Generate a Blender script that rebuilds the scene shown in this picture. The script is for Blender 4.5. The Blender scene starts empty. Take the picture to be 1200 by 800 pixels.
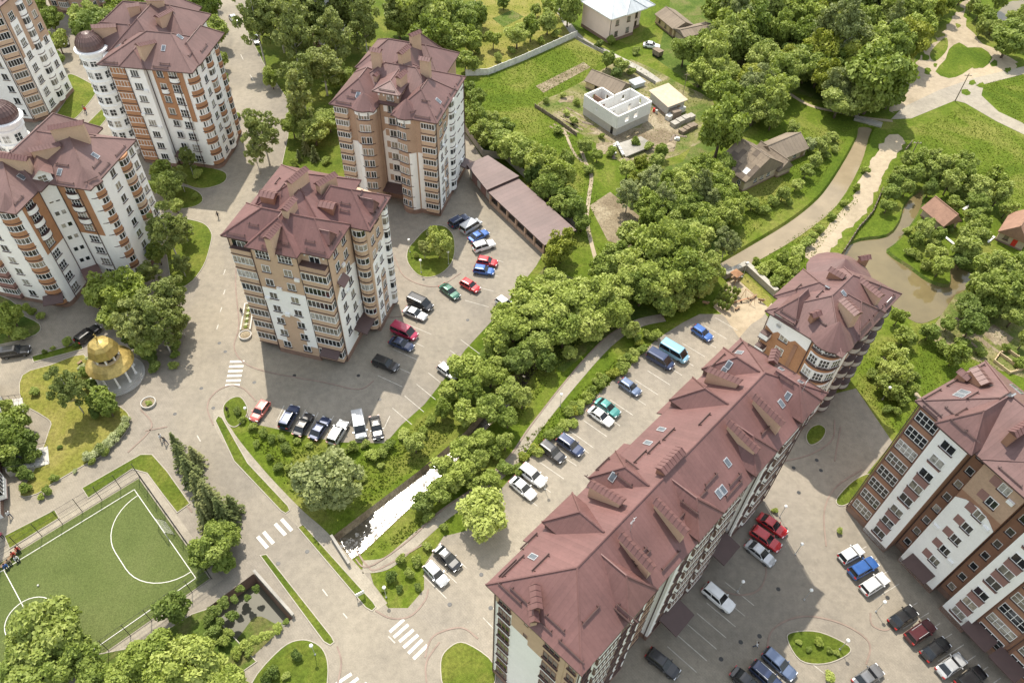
import bpy, bmesh, math, random
from mathutils import Vector, Matrix
from mathutils.geometry import tessellate_polygon
from mathutils.bvhtree import BVHTree
R = math.radians
scn = bpy.context.scene
COL = scn.collection
# ------------------------------------------------------------------ camera
FPX, PITCH, ROLL, HC = 900.0, 48.6, -2.5, 100.0
_p, _r = R(PITCH), R(ROLL)
FW = Vector((0, math.cos(_p), -math.sin(_p)))
_rt = Vector((1, 0, 0)); _dn = FW.cross(_rt)
RT = _rt*math.cos(_r) + _dn*math.sin(_r)
DN = FW.cross(RT)
CAM = Vector((0, 0, HC))
cd = bpy.data.cameras.new('camera'); cam = bpy.data.objects.new('camera', cd); COL.objects.link(cam)
m3 = Matrix((RT, -DN, -FW)).transposed()
cam.matrix_world = Matrix.Translation(CAM) @ m3.to_4x4()
cd.sensor_width = 36; cd.lens = 36*FPX/1200; cd.clip_start = 1; cd.clip_end = 3000
scn.camera = cam
# ------------------------------------------------------------------ light
SUN_AZ, SUN_EL = 19.0, 60.0          # azimuth west of +Y
sv = Vector((-math.sin(R(SUN_AZ))*math.cos(R(SUN_EL)), math.cos(R(SUN_AZ))*math.cos(R(SUN_EL)), math.sin(R(SUN_EL))))
w = bpy.data.worlds.new('World'); scn.world = w; w.use_nodes = True
nt = w.node_tree; nt.nodes.clear()
sky = nt.nodes.new('ShaderNodeTexSky'); sky.sky_type = 'NISHITA'; sky.sun_disc = False
sky.sun_elevation = R(SUN_EL); sky.sun_rotation = R(-SUN_AZ); sky.altitude = 300; sky.air_density = 2.0; sky.dust_density = 2.0; sky.ozone_density = 1.0
bg = nt.nodes.new('ShaderNodeBackground'); bg.inputs['Strength'].default_value = 0.138
wo = nt.nodes.new('ShaderNodeOutputWorld')
hs = nt.nodes.new('ShaderNodeHueSaturation'); hs.inputs['Saturation'].default_value = 0.45     # thin high haze: a paler sky
nt.links.new(sky.outputs[0], hs.inputs['Color']); nt.links.new(hs.outputs[0], bg.inputs[0]); nt.links.new(bg.outputs[0], wo.inputs[0])
sl = bpy.data.lights.new('sun', 'SUN'); sl.energy = 3.3; sl.angle = R(0.6); sl.color = (1.0, 0.925, 0.80)
so = bpy.data.objects.new('sun', sl); COL.objects.link(so); so.location = (0, 0, 150)
so.rotation_euler = (-sv).to_track_quat('-Z', 'Y').to_euler()
vs = scn.view_settings
scn.display_settings.display_device = 'sRGB'
vs.view_transform = 'Standard'; vs.look = 'None'; vs.gamma = 1; vs.use_curve_mapping = False
vs.exposure = 0.8
rnd = random.Random(7)

# ------------------------------------------------------------------ helpers
def g(px, py, z=0.0):
    """pixel of the 1200x800 photograph -> point on the horizontal plane at height z"""
    d = RT*((px-600)/FPX) + DN*((py-400)/FPX) + FW
    return CAM + d*((z-HC)/d.z)
def ray(px, py):
    return (RT*((px-600)/FPX) + DN*((py-400)/FPX) + FW).normalized()
def gang(px, py, dx, dy, z=0.5):
    a = g(px-dx/2, py-dy/2, z); b = g(px+dx/2, py+dy/2, z)
    return math.atan2(b.y-a.y, b.x-a.x)

MATS = {}
def nodes(name):
    m = bpy.data.materials.new(name); m.use_nodes = True
    n = m.node_tree; b = n.nodes['Principled BSDF']; MATS[name] = m
    return m, n, b
def link(n, a, b): n.links.new(a, b)
def ramp(n, fac, stops):
    r = n.nodes.new('ShaderNodeValToRGB'); e = r.color_ramp.elements
    while len(e) < len(stops): e.new(0.5)
    for i, (p, c) in enumerate(stops):
        e[i].position = p; e[i].color = (c[0], c[1], c[2], 1)
    if fac is not None: link(n, fac, r.inputs[0])
    return r.outputs[0]
def noise(n, scale, detail=4, rough=0.6, vec=None, dist=0.0):
    t = n.nodes.new('ShaderNodeTexNoise'); t.inputs['Scale'].default_value = scale
    t.inputs['Detail'].default_value = detail; t.inputs['Roughness'].default_value = rough
    t.inputs['Distortion'].default_value = dist
    if vec is None:
        q = n.nodes.new('ShaderNodeNewGeometry'); vec = q.outputs['Position']
    link(n, vec, t.inputs['Vector'])
    return t.outputs['Fac']
def mixc(n, fac, a, b, mode='MIX'):
    x = n.nodes.new('ShaderNodeMix'); x.data_type = 'RGBA'; x.blend_type = mode
    for s, v in ((x.inputs[0], fac), (x.inputs[6], a), (x.inputs[7], b)):
        if hasattr(v, 'is_output'): link(n, v, s)
        elif isinstance(v, (tuple, list)): s.default_value = (v[0], v[1], v[2], 1)
        else: s.default_value = v
    return x.outputs[2]
def bump(n, b, h, strength, dist=0.05):
    x = n.nodes.new('ShaderNodeBump'); x.inputs['Strength'].default_value = strength; x.inputs['Distance'].default_value = dist
    link(n, h, x.inputs['Height']); link(n, x.outputs[0], b.inputs['Normal'])
def M(name, c, rough=0.8, var=0.12, scale=1.5, metal=0.0, spec=0.3, fine=0.0, bmp=0.0):
    """plain procedural material: base colour broken up by two noises"""
    if name in MATS: return MATS[name]
    m, n, b = nodes(name)
    f = noise(n, scale, 5, 0.65)
    lo = tuple(x*(1-var) for x in c); hi = tuple(min(1, x*(1+var)) for x in c)
    col = ramp(n, f, [(0.3, lo), (0.7, hi)])
    if fine:
        f2 = noise(n, scale*9, 3, 0.7)
        col = mixc(n, 1.0, col, ramp(n, f2, [(0.3, (1-fine,)*3), (0.7, (1+fine*.3,)*3)]), 'MULTIPLY')
        if bmp: bump(n, b, f2, bmp)
    link(n, col, b.inputs['Base Color'])
    b.inputs['Roughness'].default_value = rough; b.inputs['Metallic'].default_value = metal
    b.inputs['Specular IOR Level'].default_value = spec
    return m
def tag(o, label=None, cat=None, group=None, kind=None):
    if label: o['label'] = label
    if cat: o['category'] = cat
    if group: o['group'] = group
    if kind: o['kind'] = kind
    return o
def mesh(name, v, f, mats, fm=None, smooth=False, uvs=None):
    me = bpy.data.meshes.new(name); me.from_pydata([tuple(x) for x in v], [], f)
    for m in (mats if isinstance(mats, (list, tuple)) else [mats]): me.materials.append(m)
    if fm: me.polygons.foreach_set('material_index', fm)
    if smooth: me.polygons.foreach_set('use_smooth', [True]*len(f))
    me.update()
    return me
def obj(name, me, parent=None, loc=(0, 0, 0), rz=0.0, scale=None):
    o = bpy.data.objects.new(name, me); COL.objects.link(o)
    if parent: o.parent = parent
    o.location = loc; o.rotation_euler = (0, 0, rz)
    if scale: o.scale = scale
    return o
def empty(name, loc=(0, 0, 0), rz=0.0):
    o = obj(name, None, None, loc, rz); o.empty_display_size = 0.3
    return o
def copy_tree(o, parent=None):
    c = o.copy(); COL.objects.link(c); c.parent = parent
    for ch in o.children: copy_tree(ch, c)
    return c

class MB:
    """collects simple shapes into one mesh"""
    def __init__(s): s.v = []; s.f = []; s.m = []
    def add(s, v, f, mi=0):
        k = len(s.v); s.v += [tuple(x) for x in v]; s.f += [tuple(i+k for i in q) for q in f]; s.m += [mi]*len(f); return s
    def box(s, x0, x1, y0, y1, z0, z1, mi=0):
        return s.add([(x0,y0,z0),(x1,y0,z0),(x1,y1,z0),(x0,y1,z0),(x0,y0,z1),(x1,y0,z1),(x1,y1,z1),(x0,y1,z1)],
                     [(3,2,1,0),(4,5,6,7),(0,1,5,4),(1,2,6,5),(2,3,7,6),(3,0,4,7)], mi)
    def obox(s, c, ux, uy, hx, hy, z0, z1, mi=0):
        """oriented box: centre (x,y), unit axes, half sizes"""
        p = [(c[0]+ux[0]*a*hx+uy[0]*b*hy, c[1]+ux[1]*a*hx+uy[1]*b*hy) for a, b in ((-1,-1),(1,-1),(1,1),(-1,1))]
        return s.prism(p, z0, z1, mi)
    def prism(s, p, z0, z1, mi=0, bottom=True):
        n = len(p)
        v = [(x, y, z0) for x, y in p]+[(x, y, z1) for x, y in p]
        f = [(i, (i+1) % n, n+(i+1) % n, n+i) for i in range(n)]+[tuple(range(n, 2*n))]
        if bottom: f.append(tuple(range(n-1, -1, -1)))
        return s.add(v, f, mi)
    def tube(s, a, b, r0, r1=None, n=6, mi=0, cap=True):
        a = Vector(a); b = Vector(b); r1 = r0 if r1 is None else r1
        d = (b-a).normalized(); t = Vector((1,0,0)) if abs(d.x) < .8 else Vector((0,1,0))
        u = d.cross(t).normalized(); w_ = d.cross(u)
        v = []
        for c, r in ((a, r0), (b, r1)):
            for i in range(n):
                k = 2*math.pi*i/n; v.append(c+u*(r*math.cos(k))+w_*(r*math.sin(k)))
        f = [(i, n+i, n+(i+1) % n, (i+1) % n) for i in range(n)]
        if cap: f += [tuple(range(n)), tuple(range(2*n-1, n-1, -1))]
        return s.add(v, f, mi)
    def lathe(s, prof, n=16, c=(0, 0, 0), mi=0):
        v = []; f = []
        for r, z in prof:
            for i in range(n):
                k = 2*math.pi*i/n; v.append((c[0]+r*math.cos(k), c[1]+r*math.sin(k), c[2]+z))
        for j in range(len(prof)-1):
            for i in range(n):
                f.append((j*n+i, j*n+(i+1) % n, (j+1)*n+(i+1) % n, (j+1)*n+i))
        f.append(tuple(range(n-1, -1, -1))); f.append(tuple(range((len(prof)-1)*n, len(prof)*n)))
        return s.add(v, f, mi)
    def sphere(s, c, r, n=10, mi=0, sz=1.0):
        prof = [(max(1e-3, r*math.sin(math.pi*j/(n//2))), -r*sz*math.cos(math.pi*j/(n//2))) for j in range(n//2+1)]
        return s.lathe(prof, n, c, mi)
    def me(s, name, mats, smooth=False):
        return mesh(name, s.v, s.f, mats, s.m, smooth)
    def build(s, name, mats, parent=None, loc=(0,0,0), rz=0.0, smooth=False):
        return obj(name, s.me(name, mats, smooth), parent, loc, rz)

# ------------------------------------------------------------------ materials
def make_materials():
    # paving: pale concrete pavers, mottled
    def paving(name, base, dark, lines=0.10):
        m, n, b = nodes(name)
        f1 = noise(n, 0.09, 6, 0.62, dist=0.6); f2 = noise(n, 0.9, 5, 0.7); f3 = noise(n, 7.0, 3, 0.8)
        col = ramp(n, f1, [(0.32, dark), (0.5, base), (0.72, tuple(x*1.1 for x in base))])
        col = mixc(n, 1.0, col, ramp(n, f2, [(0.3, (0.82,)*3), (0.62, (1.05,)*3)]), 'MULTIPLY')
        col = mixc(n, 1.0, col, ramp(n, f3, [(0.25, (0.80,)*3), (0.6, (1.06,)*3)]), 'MULTIPLY')
        q = n.nodes.new('ShaderNodeNewGeometry'); mp = n.nodes.new('ShaderNodeMapping'); mp.inputs['Rotation'].default_value = (0, 0, R(48))
        link(n, q.outputs['Position'], mp.inputs['Vector'])
        br = n.nodes.new('ShaderNodeTexBrick'); br.inputs['Scale'].default_value = 1.0
        br.inputs['Brick Width'].default_value = 0.6; br.inputs['Row Height'].default_value = 0.3; br.inputs['Mortar Size'].default_value = 0.02
        br.inputs['Color1'].default_value = (1, 1, 1, 1); br.inputs['Color2'].default_value = (0.88, 0.88, 0.87, 1); br.inputs['Mortar'].default_value = (0.7, 0.7, 0.7, 1)
        link(n, mp.outputs[0], br.inputs['Vector'])
        col = mixc(n, lines*5, col, mixc(n, 1.0, col, br.outputs['Color'], 'MULTIPLY'))
        vo = n.nodes.new('ShaderNodeTexVoronoi'); vo.inputs['Scale'].default_value = 0.45; q2 = n.nodes.new('ShaderNodeNewGeometry'); link(n, q2.outputs['Position'], vo.inputs['Vector'])
        f4 = noise(n, 3.0, 4, 0.7); sp = n.nodes.new('ShaderNodeMath'); sp.operation = 'ADD'; link(n, vo.outputs['Distance'], sp.inputs[0]); link(n, f4, sp.inputs[1])
        col = mixc(n, 1.0, col, ramp(n, sp.outputs[0], [(0.38, (0.78, 0.775, 0.77)), (0.56, (1, 1, 1))]), 'MULTIPLY')     # drips and stains
        f5 = noise(n, 0.03, 3, 0.5); col = mixc(n, 1.0, col, ramp(n, f5, [(0.35, (0.93, 0.93, 0.95)), (0.65, (1.05, 1.04, 1.0))]), 'MULTIPLY')
        link(n, col, b.inputs['Base Color']); b.inputs['Roughness'].default_value = 0.85; b.inputs['Specular IOR Level'].default_value = 0.25
        bump(n, b, f3, 0.3, 0.02)
    paving('paving', (0.285, 0.252, 0.203), (0.235, 0.21, 0.172))
    paving('road', (0.275, 0.243, 0.193), (0.225, 0.2, 0.162), 0.02)
    paving('sidewalk', (0.35, 0.312, 0.248), (0.275, 0.245, 0.195))
    paving('dirt', (0.39, 0.32, 0.225), (0.25, 0.205, 0.135), 0.0)
    paving('concrete', (0.36, 0.34, 0.30), (0.24, 0.225, 0.195), 0.0)
    M('kerb', (0.37, 0.335, 0.28), 0.85, 0.15, 0.7)
    M('pink_kerb', (0.25, 0.19, 0.155), 0.85, 0.2, 0.8)
    def grass(name, cs, sc=1.0, patch=0.12):
        m, n, b = nodes(name)
        f1 = noise(n, patch, 6, 0.65, dist=0.5); f2 = noise(n, 2.2*sc, 4, 0.75); f3 = noise(n, 9*sc, 3, 0.8)
        col = ramp(n, f1, [(0.36, cs[0]), (0.5, cs[1]), (0.62, cs[2])])
        col = mixc(n, 1.0, col, ramp(n, f2, [(0.3, (0.6,)*3), (0.65, (1.2,)*3)]), 'MULTIPLY')
        col = mixc(n, 1.0, col, ramp(n, f3, [(0.3, (0.62,)*3), (0.65, (1.18,)*3)]), 'MULTIPLY')
        link(n, col, b.inputs['Base Color']); b.inputs['Roughness'].default_value = 0.9; b.inputs['Specular IOR Level'].default_value = 0.1
        bump(n, b, f3, 0.9, 0.12)
    grass('lawn', [(0.085, 0.125, 0.016), (0.12, 0.155, 0.022), (0.17, 0.185, 0.035)])
    grass('lawn_dry', [(0.17, 0.19, 0.032), (0.23, 0.225, 0.05), (0.28, 0.25, 0.075)])
    grass('meadow', [(0.075, 0.12, 0.011), (0.115, 0.16, 0.017), (0.195, 0.205, 0.045)], 0.7, 0.06)
    grass('garden', [(0.105, 0.15, 0.03), (0.20, 0.195, 0.07), (0.31, 0.265, 0.16)], 0.9, 0.15)
    grass('understory', [(0.07, 0.115, 0.02), (0.11, 0.155, 0.03), (0.17, 0.17, 0.06)], 1.0, 0.2)
    grass('soil', [(0.20, 0.155, 0.10), (0.29, 0.235, 0.155), (0.38, 0.32, 0.22)], 1.0, 0.2)
    grass('turf', [(0.115, 0.15, 0.045), (0.14, 0.175, 0.055), (0.16, 0.19, 0.065)], 2.5, 0.05)
    grass('turf_dark', [(0.07, 0.125, 0.04), (0.085, 0.14, 0.045), (0.095, 0.15, 0.05)], 0.9, 0.1)
    M('paint_white', (0.70, 0.68, 0.63), 0.7, 0.15, 3.0, fine=0.3)
    M('paint_worn', (0.52, 0.49, 0.43), 0.8, 0.3, 2.0, fine=0.35)
    # walls
    M('white', (0.90, 0.89, 0.865), 0.85, 0.04, 0.5, fine=0.06)
    M('tan', (0.56, 0.40, 0.28), 0.85, 0.07, 0.6, fine=0.10)
    M('brown_brick', (0.43, 0.225, 0.12), 0.85, 0.09, 0.5, fine=0.16)
    M('light_brick', (0.48, 0.33, 0.235), 0.85, 0.09, 0.5, fine=0.14)
    M('dull_brown', (0.34, 0.19, 0.125), 0.85, 0.09, 0.5, fine=0.12)
    M('mauve', (0.29, 0.165, 0.145), 0.85, 0.08, 0.5, fine=0.1)
    M('plinth', (0.27, 0.175, 0.135), 0.85, 0.15, 0.8, fine=0.15)
    M('pink', (0.86, 0.68, 0.60), 0.85, 0.05, 0.5, fine=0.05)
    M('block', (0.82, 0.81, 0.78), 0.9, 0.06, 0.7, fine=0.14)
    M('grey_block', (0.52, 0.49, 0.44), 0.9, 0.10, 0.7, fine=0.2)
    M('old_plaster', (0.52, 0.42, 0.31), 0.9, 0.15, 0.7, fine=0.2)
    M('ochre', (0.60, 0.47, 0.29), 0.9, 0.12, 0.7, fine=0.15)
    M('dark_trim', (0.085, 0.05, 0.045), 0.5, 0.1, 1.0, spec=0.5)
    M('iron', (0.03, 0.03, 0.03), 0.5, 0.1, 1.0, spec=0.5)
    M('pvc', (0.82, 0.82, 0.81), 0.4, 0.03, 1.0, spec=0.5)
    M('brown_frame', (0.21, 0.115, 0.085), 0.5, 0.08, 1.0, spec=0.4)
    M('galv', (0.55, 0.56, 0.57), 0.4, 0.1, 1.0, metal=0.6)
    M('slate', (0.235, 0.185, 0.135), 0.85, 0.2, 0.8, fine=0.25)
    M('slate_dark', (0.14, 0.11, 0.085), 0.85, 0.2, 0.8, fine=0.25)
    M('wood', (0.30, 0.20, 0.12), 0.8, 0.2, 1.5, fine=0.25)
    M('old_wood', (0.25, 0.20, 0.155), 0.9, 0.25, 1.5, fine=0.3)
    M('red_tile', (0.32, 0.185, 0.13), 0.8, 0.15, 1.0, fine=0.25)
    M('gold', (0.50, 0.37, 0.12), 0.42, 0.35, 1.1, metal=0.6, spec=0.5, fine=0.25)
    M('stone', (0.50, 0.48, 0.44), 0.8, 0.12, 0.9, fine=0.15)
    M('orange', (0.36, 0.19, 0.10), 0.6, 0.1); M('red', (0.55, 0.04, 0.03), 0.5, 0.1); M('blue', (0.08, 0.2, 0.5), 0.5, 0.1)
    M('rubbish_white', (0.72, 0.70, 0.66), 0.7, 0.2, 1.2, fine=0.3)
    M('rock', (0.40, 0.37, 0.32), 0.85, 0.25, 1.5, fine=0.3)
    M('bark', (0.17, 0.13, 0.10), 0.9, 0.25, 3.0, fine=0.3)
    M('birch_bark', (0.55, 0.52, 0.47), 0.85, 0.3, 2.5, fine=0.4)
    M('flowers', (0.72, 0.74, 0.55), 0.9, 0.2, 3.0)
    M('tyre', (0.02, 0.02, 0.02), 0.8, 0.05); M('rim', (0.45, 0.45, 0.47), 0.35, 0.05, metal=0.7)
    M('lamp_clear', (0.75, 0.76, 0.78), 0.15, 0.02, spec=0.6); M('lamp_red', (0.35, 0.02, 0.02), 0.2, 0.02, spec=0.6)
    M('globe', (0.85, 0.85, 0.83), 0.3, 0.02, spec=0.5)
    M('black_plastic', (0.025, 0.025, 0.027), 0.5, 0.05)
    # metal roofing with standing seams (UV: u along the eave in metres, v up the slope)
    def roofing(name, c, seam=0.5, rough=0.5, depth=0.3):
        m, n, b = nodes(name)
        uv = n.nodes.new('ShaderNodeUVMap'); uv.uv_map = 'roof'
        sx = n.nodes.new('ShaderNodeSeparateXYZ'); link(n, uv.outputs[0], sx.inputs[0])
        a = n.nodes.new('ShaderNodeMath'); a.operation = 'MULTIPLY'; a.inputs[1].default_value = 1/seam; link(n, sx.outputs[0], a.inputs[0])
        fr = n.nodes.new('ShaderNodeMath'); fr.operation = 'FRACT'; link(n, a.outputs[0], fr.inputs[0])
        seamf = n.nodes.new('ShaderNodeMath'); seamf.operation = 'LESS_THAN'; seamf.inputs[1].default_value = 0.12; link(n, fr.outputs[0], seamf.inputs[0])
        f1 = noise(n, 0.25, 5, 0.6); f2 = noise(n, 3.0, 4, 0.7)
        # sheets differ a little from one another
        fl = n.nodes.new('ShaderNodeMath'); fl.operation = 'FLOOR'; link(n, a.outputs[0], fl.inputs[0])
        wn = n.nodes.new('ShaderNodeTexWhiteNoise'); wn.noise_dimensions = '1D'; link(n, fl.outputs[0], wn.inputs['W'])
        col = ramp(n, f1, [(0.3, tuple(x*0.86 for x in c)), (0.7, tuple(x*1.13 for x in c))])
        col = mixc(n, 1.0, col, ramp(n, f2, [(0.3, (0.9,)*3), (0.7, (1.06,)*3)]), 'MULTIPLY')
        col = mixc(n, 1.0, col, ramp(n, wn.outputs[0], [(0.0, (0.93,)*3), (1.0, (1.05,)*3)]), 'MULTIPLY')
        col = mixc(n, seamf.outputs[0], col, mixc(n, 1.0, col, (0.9, 0.9, 0.9), 'MULTIPLY'))
        link(n, col, b.inputs['Base Color']); b.inputs['Roughness'].default_value = rough; b.inputs['Specular IOR Level'].default_value = 0.4
        bump(n, b, seamf.outputs[0], depth, 0.03)
    roofing('roof', (0.162, 0.09, 0.083)); roofing('roof_red', (0.166, 0.084, 0.077)); roofing('roof_dull', (0.182, 0.108, 0.097))
    roofing('roof_garage', (0.15, 0.098, 0.09), 1.1); roofing('roof_grey', (0.55, 0.58, 0.60), 0.6); roofing('roof_slate', (0.225, 0.18, 0.135), 1.0, 0.9, 1.0)
    roofing('roof_dome', (0.15, 0.095, 0.085), 0.8, 0.3, 0.4)
    # window glass: dark and reflecting; some windows have curtains or blinds behind them
    m, n, b = nodes('glass')
    oi = n.nodes.new('ShaderNodeObjectInfo')
    col = ramp(n, oi.outputs['Random'], [(0.0, (0.016, 0.019, 0.022)), (0.55, (0.03, 0.034, 0.036)), (0.60, (0.13, 0.125, 0.105)), (0.74, (0.21, 0.195, 0.16)), (0.86, (0.34, 0.30, 0.235)), (1.0, (0.42, 0.41, 0.38))])
    f = noise(n, 1.6, 2, 0.5); col = mixc(n, 1.0, col, ramp(n, f, [(0.35, (0.55,)*3), (0.65, (1.25,)*3)]), 'MULTIPLY')
    link(n, col, b.inputs['Base Color']); b.inputs['Roughness'].default_value = 0.08; b.inputs['Specular IOR Level'].default_value = 0.6
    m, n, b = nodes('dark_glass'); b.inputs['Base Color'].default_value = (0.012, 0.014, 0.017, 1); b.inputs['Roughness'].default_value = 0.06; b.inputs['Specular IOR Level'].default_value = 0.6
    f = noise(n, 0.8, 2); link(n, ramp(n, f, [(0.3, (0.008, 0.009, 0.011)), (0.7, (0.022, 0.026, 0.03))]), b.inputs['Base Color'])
    m, n, b = nodes('skylight_glass'); f = noise(n, 0.8, 2); link(n, ramp(n, f, [(0.3, (0.06, 0.07, 0.085)), (0.7, (0.12, 0.14, 0.16))]), b.inputs['Base Color']); b.inputs['Roughness'].default_value = 0.1; b.inputs['Specular IOR Level'].default_value = 0.9
    # water
    def water(name, c, rough, sc, st, broken=False):
        m, n, b = nodes(name); f = noise(n, 0.15, 4); link(n, ramp(n, f, [(0.3, tuple(x*.8 for x in c)), (0.7, tuple(x*1.15 for x in c))]), b.inputs['Base Color'])
        b.inputs['Roughness'].default_value = rough; b.inputs['Specular IOR Level'].default_value = 0.5
        bump(n, b, noise(n, sc, 4, 0.7), st, 0.05)
        if broken:      # ripples over stones: patches of rough water between smooth ones
            rr_ = ramp(n, noise(n, 1.1, 5, 0.75, dist=0.8), [(0.5, (0.11,)*3), (0.6, (0.5,)*3)]); link(n, rr_, b.inputs['Roughness'])
    water('pond_water', (0.16, 0.125, 0.06), 0.06, 1.2, 0.12)
    water('river_water', (0.26, 0.205, 0.13), 0.12, 1.5, 0.15)
    water('canal_water', (0.09, 0.075, 0.05), 0.10, 2.5, 0.55, True); water('basin_water', (0.07, 0.065, 0.035), 0.5, 1.0, 0.1)
    # foliage
    def leaf(name, c0, c1, c2, trans=0.22):
        m, n, b = nodes(name)
        at = n.nodes.new('ShaderNodeAttribute'); at.attribute_name = 'tint'
        oi = n.nodes.new('ShaderNodeObjectInfo')
        f = noise(n, 0.35, 3, 0.6)
        s1 = n.nodes.new('ShaderNodeMath'); s1.operation = 'MULTIPLY_ADD'; s1.inputs[1].default_value = 0.5; link(n, at.outputs['Fac'], s1.inputs[0]); link(n, oi.outputs['Random'], s1.inputs[2])
        s2 = n.nodes.new('ShaderNodeMath'); s2.operation = 'MULTIPLY_ADD'; s2.inputs[1].default_value = 0.8; link(n, f, s2.inputs[0]); link(n, s1.outputs[0], s2.inputs[2])
        s3 = n.nodes.new('ShaderNodeMath'); s3.operation = 'MULTIPLY'; s3.inputs[1].default_value = 1/2.3; link(n, s2.outputs[0], s3.inputs[0])
        col = ramp(n, s3.outputs[0], [(0.15, c0), (0.5, c1), (0.85, c2)])
        link(n, col, b.inputs['Base Color']); b.inputs['Roughness'].default_value = 0.55; b.inputs['Specular IOR Level'].default_value = 0.25
        tr = n.nodes.new('ShaderNodeBsdfTranslucent'); link(n, mixc(n, 1.0, col, (1.15, 1.2, 0.6), 'MULTIPLY'), tr.inputs['Color'])
        mx = n.nodes.new('ShaderNodeMixShader'); mx.inputs[0].default_value = trans
        out = n.nodes['Material Output']; link(n, b.outputs[0], mx.inputs[1]); link(n, tr.outputs[0], mx.inputs[2]); link(n, mx.outputs[0], out.inputs['Surface'])
    leaf('leaf_bright', (0.18, 0.24, 0.042), (0.315, 0.375, 0.078), (0.46, 0.505, 0.15))
    leaf('leaf_mid', (0.145, 0.205, 0.038), (0.255, 0.315, 0.067), (0.40, 0.44, 0.13))
    leaf('leaf_dark', (0.09, 0.14, 0.03), (0.155, 0.21, 0.045), (0.245, 0.295, 0.078))
    leaf('leaf_birch', (0.155, 0.195, 0.05), (0.245, 0.285, 0.08), (0.36, 0.385, 0.135))
    leaf('leaf_silver', (0.17, 0.205, 0.07), (0.25, 0.285, 0.105), (0.34, 0.37, 0.16))
    leaf('leaf_conifer', (0.085, 0.115, 0.034), (0.16, 0.185, 0.058), (0.29, 0.29, 0.115), 0.12)
    leaf('leaf_yellow', (0.19, 0.225, 0.03), (0.275, 0.305, 0.045), (0.365, 0.38, 0.075))
    leaf('leaf_white', (0.20, 0.25, 0.06), (0.45, 0.48, 0.25), (0.66, 0.66, 0.46))
    leaf('grass_blade', (0.10, 0.165, 0.02), (0.165, 0.235, 0.032), (0.25, 0.29, 0.06))
make_materials()
# ------------------------------------------------------------------ ground sheets
def catmull(pts, k=4, closed=True):
    n = len(pts); out = []
    for i in range(n if closed else n-1):
        def q(j): return pts[j % n] if closed else pts[max(0, min(n-1, j))]
        a, b, c, d = q(i-1), q(i), q(i+1), q(i+2)
        for s in range(k):
            t = s/k
            out.append(0.5*((2*b)+(c-a)*t+(2*a-5*b+4*c-d)*t*t+(3*b-a-3*c+d)*t**3))
    if not closed: out.append(pts[-1])
    return out
def pw(pxs, z=0.0, smooth=0):
    p = [g(x, y, z) for x, y in pxs]
    return catmull(p, smooth) if smooth else p
def jag(p, amp=0.5, step=1.4, seed=1):
    """ragged outline: subdivide and push each point about"""
    rr = random.Random(seed); out = []; n = len(p)
    for i in range(n):
        a, b = p[i], p[(i+1) % n]; k = max(1, int((b-a).length/step))
        for j in range(k):
            q = a.lerp(b, j/k); out.append(q+Vector((rr.uniform(-amp, amp), rr.uniform(-amp, amp), 0)))
    return out
def area(p): return 0.5*sum(p[i-1].x*p[i].y-p[i].x*p[i-1].y for i in range(len(p)))
def sheet(name, pts, z, mat, holes=(), parent=None, kind='structure'):
    loops = [[Vector((p.x, p.y, 0)) for p in pts]]+[[Vector((p.x, p.y, 0)) for p in h] for h in holes]
    tri = tessellate_polygon(loops)
    v = [p for l in loops for p in l]
    f = []
    for t in tri:
        a, b, c = (v[i] for i in t)
        f.append(tuple(t) if (b-a).cross(c-a).z > 0 else (t[0], t[2], t[1]))
    o = obj(name, mesh(name, [(p.x, p.y, z) for p in v], f, MATS[mat]), parent)
    if kind and not parent: o['kind'] = kind
    return o
def offset(p, d):
    n = len(p); s = 1 if area(p) > 0 else -1; out = []
    for i in range(n):
        a, b, c = p[i-1], p[i], p[(i+1) % n]
        e1 = (b-a); e2 = (c-b)
        n1 = Vector((e1.y, -e1.x, 0)).normalized()*s; n2 = Vector((e2.y, -e2.x, 0)).normalized()*s
        m = (n1+n2); m = m.normalized() if m.length > 1e-4 else n1
        out.append(b+m*d/max(0.5, m.dot(n1)))
    return out
def ring(name, p, w_, z0, z1, mat, parent=None, closed=True):
    """kerb: a band of width w_ outside polygon p"""
    q = offset(p, w_); n = len(p); v = []; f = []
    for a, b in zip(p, q): v += [(a.x, a.y, z1), (b.x, b.y, z1), (b.x, b.y, z0), (a.x, a.y, z0)]
    for i in range(n if closed else n-1):
        j = (i+1) % n
        for k in range(4): f.append((4*i+k, 4*j+k, 4*j+(k+1) % 4, 4*i+(k+1) % 4))
    return obj(name, mesh(name, v, f, MATS[mat]), parent)
def strip(name, pts, w_, z, mat, parent=None, h=0.0):
    """band of width w_ along an open line of points (raised by h if given)"""
    v = []; f = []; n = len(pts)
    for i, p in enumerate(pts):
        a = pts[max(0, i-1)]; b = pts[min(n-1, i+1)]; d = (b-a).normalized(); s = Vector((-d.y, d.x, 0))*w_/2
        v += [(p.x+s.x, p.y+s.y, z+h), (p.x-s.x, p.y-s.y, z+h)]
        if h: v += [(p.x-s.x, p.y-s.y, z-0.1), (p.x+s.x, p.y+s.y, z-0.1)]
    k = 4 if h else 2
    for i in range(n-1):
        if h:
            for q in range(4): f.append((4*i+q, 4*i+(q+1) % 4, 4*i+4+(q+1) % 4, 4*i+4+q))
        else: f.append((2*i, 2*i+1, 2*i+3, 2*i+2))
    if h: f += [(0, 1, 2, 3), (4*n-1, 4*n-2, 4*n-3, 4*n-4)]
    return obj(name, mesh(name, v, f, MATS[mat]), parent)
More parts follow.
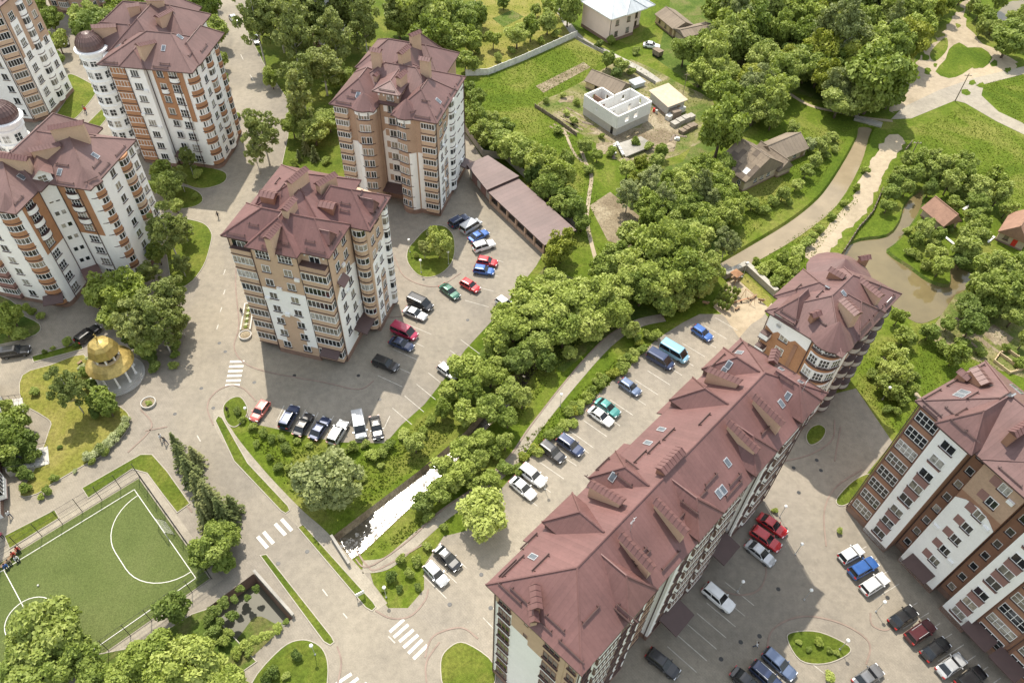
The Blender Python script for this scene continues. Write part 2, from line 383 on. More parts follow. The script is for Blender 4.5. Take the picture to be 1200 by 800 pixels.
def trench(name, p, z0, mat, lean=0.0):
    """side walls of a cut in the ground, from z=0 down to z0"""
    q = offset(p, -lean) if lean else p; n = len(p)
    v = [(a.x, a.y, 0.03) for a in p]+[(a.x, a.y, z0) for a in q]
    f = [(i, n+i, n+(i+1) % n, (i+1) % n) for i in range(n)]
    return obj(name, mesh(name, v, f, MATS[mat]))

CANAL = pw([(390,628),(440,590),(489,553),(545,506),(590,452),(618,420),(632,428),(606,466),(553,521),(493,584),(462,613),(426,647),(409,657)])
PIT = pw([(297,672),(343,724),(278,786),(222,806),(205,765),(243,712)])
RIVER = pw([(1006,146),(1003,158),(990,183),(969,216),(951,236),(921,259),(876,286),(850,301),(830,312),(815,318),(822,330),(850,320),(873,312),(888,306),(939,276),(984,239),(1011,193),(1021,160),(1024,148)], 0, 3)
POND = pw([(985,302),(990,288),(1008,279),(1040,274),(1054,257),(1060,237),(1077,222),(1084,228),(1082,242),(1070,262),(1052,284),(1042,294),(1068,312),(1089,327),(1111,333),(1113,318),(1108,303),(1120,300),(1128,312),(1143,318),(1141,333),(1125,345),(1119,358),(1104,370),(1080,379),(1060,370),(1030,345),(1000,322)], 0, 3)
big = [Vector(p) for p in ((-900,-120,0),(900,-120,0),(900,1500,0),(-900,1500,0))]
ground = sheet('ground', big, 0.0, 'meadow', [CANAL, PIT, RIVER, POND])

PAV = pw([(-260,-140),(320,-140),(505,40),(541,150),(566,186),(640,291),(628,312),(580,372),(545,410),(520,445),(497,474),(470,498),(452,519),(395,518),(300,497),(283,484),(268,478),(262,492),(285,535),(343,588),(384,626),(408,665),(433,668),(440,692),(455,712),(478,712),(497,690),(497,662),(520,628),(545,622),(600,558),(655,500),(700,462),(770,397),(800,378),(820,368),(846,368),(866,385),(893,362),(935,420),(975,462),(1003,455),(1046,518),(1010,562),(1100,640),(1500,560),(1500,960),(-260,960)])
paving = sheet('paving', PAV, 0.012, 'paving', [PIT])
ROAD = pw([(240,-90),(283,-20),(299,61),(332,115),(330,140),(305,200),(272,245),(262,280),(263,330),(262,380),(258,430),(250,465),(250,492),(275,545),(328,600),(348,620),(428,715),(450,728),(490,722),(522,748),(560,790),(560,850),(400,850),(398,790),(393,757),(380,752),(305,655),(285,625),(240,565),(215,520),(202,490),(205,430),(225,360),(245,290),(250,240),(265,190),(284,150),(280,133),(265,80),(250,0),(215,-90)])
road = sheet('road', ROAD, 0.02, 'road')

# cuts: canal, lower basin, river, pond
for nm, poly, dep, mt, ln in (('canal_wall', CANAL, -1.2, 'soil', 0.7), ('basin_wall', PIT, -2.6, 'plinth', 0.2), ('river_bank', RIVER, -0.8, 'meadow', 0.6), ('pond_bank', POND, -0.7, 'understory', 0.5)):
    trench(nm, poly, dep, mt, ln)['kind'] = 'structure'
sheet('canal_water', offset(CANAL, 0.3), -0.95, 'canal_water')
sheet('basin_water', offset(PIT, 0.3), -2.2, 'basin_water')
sheet('river_water', offset(RIVER, 0.3), -0.55, 'river_water')
sheet('pond_water', offset(POND, 0.3), -0.5, 'pond_water')
sheet('basin_mud', pw([(262,770),(283,742),(300,722),(318,728),(330,740),(300,765),(275,785)], -2.17, 3), -2.14, 'understory')

# green patches laid into the paving, each with its kerb
lawn_polys = [
 ('lawn', [(284,25),(300,-10),(320,-100),(600,-100),(540,40),(520,60),(400,130),(404,180),(408,222),(395,228),(372,206),(330,197),(338,160),(338,118),(312,80)], 0),
 ('lawn', [(478,294),(486,283),(500,269),(518,265),(531,277),(531,303),(516,321),(494,324),(479,309)], 4),
 ('lawn', [(205,190),(245,197),(264,203),(262,214),(240,221),(222,218),(205,207)], 4),
 ('lawn', [(196,224),(215,219),(233,226),(237,236),(225,243),(205,243)], 4),
 ('lawn', [(190,258),(232,260),(247,272),(246,288),(238,312),(222,332),(204,336),(196,300)], 4),
 ('lawn', [(80,88),(100,95),(113,106),(100,126),(85,141),(58,150),(68,132),(80,112)], 4),
 ('lawn', [(98,150),(127,121),(132,131),(111,156)], 0),
 ('lawn', [(112,96),(118,98),(116,104),(108,102)], 4),
 ('lawn_dry', [(27,440),(60,428),(98,416),(108,440),(126,468),(142,478),(151,488),(148,505),(124,530),(98,545),(62,566),(44,578),(24,580),(40,552),(50,528),(58,505),(60,494),(46,484),(26,470)], 3),
 ('lawn', [(97,572),(165,533),(178,533),(195,552),(222,590),(208,600),(190,577),(173,554),(155,549),(104,583)], 0),
 ('lawn', [(6,628),(64,598),(69,607),(12,642)], 0),
 ('lawn', [(306,651),(312,650),(388,746),(391,752),(387,755),(380,751)], 0),
 ('lawn', [(350,618),(355,615),(437,706),(440,711),(436,715),(429,711)], 0),
 ('lawn', [(253,493),(256,488),(260,490),(290,543),(337,593),(339,598),(335,601),(330,598),(275,540)], 0),
 ('lawn', [(296,800),(330,760),(354,750),(374,757),(383,774),(383,800),(376,830),(300,835)], 4),
 ('lawn', [(517,776),(528,758),(546,754),(578,778),(572,812),(526,814)], 4),
 ('lawn', [(945,512),(950,502),(960,498),(967,504),(962,515),(950,521)], 4),
 ('lawn', [(981,584),(1000,564),(1018,556),(1015,570),(996,588),(984,592)], 4),
 ('lawn', [(923,749),(930,741),(960,741),(994,757),(990,768),(965,777),(938,773)], 4),
 ('understory', [(-40,340),(12,352),(24,368),(46,380),(42,392),(8,402),(-40,404)], 3),
 ('lawn', [(38,418),(95,402),(97,409),(40,424)], 0),
 ('understory', [(225,720),(243,714),(300,775),(276,792),(290,800),(270,850),(80,850),(100,770),(150,760),(190,742)], 0),
 ('lawn', [(262,478),(270,468),(282,466),(290,480),(285,492),(275,500),(266,494)], 4),
]
for mt, pl, sm in lawn_polys:
    P_ = pw(pl, 0, sm)
    o = sheet('lawn', P_, 0.10, mt)
    ring('kerb', P_, 0.12, 0.0, 0.12, 'kerb', o)
# terracotta paver bands that curve round the planted corners
for line in ([(250,498),(243,478),(250,462),(268,452),(285,455),(300,470)], [(515,752),(500,775),(500,800),(505,830)], [(498,770),(508,745),(540,735),(560,748)],
             [(440,715),(458,724),(480,722),(497,705),(502,690)], [(395,757),(400,775),(396,800)], [(920,540),(950,532),(975,515),(978,492)],
             [(985,500),(978,540)], [(968,640),(966,598),(980,570),(1010,550)], [(898,772),(905,738),(940,722),(985,730),(1018,752),(1015,778)],
             [(840,690),(868,697),(890,690),(898,668),(890,655)], [(1020,718),(1022,732),(1038,738),(1052,728)], [(455,372),(475,370),(490,362)],
             [(280,290),(276,330),(280,380),(275,410),(300,432),(380,448),(420,456),(438,446)], [(462,300),(475,325),(510,336),(540,320)], [(165,480),(178,500),(150,530)],
             [(418,645),(430,662),(445,666),(500,635)], [(190,552),(225,600)], [(170,505),(196,500)]):
    o = strip('paver_band', catmull(pw(line), 6, False), 0.22, 0.026, 'pink_kerb', None, 0.05); o['kind'] = 'structure'

# foot and garden paths, tracks, plots
def path(name, pts, w_, mat, z=0.02, sm=5): 
    o = strip(name, catmull(pw(pts), sm, False), w_, z, mat); o['kind'] = 'structure'; return o
path('footpath', [(425,664),(452,660),(478,640),(520,603),(560,575),(600,540),(628,500),(670,448),(712,402),(745,380),(778,372)], 1.9, 'sidewalk', 0.03)
strip('footpath_kerb', catmull(pw([(417,655),(432,664),(475,636),(516,599),(556,571),(596,536),(622,499),(664,445),(706,399),(740,376)]), 5, False), 0.2, 0.03, 'pink_kerb', None, 0.08)['kind'] = 'structure'
path('sidewalk', [(258,480),(263,505),(300,553),(345,601),(372,625),(400,655),(430,690),(446,712)], 2.1, 'sidewalk', 0.03)
sheet('gravel_road', pw([(1290,60),(1200,78),(1140,92),(1100,106),(1058,126),(1044,140),(1068,139),(1119,118),(1131,121),(1167,142),(1200,158),(1290,200),(1290,182),(1200,145),(1170,131),(1150,112),(1153,99),(1200,87),(1290,76)]), 0.03, 'sidewalk')
sheet('bare_ground', jag(pw([(1134,-12),(1119,18),(1098,45),(1077,69),(1062,93),(1047,122),(1046,132),(1060,128),(1110,108),(1128,99),(1170,88),(1194,72),(1161,57),(1143,42),(1134,30),(1131,12),(1146,-12)], 0, 3), .7, 1.5, 2), 0.015, 'dirt')
sheet('grass_patch', pw([(1096,84),(1108,70),(1112,58),(1124,50),(1134,56),(1150,56),(1163,68),(1152,80),(1140,79),(1128,87),(1112,92)], 0, 2), 0.024, 'meadow')
rs0 = random.Random(12)
for i in range(26):
    x, y = rs0.uniform(1055,1185), rs0.uniform(5,120); s_ = rs0.uniform(2,6)
    if (x-1050)*.9 > (y-5)*.2+20 and y < 60 and x > 1150: continue
    sheet('grass_patch', jag(pw([(x+s_*math.cos(a)*rs0.uniform(.6,1.5), y+s_*.7*math.sin(a)*rs0.uniform(.6,1.4)) for a in (0,1,2,3,4,5)], 0, 2), .3, 1.0, i), 0.027+i*.0012, 'meadow')
sheet('grass_patch', pw([(1090,62),(1108,44),(1110,58),(1096,72)], 0, 4), 0.024, 'meadow')
sheet('dirt_track', jag(offset(pw([(1046,160),(1030,180),(1010,215),(1000,238),(968,272),(948,297),(960,302),(985,272),(1010,248),(1022,225),(1038,192),(1056,166)], 0, 3), .7), .45, 1.2, 3), 0.02, 'dirt')
path('trail', [(925,110),(950,124),(985,132),(1012,138),(1046,142)], 1.0, 'dirt')
path('trail', [(681,176),(686,190),(693,206),(690,232),(688,260),(697,300),(706,330)], 0.8, 'dirt')
path('trail', [(683,190),(672,178),(660,150)], 0.6, 'dirt')
sheet('soil_plot', pw([(691,241),(715,225),(760,262),(738,290),(712,282)]), 0.02, 'soil')
sheet('garden', pw([(627,124),(655,110),(680,97),(700,85),(740,70),(800,100),(835,118),(838,150),(795,182),(735,194),(705,172),(655,142)], 0, 2), 0.014, 'garden')
sheet('soil_plot', pw([(628,101),(684,73),(692,79),(637,109)]), 0.022, 'soil')
sheet('soil_plot', pw([(690,150),(735,178),(790,178),(800,140),(770,120),(750,150)]), 0.022, 'soil')
sheet('garden', pw([(547,88),(572,87),(672,44),(668,20),(625,-20),(540,-20)]), 0.014, 'lawn_dry')
sheet('soil_plot', pw([(577,22),(600,12),(614,20),(590,32)]), 0.02, 'understory')
for i in range(5):
    for j in range(2): path('furrow', [(644+i*5, 136-i*2.5+j*12), (668+i*5, 150-i*2.5+j*10)], .5, 'soil', 0.03, 1)
for i in range(4): path('furrow', [(1128+i*9, 392-i*4), (1150+i*9, 412-i*4)], .5, 'soil', 0.03, 1)
for a_, b_2 in (((688,158),(712,152)), ((700,168),(722,176)), ((655,120),(672,112)), ((770,150),(792,158)), ((745,186),(775,182))):
    sheet('soil_plot', jag(pw([a_, (b_2[0], a_[1]), b_2, (a_[0], b_2[1]+5)], 0, 2), .4, 1.0, int(a_[0])), 0.026, 'soil')
path('driveway', [(640,-20),(672,38),(716,64),(748,80),(772,96)], 2.2, 'concrete')
sheet('allotment', pw([(1085,395),(1120,345),(1290,300),(1290,470),(1160,430)]), 0.012, 'garden')
sheet('soil_plot', pw([(1150,388),(1165,380),(1188,396),(1176,408)]), 0.02, 'soil')
path('trail', [(1035,418),(1060,445),(1080,470)], 0.9, 'dirt')
path('trail', [(1120,372),(1160,405),(1200,432)], 0.6, 'soil')
sheet('verge', pw([(960,300),(985,272),(1000,280),(985,298),(975,306)]), 0.016, 'meadow')
sheet('playground_sand', pw([(836,360),(852,330),(868,322),(905,356),(893,372),(880,380),(866,396),(850,372)]), 0.02, 'dirt')
sheet('lawn', pw([(862,325),(872,320),(906,352),(900,360)]), 0.05, 'lawn_dry')
sheet('forest_floor', pw([(556,420),(600,360),(640,310),(680,330),(760,360),(776,366),(712,392),(660,436),(638,424),(618,414),(588,446),(552,482),(540,470)]), 0.008, 'understory')
sheet('forest_floor', pw([(790,-20),(1110,-20),(1090,40),(1050,110),(1000,130),(930,108),(880,150),(830,180),(860,220),(850,290),(790,330),(720,280),(730,210),(800,190),(840,120),(770,70)]), 0.006, 'understory')

# painted markings (children of the road and the paving)
def bar(a, b, w_, parent, mat='paint_white', z=0.034):
    A, B_ = g(*a), g(*b)
    return strip('painted_line', [A, B_], w_, z, mat, parent)
for i in range(6):
    y = 423.8+5.55*i; xo = -1.1*i
    bar((269.5+xo, y), (286.5+xo, y-0.4), 0.45, road)
for a, b in (((330,608),(342,621.5)), ((322.5,613.4),(334.5,626.6)), ((309,623),(320.4,636.5)), ((302,628.4),(313.5,641.6))): bar(a, b, 0.5, road)
for x0, y0, x1, y1 in ((722,467,778,418),(738,488,795,438),(760,505,815,458),(776,528,833,478),(795,550,850,497),(815,572,870,518)):
    bar((240+x0/3.333, 600+y0/3.333), (240+x1/3.333, 600+y1/3.333), 0.42, road)
for a, b in (((394,801),(412,789)),((404,806),(420,794)),((415,812),(430,800))): bar(a, b, 0.4, road)
for a, b in (((231,510),(235,517)),((378,690),(384,698)),((402,718),(407,724)),((254,386),(256,380)),((258,366),(260,360)),((262,345),(264,339)),((297,94),(293,88)),((285,70),(282,64)),((455,745),(463,753)),((262,322),(264,316))): bar(a, b, 0.16, road, 'paint_worn')
def bays(a, b, n, dx, dy, length, back=0.0, w_=0.10, mat='paint_worn'):
    """n parking lines from a to b (pixels), each running in pixel direction (dx,dy)"""
    A, B_ = g(*a), g(*b)
    for i in range(n):
        p = A.lerp(B_, i/(n-1)); an = gang((a[0]+b[0])/2, (a[1]+b[1])/2, dx, dy, 0); d = Vector((math.cos(an), math.sin(an), 0))
        strip('painted_line', [p-d*back, p+d*length], w_, 0.022, mat, paving)
bays((601,572),(662,512), 5, 75, 52, 4.6)
bays((668,505),(838,372), 13, 75, 48, 4.6)
bays((496,674),(520,640), 3, 85, 82, 4.6)
bays((782,757),(850,682), 7, 32, 27, 4.6)
bays((566,723),(578,712), 2, 38, 40, 4.8)
bays((548,728),(560,742), 2, 38, 40, 0.1)
bays((330,496),(345,470), 2, 1, 1, 0.1)
for x, y in ((324,494),(349,499),(364,502),(382,506),(404,509),(432,511),(448,506)): bar((x, y), (x+9, y-19), 0.12, paving, 'paint_worn', 0.022)
bays((443,440),(478,380), 5, 90, 40, 4.8)
bays((460,478),(540,398), 7, 60, 48, 4.6)
bays((545,352),(563,300), 4, 75, 20, 4.6)
bays((920,640),(878,600), 2, 55, 40, 0.1)
bays((986,657),(1024,702), 4, 50, -30, 4.8)
bays((1045,724),(1142,815), 8, 62, -40, 4.8)
bays((880,815),(930,760), 3, 75, 62, 4.4)
bays((1012,812),(1040,796), 2, 55, -38, 0.1)
# ------------------------------------------------------------------ building kit
CACHE = {}
def window_mesh(w_, h, nx, nz=1, frame='pvc', arch=False):
    k = ('win', w_, h, nx, nz, frame)
    if k in CACHE: return CACHE[k]
    a = MB(); t = 0.07; x0, x1 = -w_/2, w_/2
    a.box(x0, x0+t, -0.06, 0.02, 0, h); a.box(x1-t, x1, -0.06, 0.02, 0, h)
    a.box(x0+t, x1-t, -0.06, 0.02, 0, t); a.box(x0+t, x1-t, -0.06, 0.02, h-t, h)
    for i in range(1, nx):
        x = x0+w_*i/nx; a.box(x-t*.55, x+t*.55, -0.055, 0.02, t, h-t)
    for j in range(1, nz):
        z = h*j/nz; a.box(x0+t, x1-t, -0.05, 0.02, z-t*.45, z+t*.45)
    p = MB(); p.box(x0+t*.5, x1-t*.5, -0.025, 0.01, t*.5, h-t*.5)
    s = MB(); s.box(x0-0.1, x1+0.1, -0.2, 0.02, -0.1, 0.0)
    CACHE[k] = (a.me('window', MATS[frame]), p.me('pane', MATS['glass']), s.me('sill', MATS['dark_trim']))
    return CACHE[k]
def bay_outline(w_, d, arc):
    if arc: return [(-w_/2*math.cos(math.pi*i/arc), -d*math.sin(math.pi*i/arc)) for i in range(arc+1)]
    return [(-w_/2, 0), (-w_/2, -d), (w_/2, -d), (w_/2, 0)]
def bay_mesh(w_, d, h, arc, mat, glazed, npan, frame):
    k = ('bay', w_, d, h, arc, mat, glazed, npan, frame)
    if k in CACHE: return CACHE[k]
    o = bay_outline(w_, d, arc); n = len(o); zp, zt = 0.95, h-0.42
    def band(mb, off, z0, z1, mi=0):
        sc = [(x*(1+off/(w_/2)), y*(1+off/max(d, .3))) for x, y in o]
        mb.prism(sc, z0, z1, mi)
    b = MB(); band(b, 0.0, 0.0, zp)
    if glazed: b.prism([(x*.93, y*.9) for x, y in o], zp-.05, zt+.05); band(b, 0.0, zt, h-0.02)
    led = MB(); band(led, 0.09, -0.07, 0.06)
    f = MB(); p = MB()
    if glazed:
        fr = 0.035
        band(f, 0.03, zp, zp+0.09); band(f, 0.03, zt-0.09, zt)
        pts = [Vector((x, y, 0)) for x, y in o]
        seg = [(pts[i+1]-pts[i]).length for i in range(n-1)]; tot = sum(seg)
        def at(s):
            for i in range(n-1):
                if s <= seg[i]+1e-6: return pts[i].lerp(pts[i+1], min(1, s/seg[i]))
                s -= seg[i]
            return pts[-1]
        ss = [tot*i/npan for i in range(npan+1)]
        if not arc: ss = sorted(set([0.02, d, tot-d, tot-0.02]+[d+w_*i/npan for i in range(1, npan)]+[d*.5, tot-d*.5]))
        for s in ss:
            q = at(s); f.box(q.x-fr, q.x+fr, q.y-fr, q.y+fr, zp, zt)
        band(p, -0.05, zp-0.02, zt+0.02)
    r = (b.me('balcony', MATS[mat]), led.me('ledge', MATS['dark_trim']), f.me('glazing_bars', MATS[frame]) if glazed else None, p.me('pane', MATS['glass']) if glazed else None)
    if not glazed:
        rl = MB(); band(rl, 0.02, zp, zp+0.08); r = (r[0], r[1], rl.me('handrail', MATS['dark_trim']), None)
    CACHE[k] = r; return r

class Bld:
    def __init__(s, name, label, O, th, cat='apartment block', group=None):
        s.O = Vector((O[0], O[1], 0)); s.th = R(th); s.root = tag(empty(name, s.O, s.th), label, cat, group)
        s.c, s.s = math.cos(s.th), math.sin(s.th); s.roofv = []; s.rooff = []; s.roofm = []; s.roofo = None; s.bvh = None; s.caps = []
    def loc(s, px, py, z):
        v = g(px, py, z)-s.O; return Vector((v.x*s.c+v.y*s.s, -v.x*s.s+v.y*s.c, z))
    def walls(s, pts, z0, z1, mat, plinth=1.0, name='wall', top=True):
        pts = list(pts)
        if sum(pts[i-1][0]*pts[i][1]-pts[i][0]*pts[i-1][1] for i in range(len(pts))) < 0: pts.reverse()
        m = MB(); m.prism(pts, z0, z1); o = m.build(name, MATS[mat], s.root)
        if plinth:
            q = offset([Vector((x, y, 0)) for x, y in pts], 0.06); k = MB(); k.prism([(a.x, a.y) for a in q], z0-0.02, z0+plinth)
            k.build('plinth', MATS['plinth'], s.root)
        return o
    def face(s, a, b): return Face(s, a, b)
    # roof pieces -----------------------------------------------------
    def hip(s, x0, x1, y0, y1, ze, zr, axis='x', i0=None, i1=None, mi=0, th=0.22):
        """hip roof on a rectangle; i0/i1 = how far the hip end leans in (0 makes a gable)"""
        if axis == 'x':
            hw = (y1-y0)/2; ym = (y0+y1)/2; i0 = hw if i0 is None else i0; i1 = hw if i1 is None else i1
            r0, r1 = (x0+i0, ym, zr), (x1-i1, ym, zr)
            e = [(x0,y0,ze),(x1,y0,ze),(x1,y1,ze),(x0,y1,ze)]; fs = [(0,1,5,4),(1,2,5),(2,3,4,5),(3,0,4)]
        else:
            hw = (x1-x0)/2; xm = (x0+x1)/2; i0 = hw if i0 is None else i0; i1 = hw if i1 is None else i1
            r0, r1 = (xm, y0+i0, zr), (xm, y1-i1, zr)
            e = [(x0,y0,ze),(x1,y0,ze),(x1,y1,ze),(x0,y1,ze)]; fs = [(0,1,4),(1,2,5,4),(2,3,5),(3,0,4,5)]
        s.addroof(e+[r0, r1], fs, mi, (0,1,2,3), th)
        s.caps.append((r0, r1))
        if i0: s.caps += [(e[0], r0), (e[3] if axis == 'x' else e[1], r0)]
        if i1: s.caps += [(e[1] if axis == 'x' else e[2], r1), (e[2] if axis == 'x' else e[3], r1)]
    def addroof(s, v, fs, mi=0, rim=None, th=0.22):
        k = len(s.roofv); s.roofv += [tuple(p) for p in v]; s.rooff += [tuple(i+k for i in f) for f in fs]; s.roofm += [mi]*len(fs)
        if rim:
            kb = len(s.roofv); s.roofv += [(v[i][0], v[i][1], v[i][2]-th) for i in rim]; n = len(rim)
            for j in range(n):
                s.rooff.append((k+rim[j], kb+j, kb+(j+1) % n, k+rim[(j+1) % n])); s.roofm.append(len(s.rmats)-1 if hasattr(s, 'rmats') else 1)
            s.rooff.append(tuple(kb+j for j in range(n-1, -1, -1))); s.roofm.append(1)
    def cone(s, c, r, ze, zt, a0=0, a1=360, n=14, mi=0):
        full = abs(a1-a0) >= 360
        pts = [(c[0]+r*math.cos(R(a0+(a1-a0)*i/n)), c[1]+r*math.sin(R(a0+(a1-a0)*i/n)), ze) for i in range(n if full else n+1)]
        m = len(pts); v = pts+[(c[0], c[1], zt)]
        s.addroof(v, [(i, (i+1) % m, m) for i in range(m if full else m-1)], mi, tuple(range(m)))
    def finish_roof(s, mats=('roof', 'dark_trim')):
        me = mesh('roof', s.roofv, s.rooff, [MATS[m] for m in mats], s.roofm)
        uv = me.uv_layers.new(name='roof')
        for p in me.polygons:
            nrm = p.normal; u = Vector((0,0,1)).cross(nrm); u = u.normalized() if u.length > 1e-3 else Vector((1,0,0)); vv = nrm.cross(u)
            for li in p.loop_indices:
                co = me.vertices[me.loops[li].vertex_index].co; uv.data[li].uv = (co.dot(u), co.dot(vv))
        s.roofo = obj('roof', me, s.root)
        for a, c in s.caps:
            a = Vector(a); c = Vector(c)
            if (c-a).length < .5: continue
            m = MB(); m.tube(a+Vector((0,0,.03)), c+Vector((0,0,.03)), .11, n=5); m2 = m.me('ridge_cap', MATS[mats[0]]); m2.uv_layers.new(name='roof'); obj('ridge_cap', m2, s.roofo)
        s.bvh = BVHTree.FromPolygons([Vector(v) for v in s.roofv], s.rooff)
        return s.roofo
    def hit(s, px, py):
        """where the line of sight through a pixel meets the roof (local point, normal)"""
        d = ray(px, py); dl = Vector((d.x*s.c+d.y*s.s, -d.x*s.s+d.y*s.c, d.z)); o = CAM-s.O; ol = Vector((o.x*s.c+o.y*s.s, -o.x*s.s+o.y*s.c, o.z))
        h = s.bvh.ray_cast(ol, dl)
        if h[0] is None: return None
        n = h[1] if h[1].z > 0 else -h[1]
        return h[0], n
    def top(s, x, y):
        h = s.bvh.ray_cast(Vector((x, y, 80)), Vector((0, 0, -1)))
        return h[0].z if h[0] else None
    def on_slope(s, o, p, n, lift=0.0):
        u = Vector((0,0,1)).cross(n); u = u.normalized() if u.length > 1e-3 else Vector((1,0,0)); v = n.cross(u)
        mt = Matrix((u, v, n)).transposed().to_4x4(); mt.translation = p+n*lift; o.matrix_local = mt
    def skylight(s, px, py, w_=0.8, h=1.2):
        r = s.hit(px, py)
        if not r: return
        k = ('sky', w_, h)
        if k not in CACHE:
            a = MB(); a.box(-w_/2, w_/2, -h/2, h/2, -0.05, 0.10); b = MB(); b.box(-w_/2+.09, w_/2-.09, -h/2+.09, h/2-.09, 0.08, 0.125)
            CACHE[k] = (a.me('skylight', MATS['galv']), b.me('skylight_pane', MATS['skylight_glass']))
        o = obj('skylight', CACHE[k][0], s.roofo); s.on_slope(o, *r)
        q = obj('skylight_pane', CACHE[k][1], s.roofo); s.on_slope(q, *r)
    def guard(s, px, py, ln=2.4):
        r = s.hit(px, py)
        if not r: return
        k = ('guard', ln)
        if k not in CACHE:
            a = MB(); a.box(-ln/2, ln/2, -0.05, 0.03, 0.10, 0.26); a.box(-ln/2+.2, -ln/2+.25, -.05, .25, 0, .12); a.box(ln/2-.25, ln/2-.2, -.05, .25, 0, .12)
            CACHE[k] = a.me('snow_guard', MATS['dark_trim'])
        o = obj('snow_guard', CACHE[k], s.roofo); s.on_slope(o, *r)
    def eave_guards(s, a, b, inset=0.9, seg=3.2, gap=0.6):
        """snow guards in a row a little above the eave that runs from a to b"""
        A = Vector((a[0], a[1], 0)); B_ = Vector((b[0], b[1], 0)); d = (B_-A); Ln = d.length; d.normalize(); nn = Vector((-d.y, d.x, 0))
        n = max(1, int(Ln/(seg+gap)))
        for i in range(n):
            p = A+d*(Ln*(i+.5)/n)+nn*inset; z = s.bvh.ray_cast(Vector((p.x, p.y, 80)), Vector((0, 0, -1)))
            if z[0] is None: continue
            k = ('guard', seg)
            if k not in CACHE:
                m = MB(); m.box(-seg/2, seg/2, -0.05, 0.03, 0.10, 0.26); m.box(-seg/2+.2, -seg/2+.25, -.05, .25, 0, .12); m.box(seg/2-.25, seg/2-.2, -.05, .25, 0, .12)
                CACHE[k] = m.me('snow_guard', MATS['dark_trim'])
            nr = z[1] if z[1].z > 0 else -z[1]
            o = obj('snow_guard', CACHE[k], s.roofo); s.on_slope(o, z[0], nr)
    def chimney(s, x, y, ang, ln, w_, zb, zt, mat='tan', slope=0.0, curved=False):
        """wall-like chimney stack: brick body with a projecting ribbed cap"""
        a = MB(); h = ln/2; t = w_/2
        z0, z1 = zt, zt-slope
        a.add([(-h,-t,zb),(h,-t,zb),(h,t,zb),(-h,t,zb),(-h,-t,z0),(h,-t,z1),(h,t,z1),(-h,t,z0)], [(3,2,1,0),(4,5,6,7),(0,1,5,4),(1,2,6,5),(2,3,7,6),(3,0,4,7)])
        o = a.build('chimney', MATS[mat], s.roofo, (x, y, 0), R(ang))
        c = MB(); H, T = h+.18, t+.22
        c.add([(-H,-T,z0-.02),(H,-T,z1-.02),(H,T,z1-.02),(-H,T,z0-.02),(-H,0,z0+.42),(H,0,z1+.42)], [(3,2,1,0),(0,1,5,4),(2,3,4,5),(1,2,5),(3,0,4)])
        n = max(2, int(ln/.45))
        for i in range(n+1):
            u = -H+2*H*i/n; zz = z0+(z1-z0)*i/n
            c.add([(u-.05,-T-.02,zz),(u+.05,-T-.02,zz),(u+.05,T+.02,zz),(u-.05,T+.02,zz),(u-.05,0,zz+.5),(u+.05,0,zz+.5)], [(0,1,5,4),(2,3,4,5),(1,2,5),(3,0,4)])
        co = c.build('chimney_cap', MATS['roof_red'], s.roofo, (x, y, 0), R(ang))
        return o
    def pxchim(s, px, py, ang, ln, w_, h, mat='tan', slope=0.0):
        r = s.hit(px, py)
        if not r: return
        p = r[0]; s.chimney(p.x, p.y, ang, ln, w_, p.z-1.6, p.z+h, mat, slope)
    def dormer(s, c, ang, w_, ln, zb, ze, zr, hipin=None, wall='roof', win=True):
        """hipped dormer: c = centre of its front edge (local), ang = direction it runs back into the roof"""
        d = Vector((math.cos(R(ang)), math.sin(R(ang)), 0)); e = Vector((-d.y, d.x, 0)); c = Vector((c[0], c[1], 0)); hipin = w_*.45 if hipin is None else hipin
        ov = 0.25
        p = [c-d*ov+e*(w_/2+ov), c-d*ov-e*(w_/2+ov), c+d*ln-e*(w_/2+ov), c+d*ln+e*(w_/2+ov)]
        v = [(q.x, q.y, ze) for q in p]; a = c+d*hipin; b = c+d*ln
        v += [(a.x, a.y, zr), (b.x, b.y, zr)]
        s.addroof(v, [(1,0,4),(1,4,5,2),(0,3,5,4)], 0, (0,3,2,1), 0.18); s.caps += [(v[0], v[4]), (v[1], v[4]), (v[4], v[5])]
        q = [c+e*w_/2, c-e*w_/2, c+d*ln-e*w_/2, c+d*ln+e*w_/2]
        k = len(s.roofv); s.roofv += [(t.x, t.y, zb) for t in q]+[(t.x, t.y, ze-.05) for t in q]
        for f in ((1,0,4,5),(2,1,5,6),(0,3,7,4)): s.rooff.append(tuple(i+k for i in f)); s.roofm.append(2)
    def pipe(s, x, y, z0, z1):
        k = ('pipe', round(z1-z0, 1))
        if k not in CACHE:
            m = MB(); m.tube((0,0,0), (0,0,z1-z0), 0.075, n=6); CACHE[k] = m.me('drainpipe', MATS['dark_trim'])
        obj('drainpipe', CACHE[k], s.root, (x, y, z0))
    def canopy(s, x0, x1, y0, y1, z, drop=0.5, mat='dark_trim', ang=0.0, legs=False, c=(0, 0)):
        legs = False
        m = MB(); m.add([(x0,y0,z-drop),(x1,y0,z-drop),(x1,y1,z),(x0,y1,z),(x0,y0,z-drop+.14),(x1,y0,z-drop+.14),(x1,y1,z+.3),(x0,y1,z+.3)], [(3,2,1,0),(4,5,6,7),(0,1,5,4),(1,2,6,5),(2,3,7,6),(3,0,4,7)])
        if legs:
            for x in (x0+.15, x1-.15): m.tube((x, y0+.15, 0), (x, y0+.15, z-drop), 0.08)
        m.build('entrance_canopy', MATS[mat], s.root, (c[0], c[1], 0), R(ang))

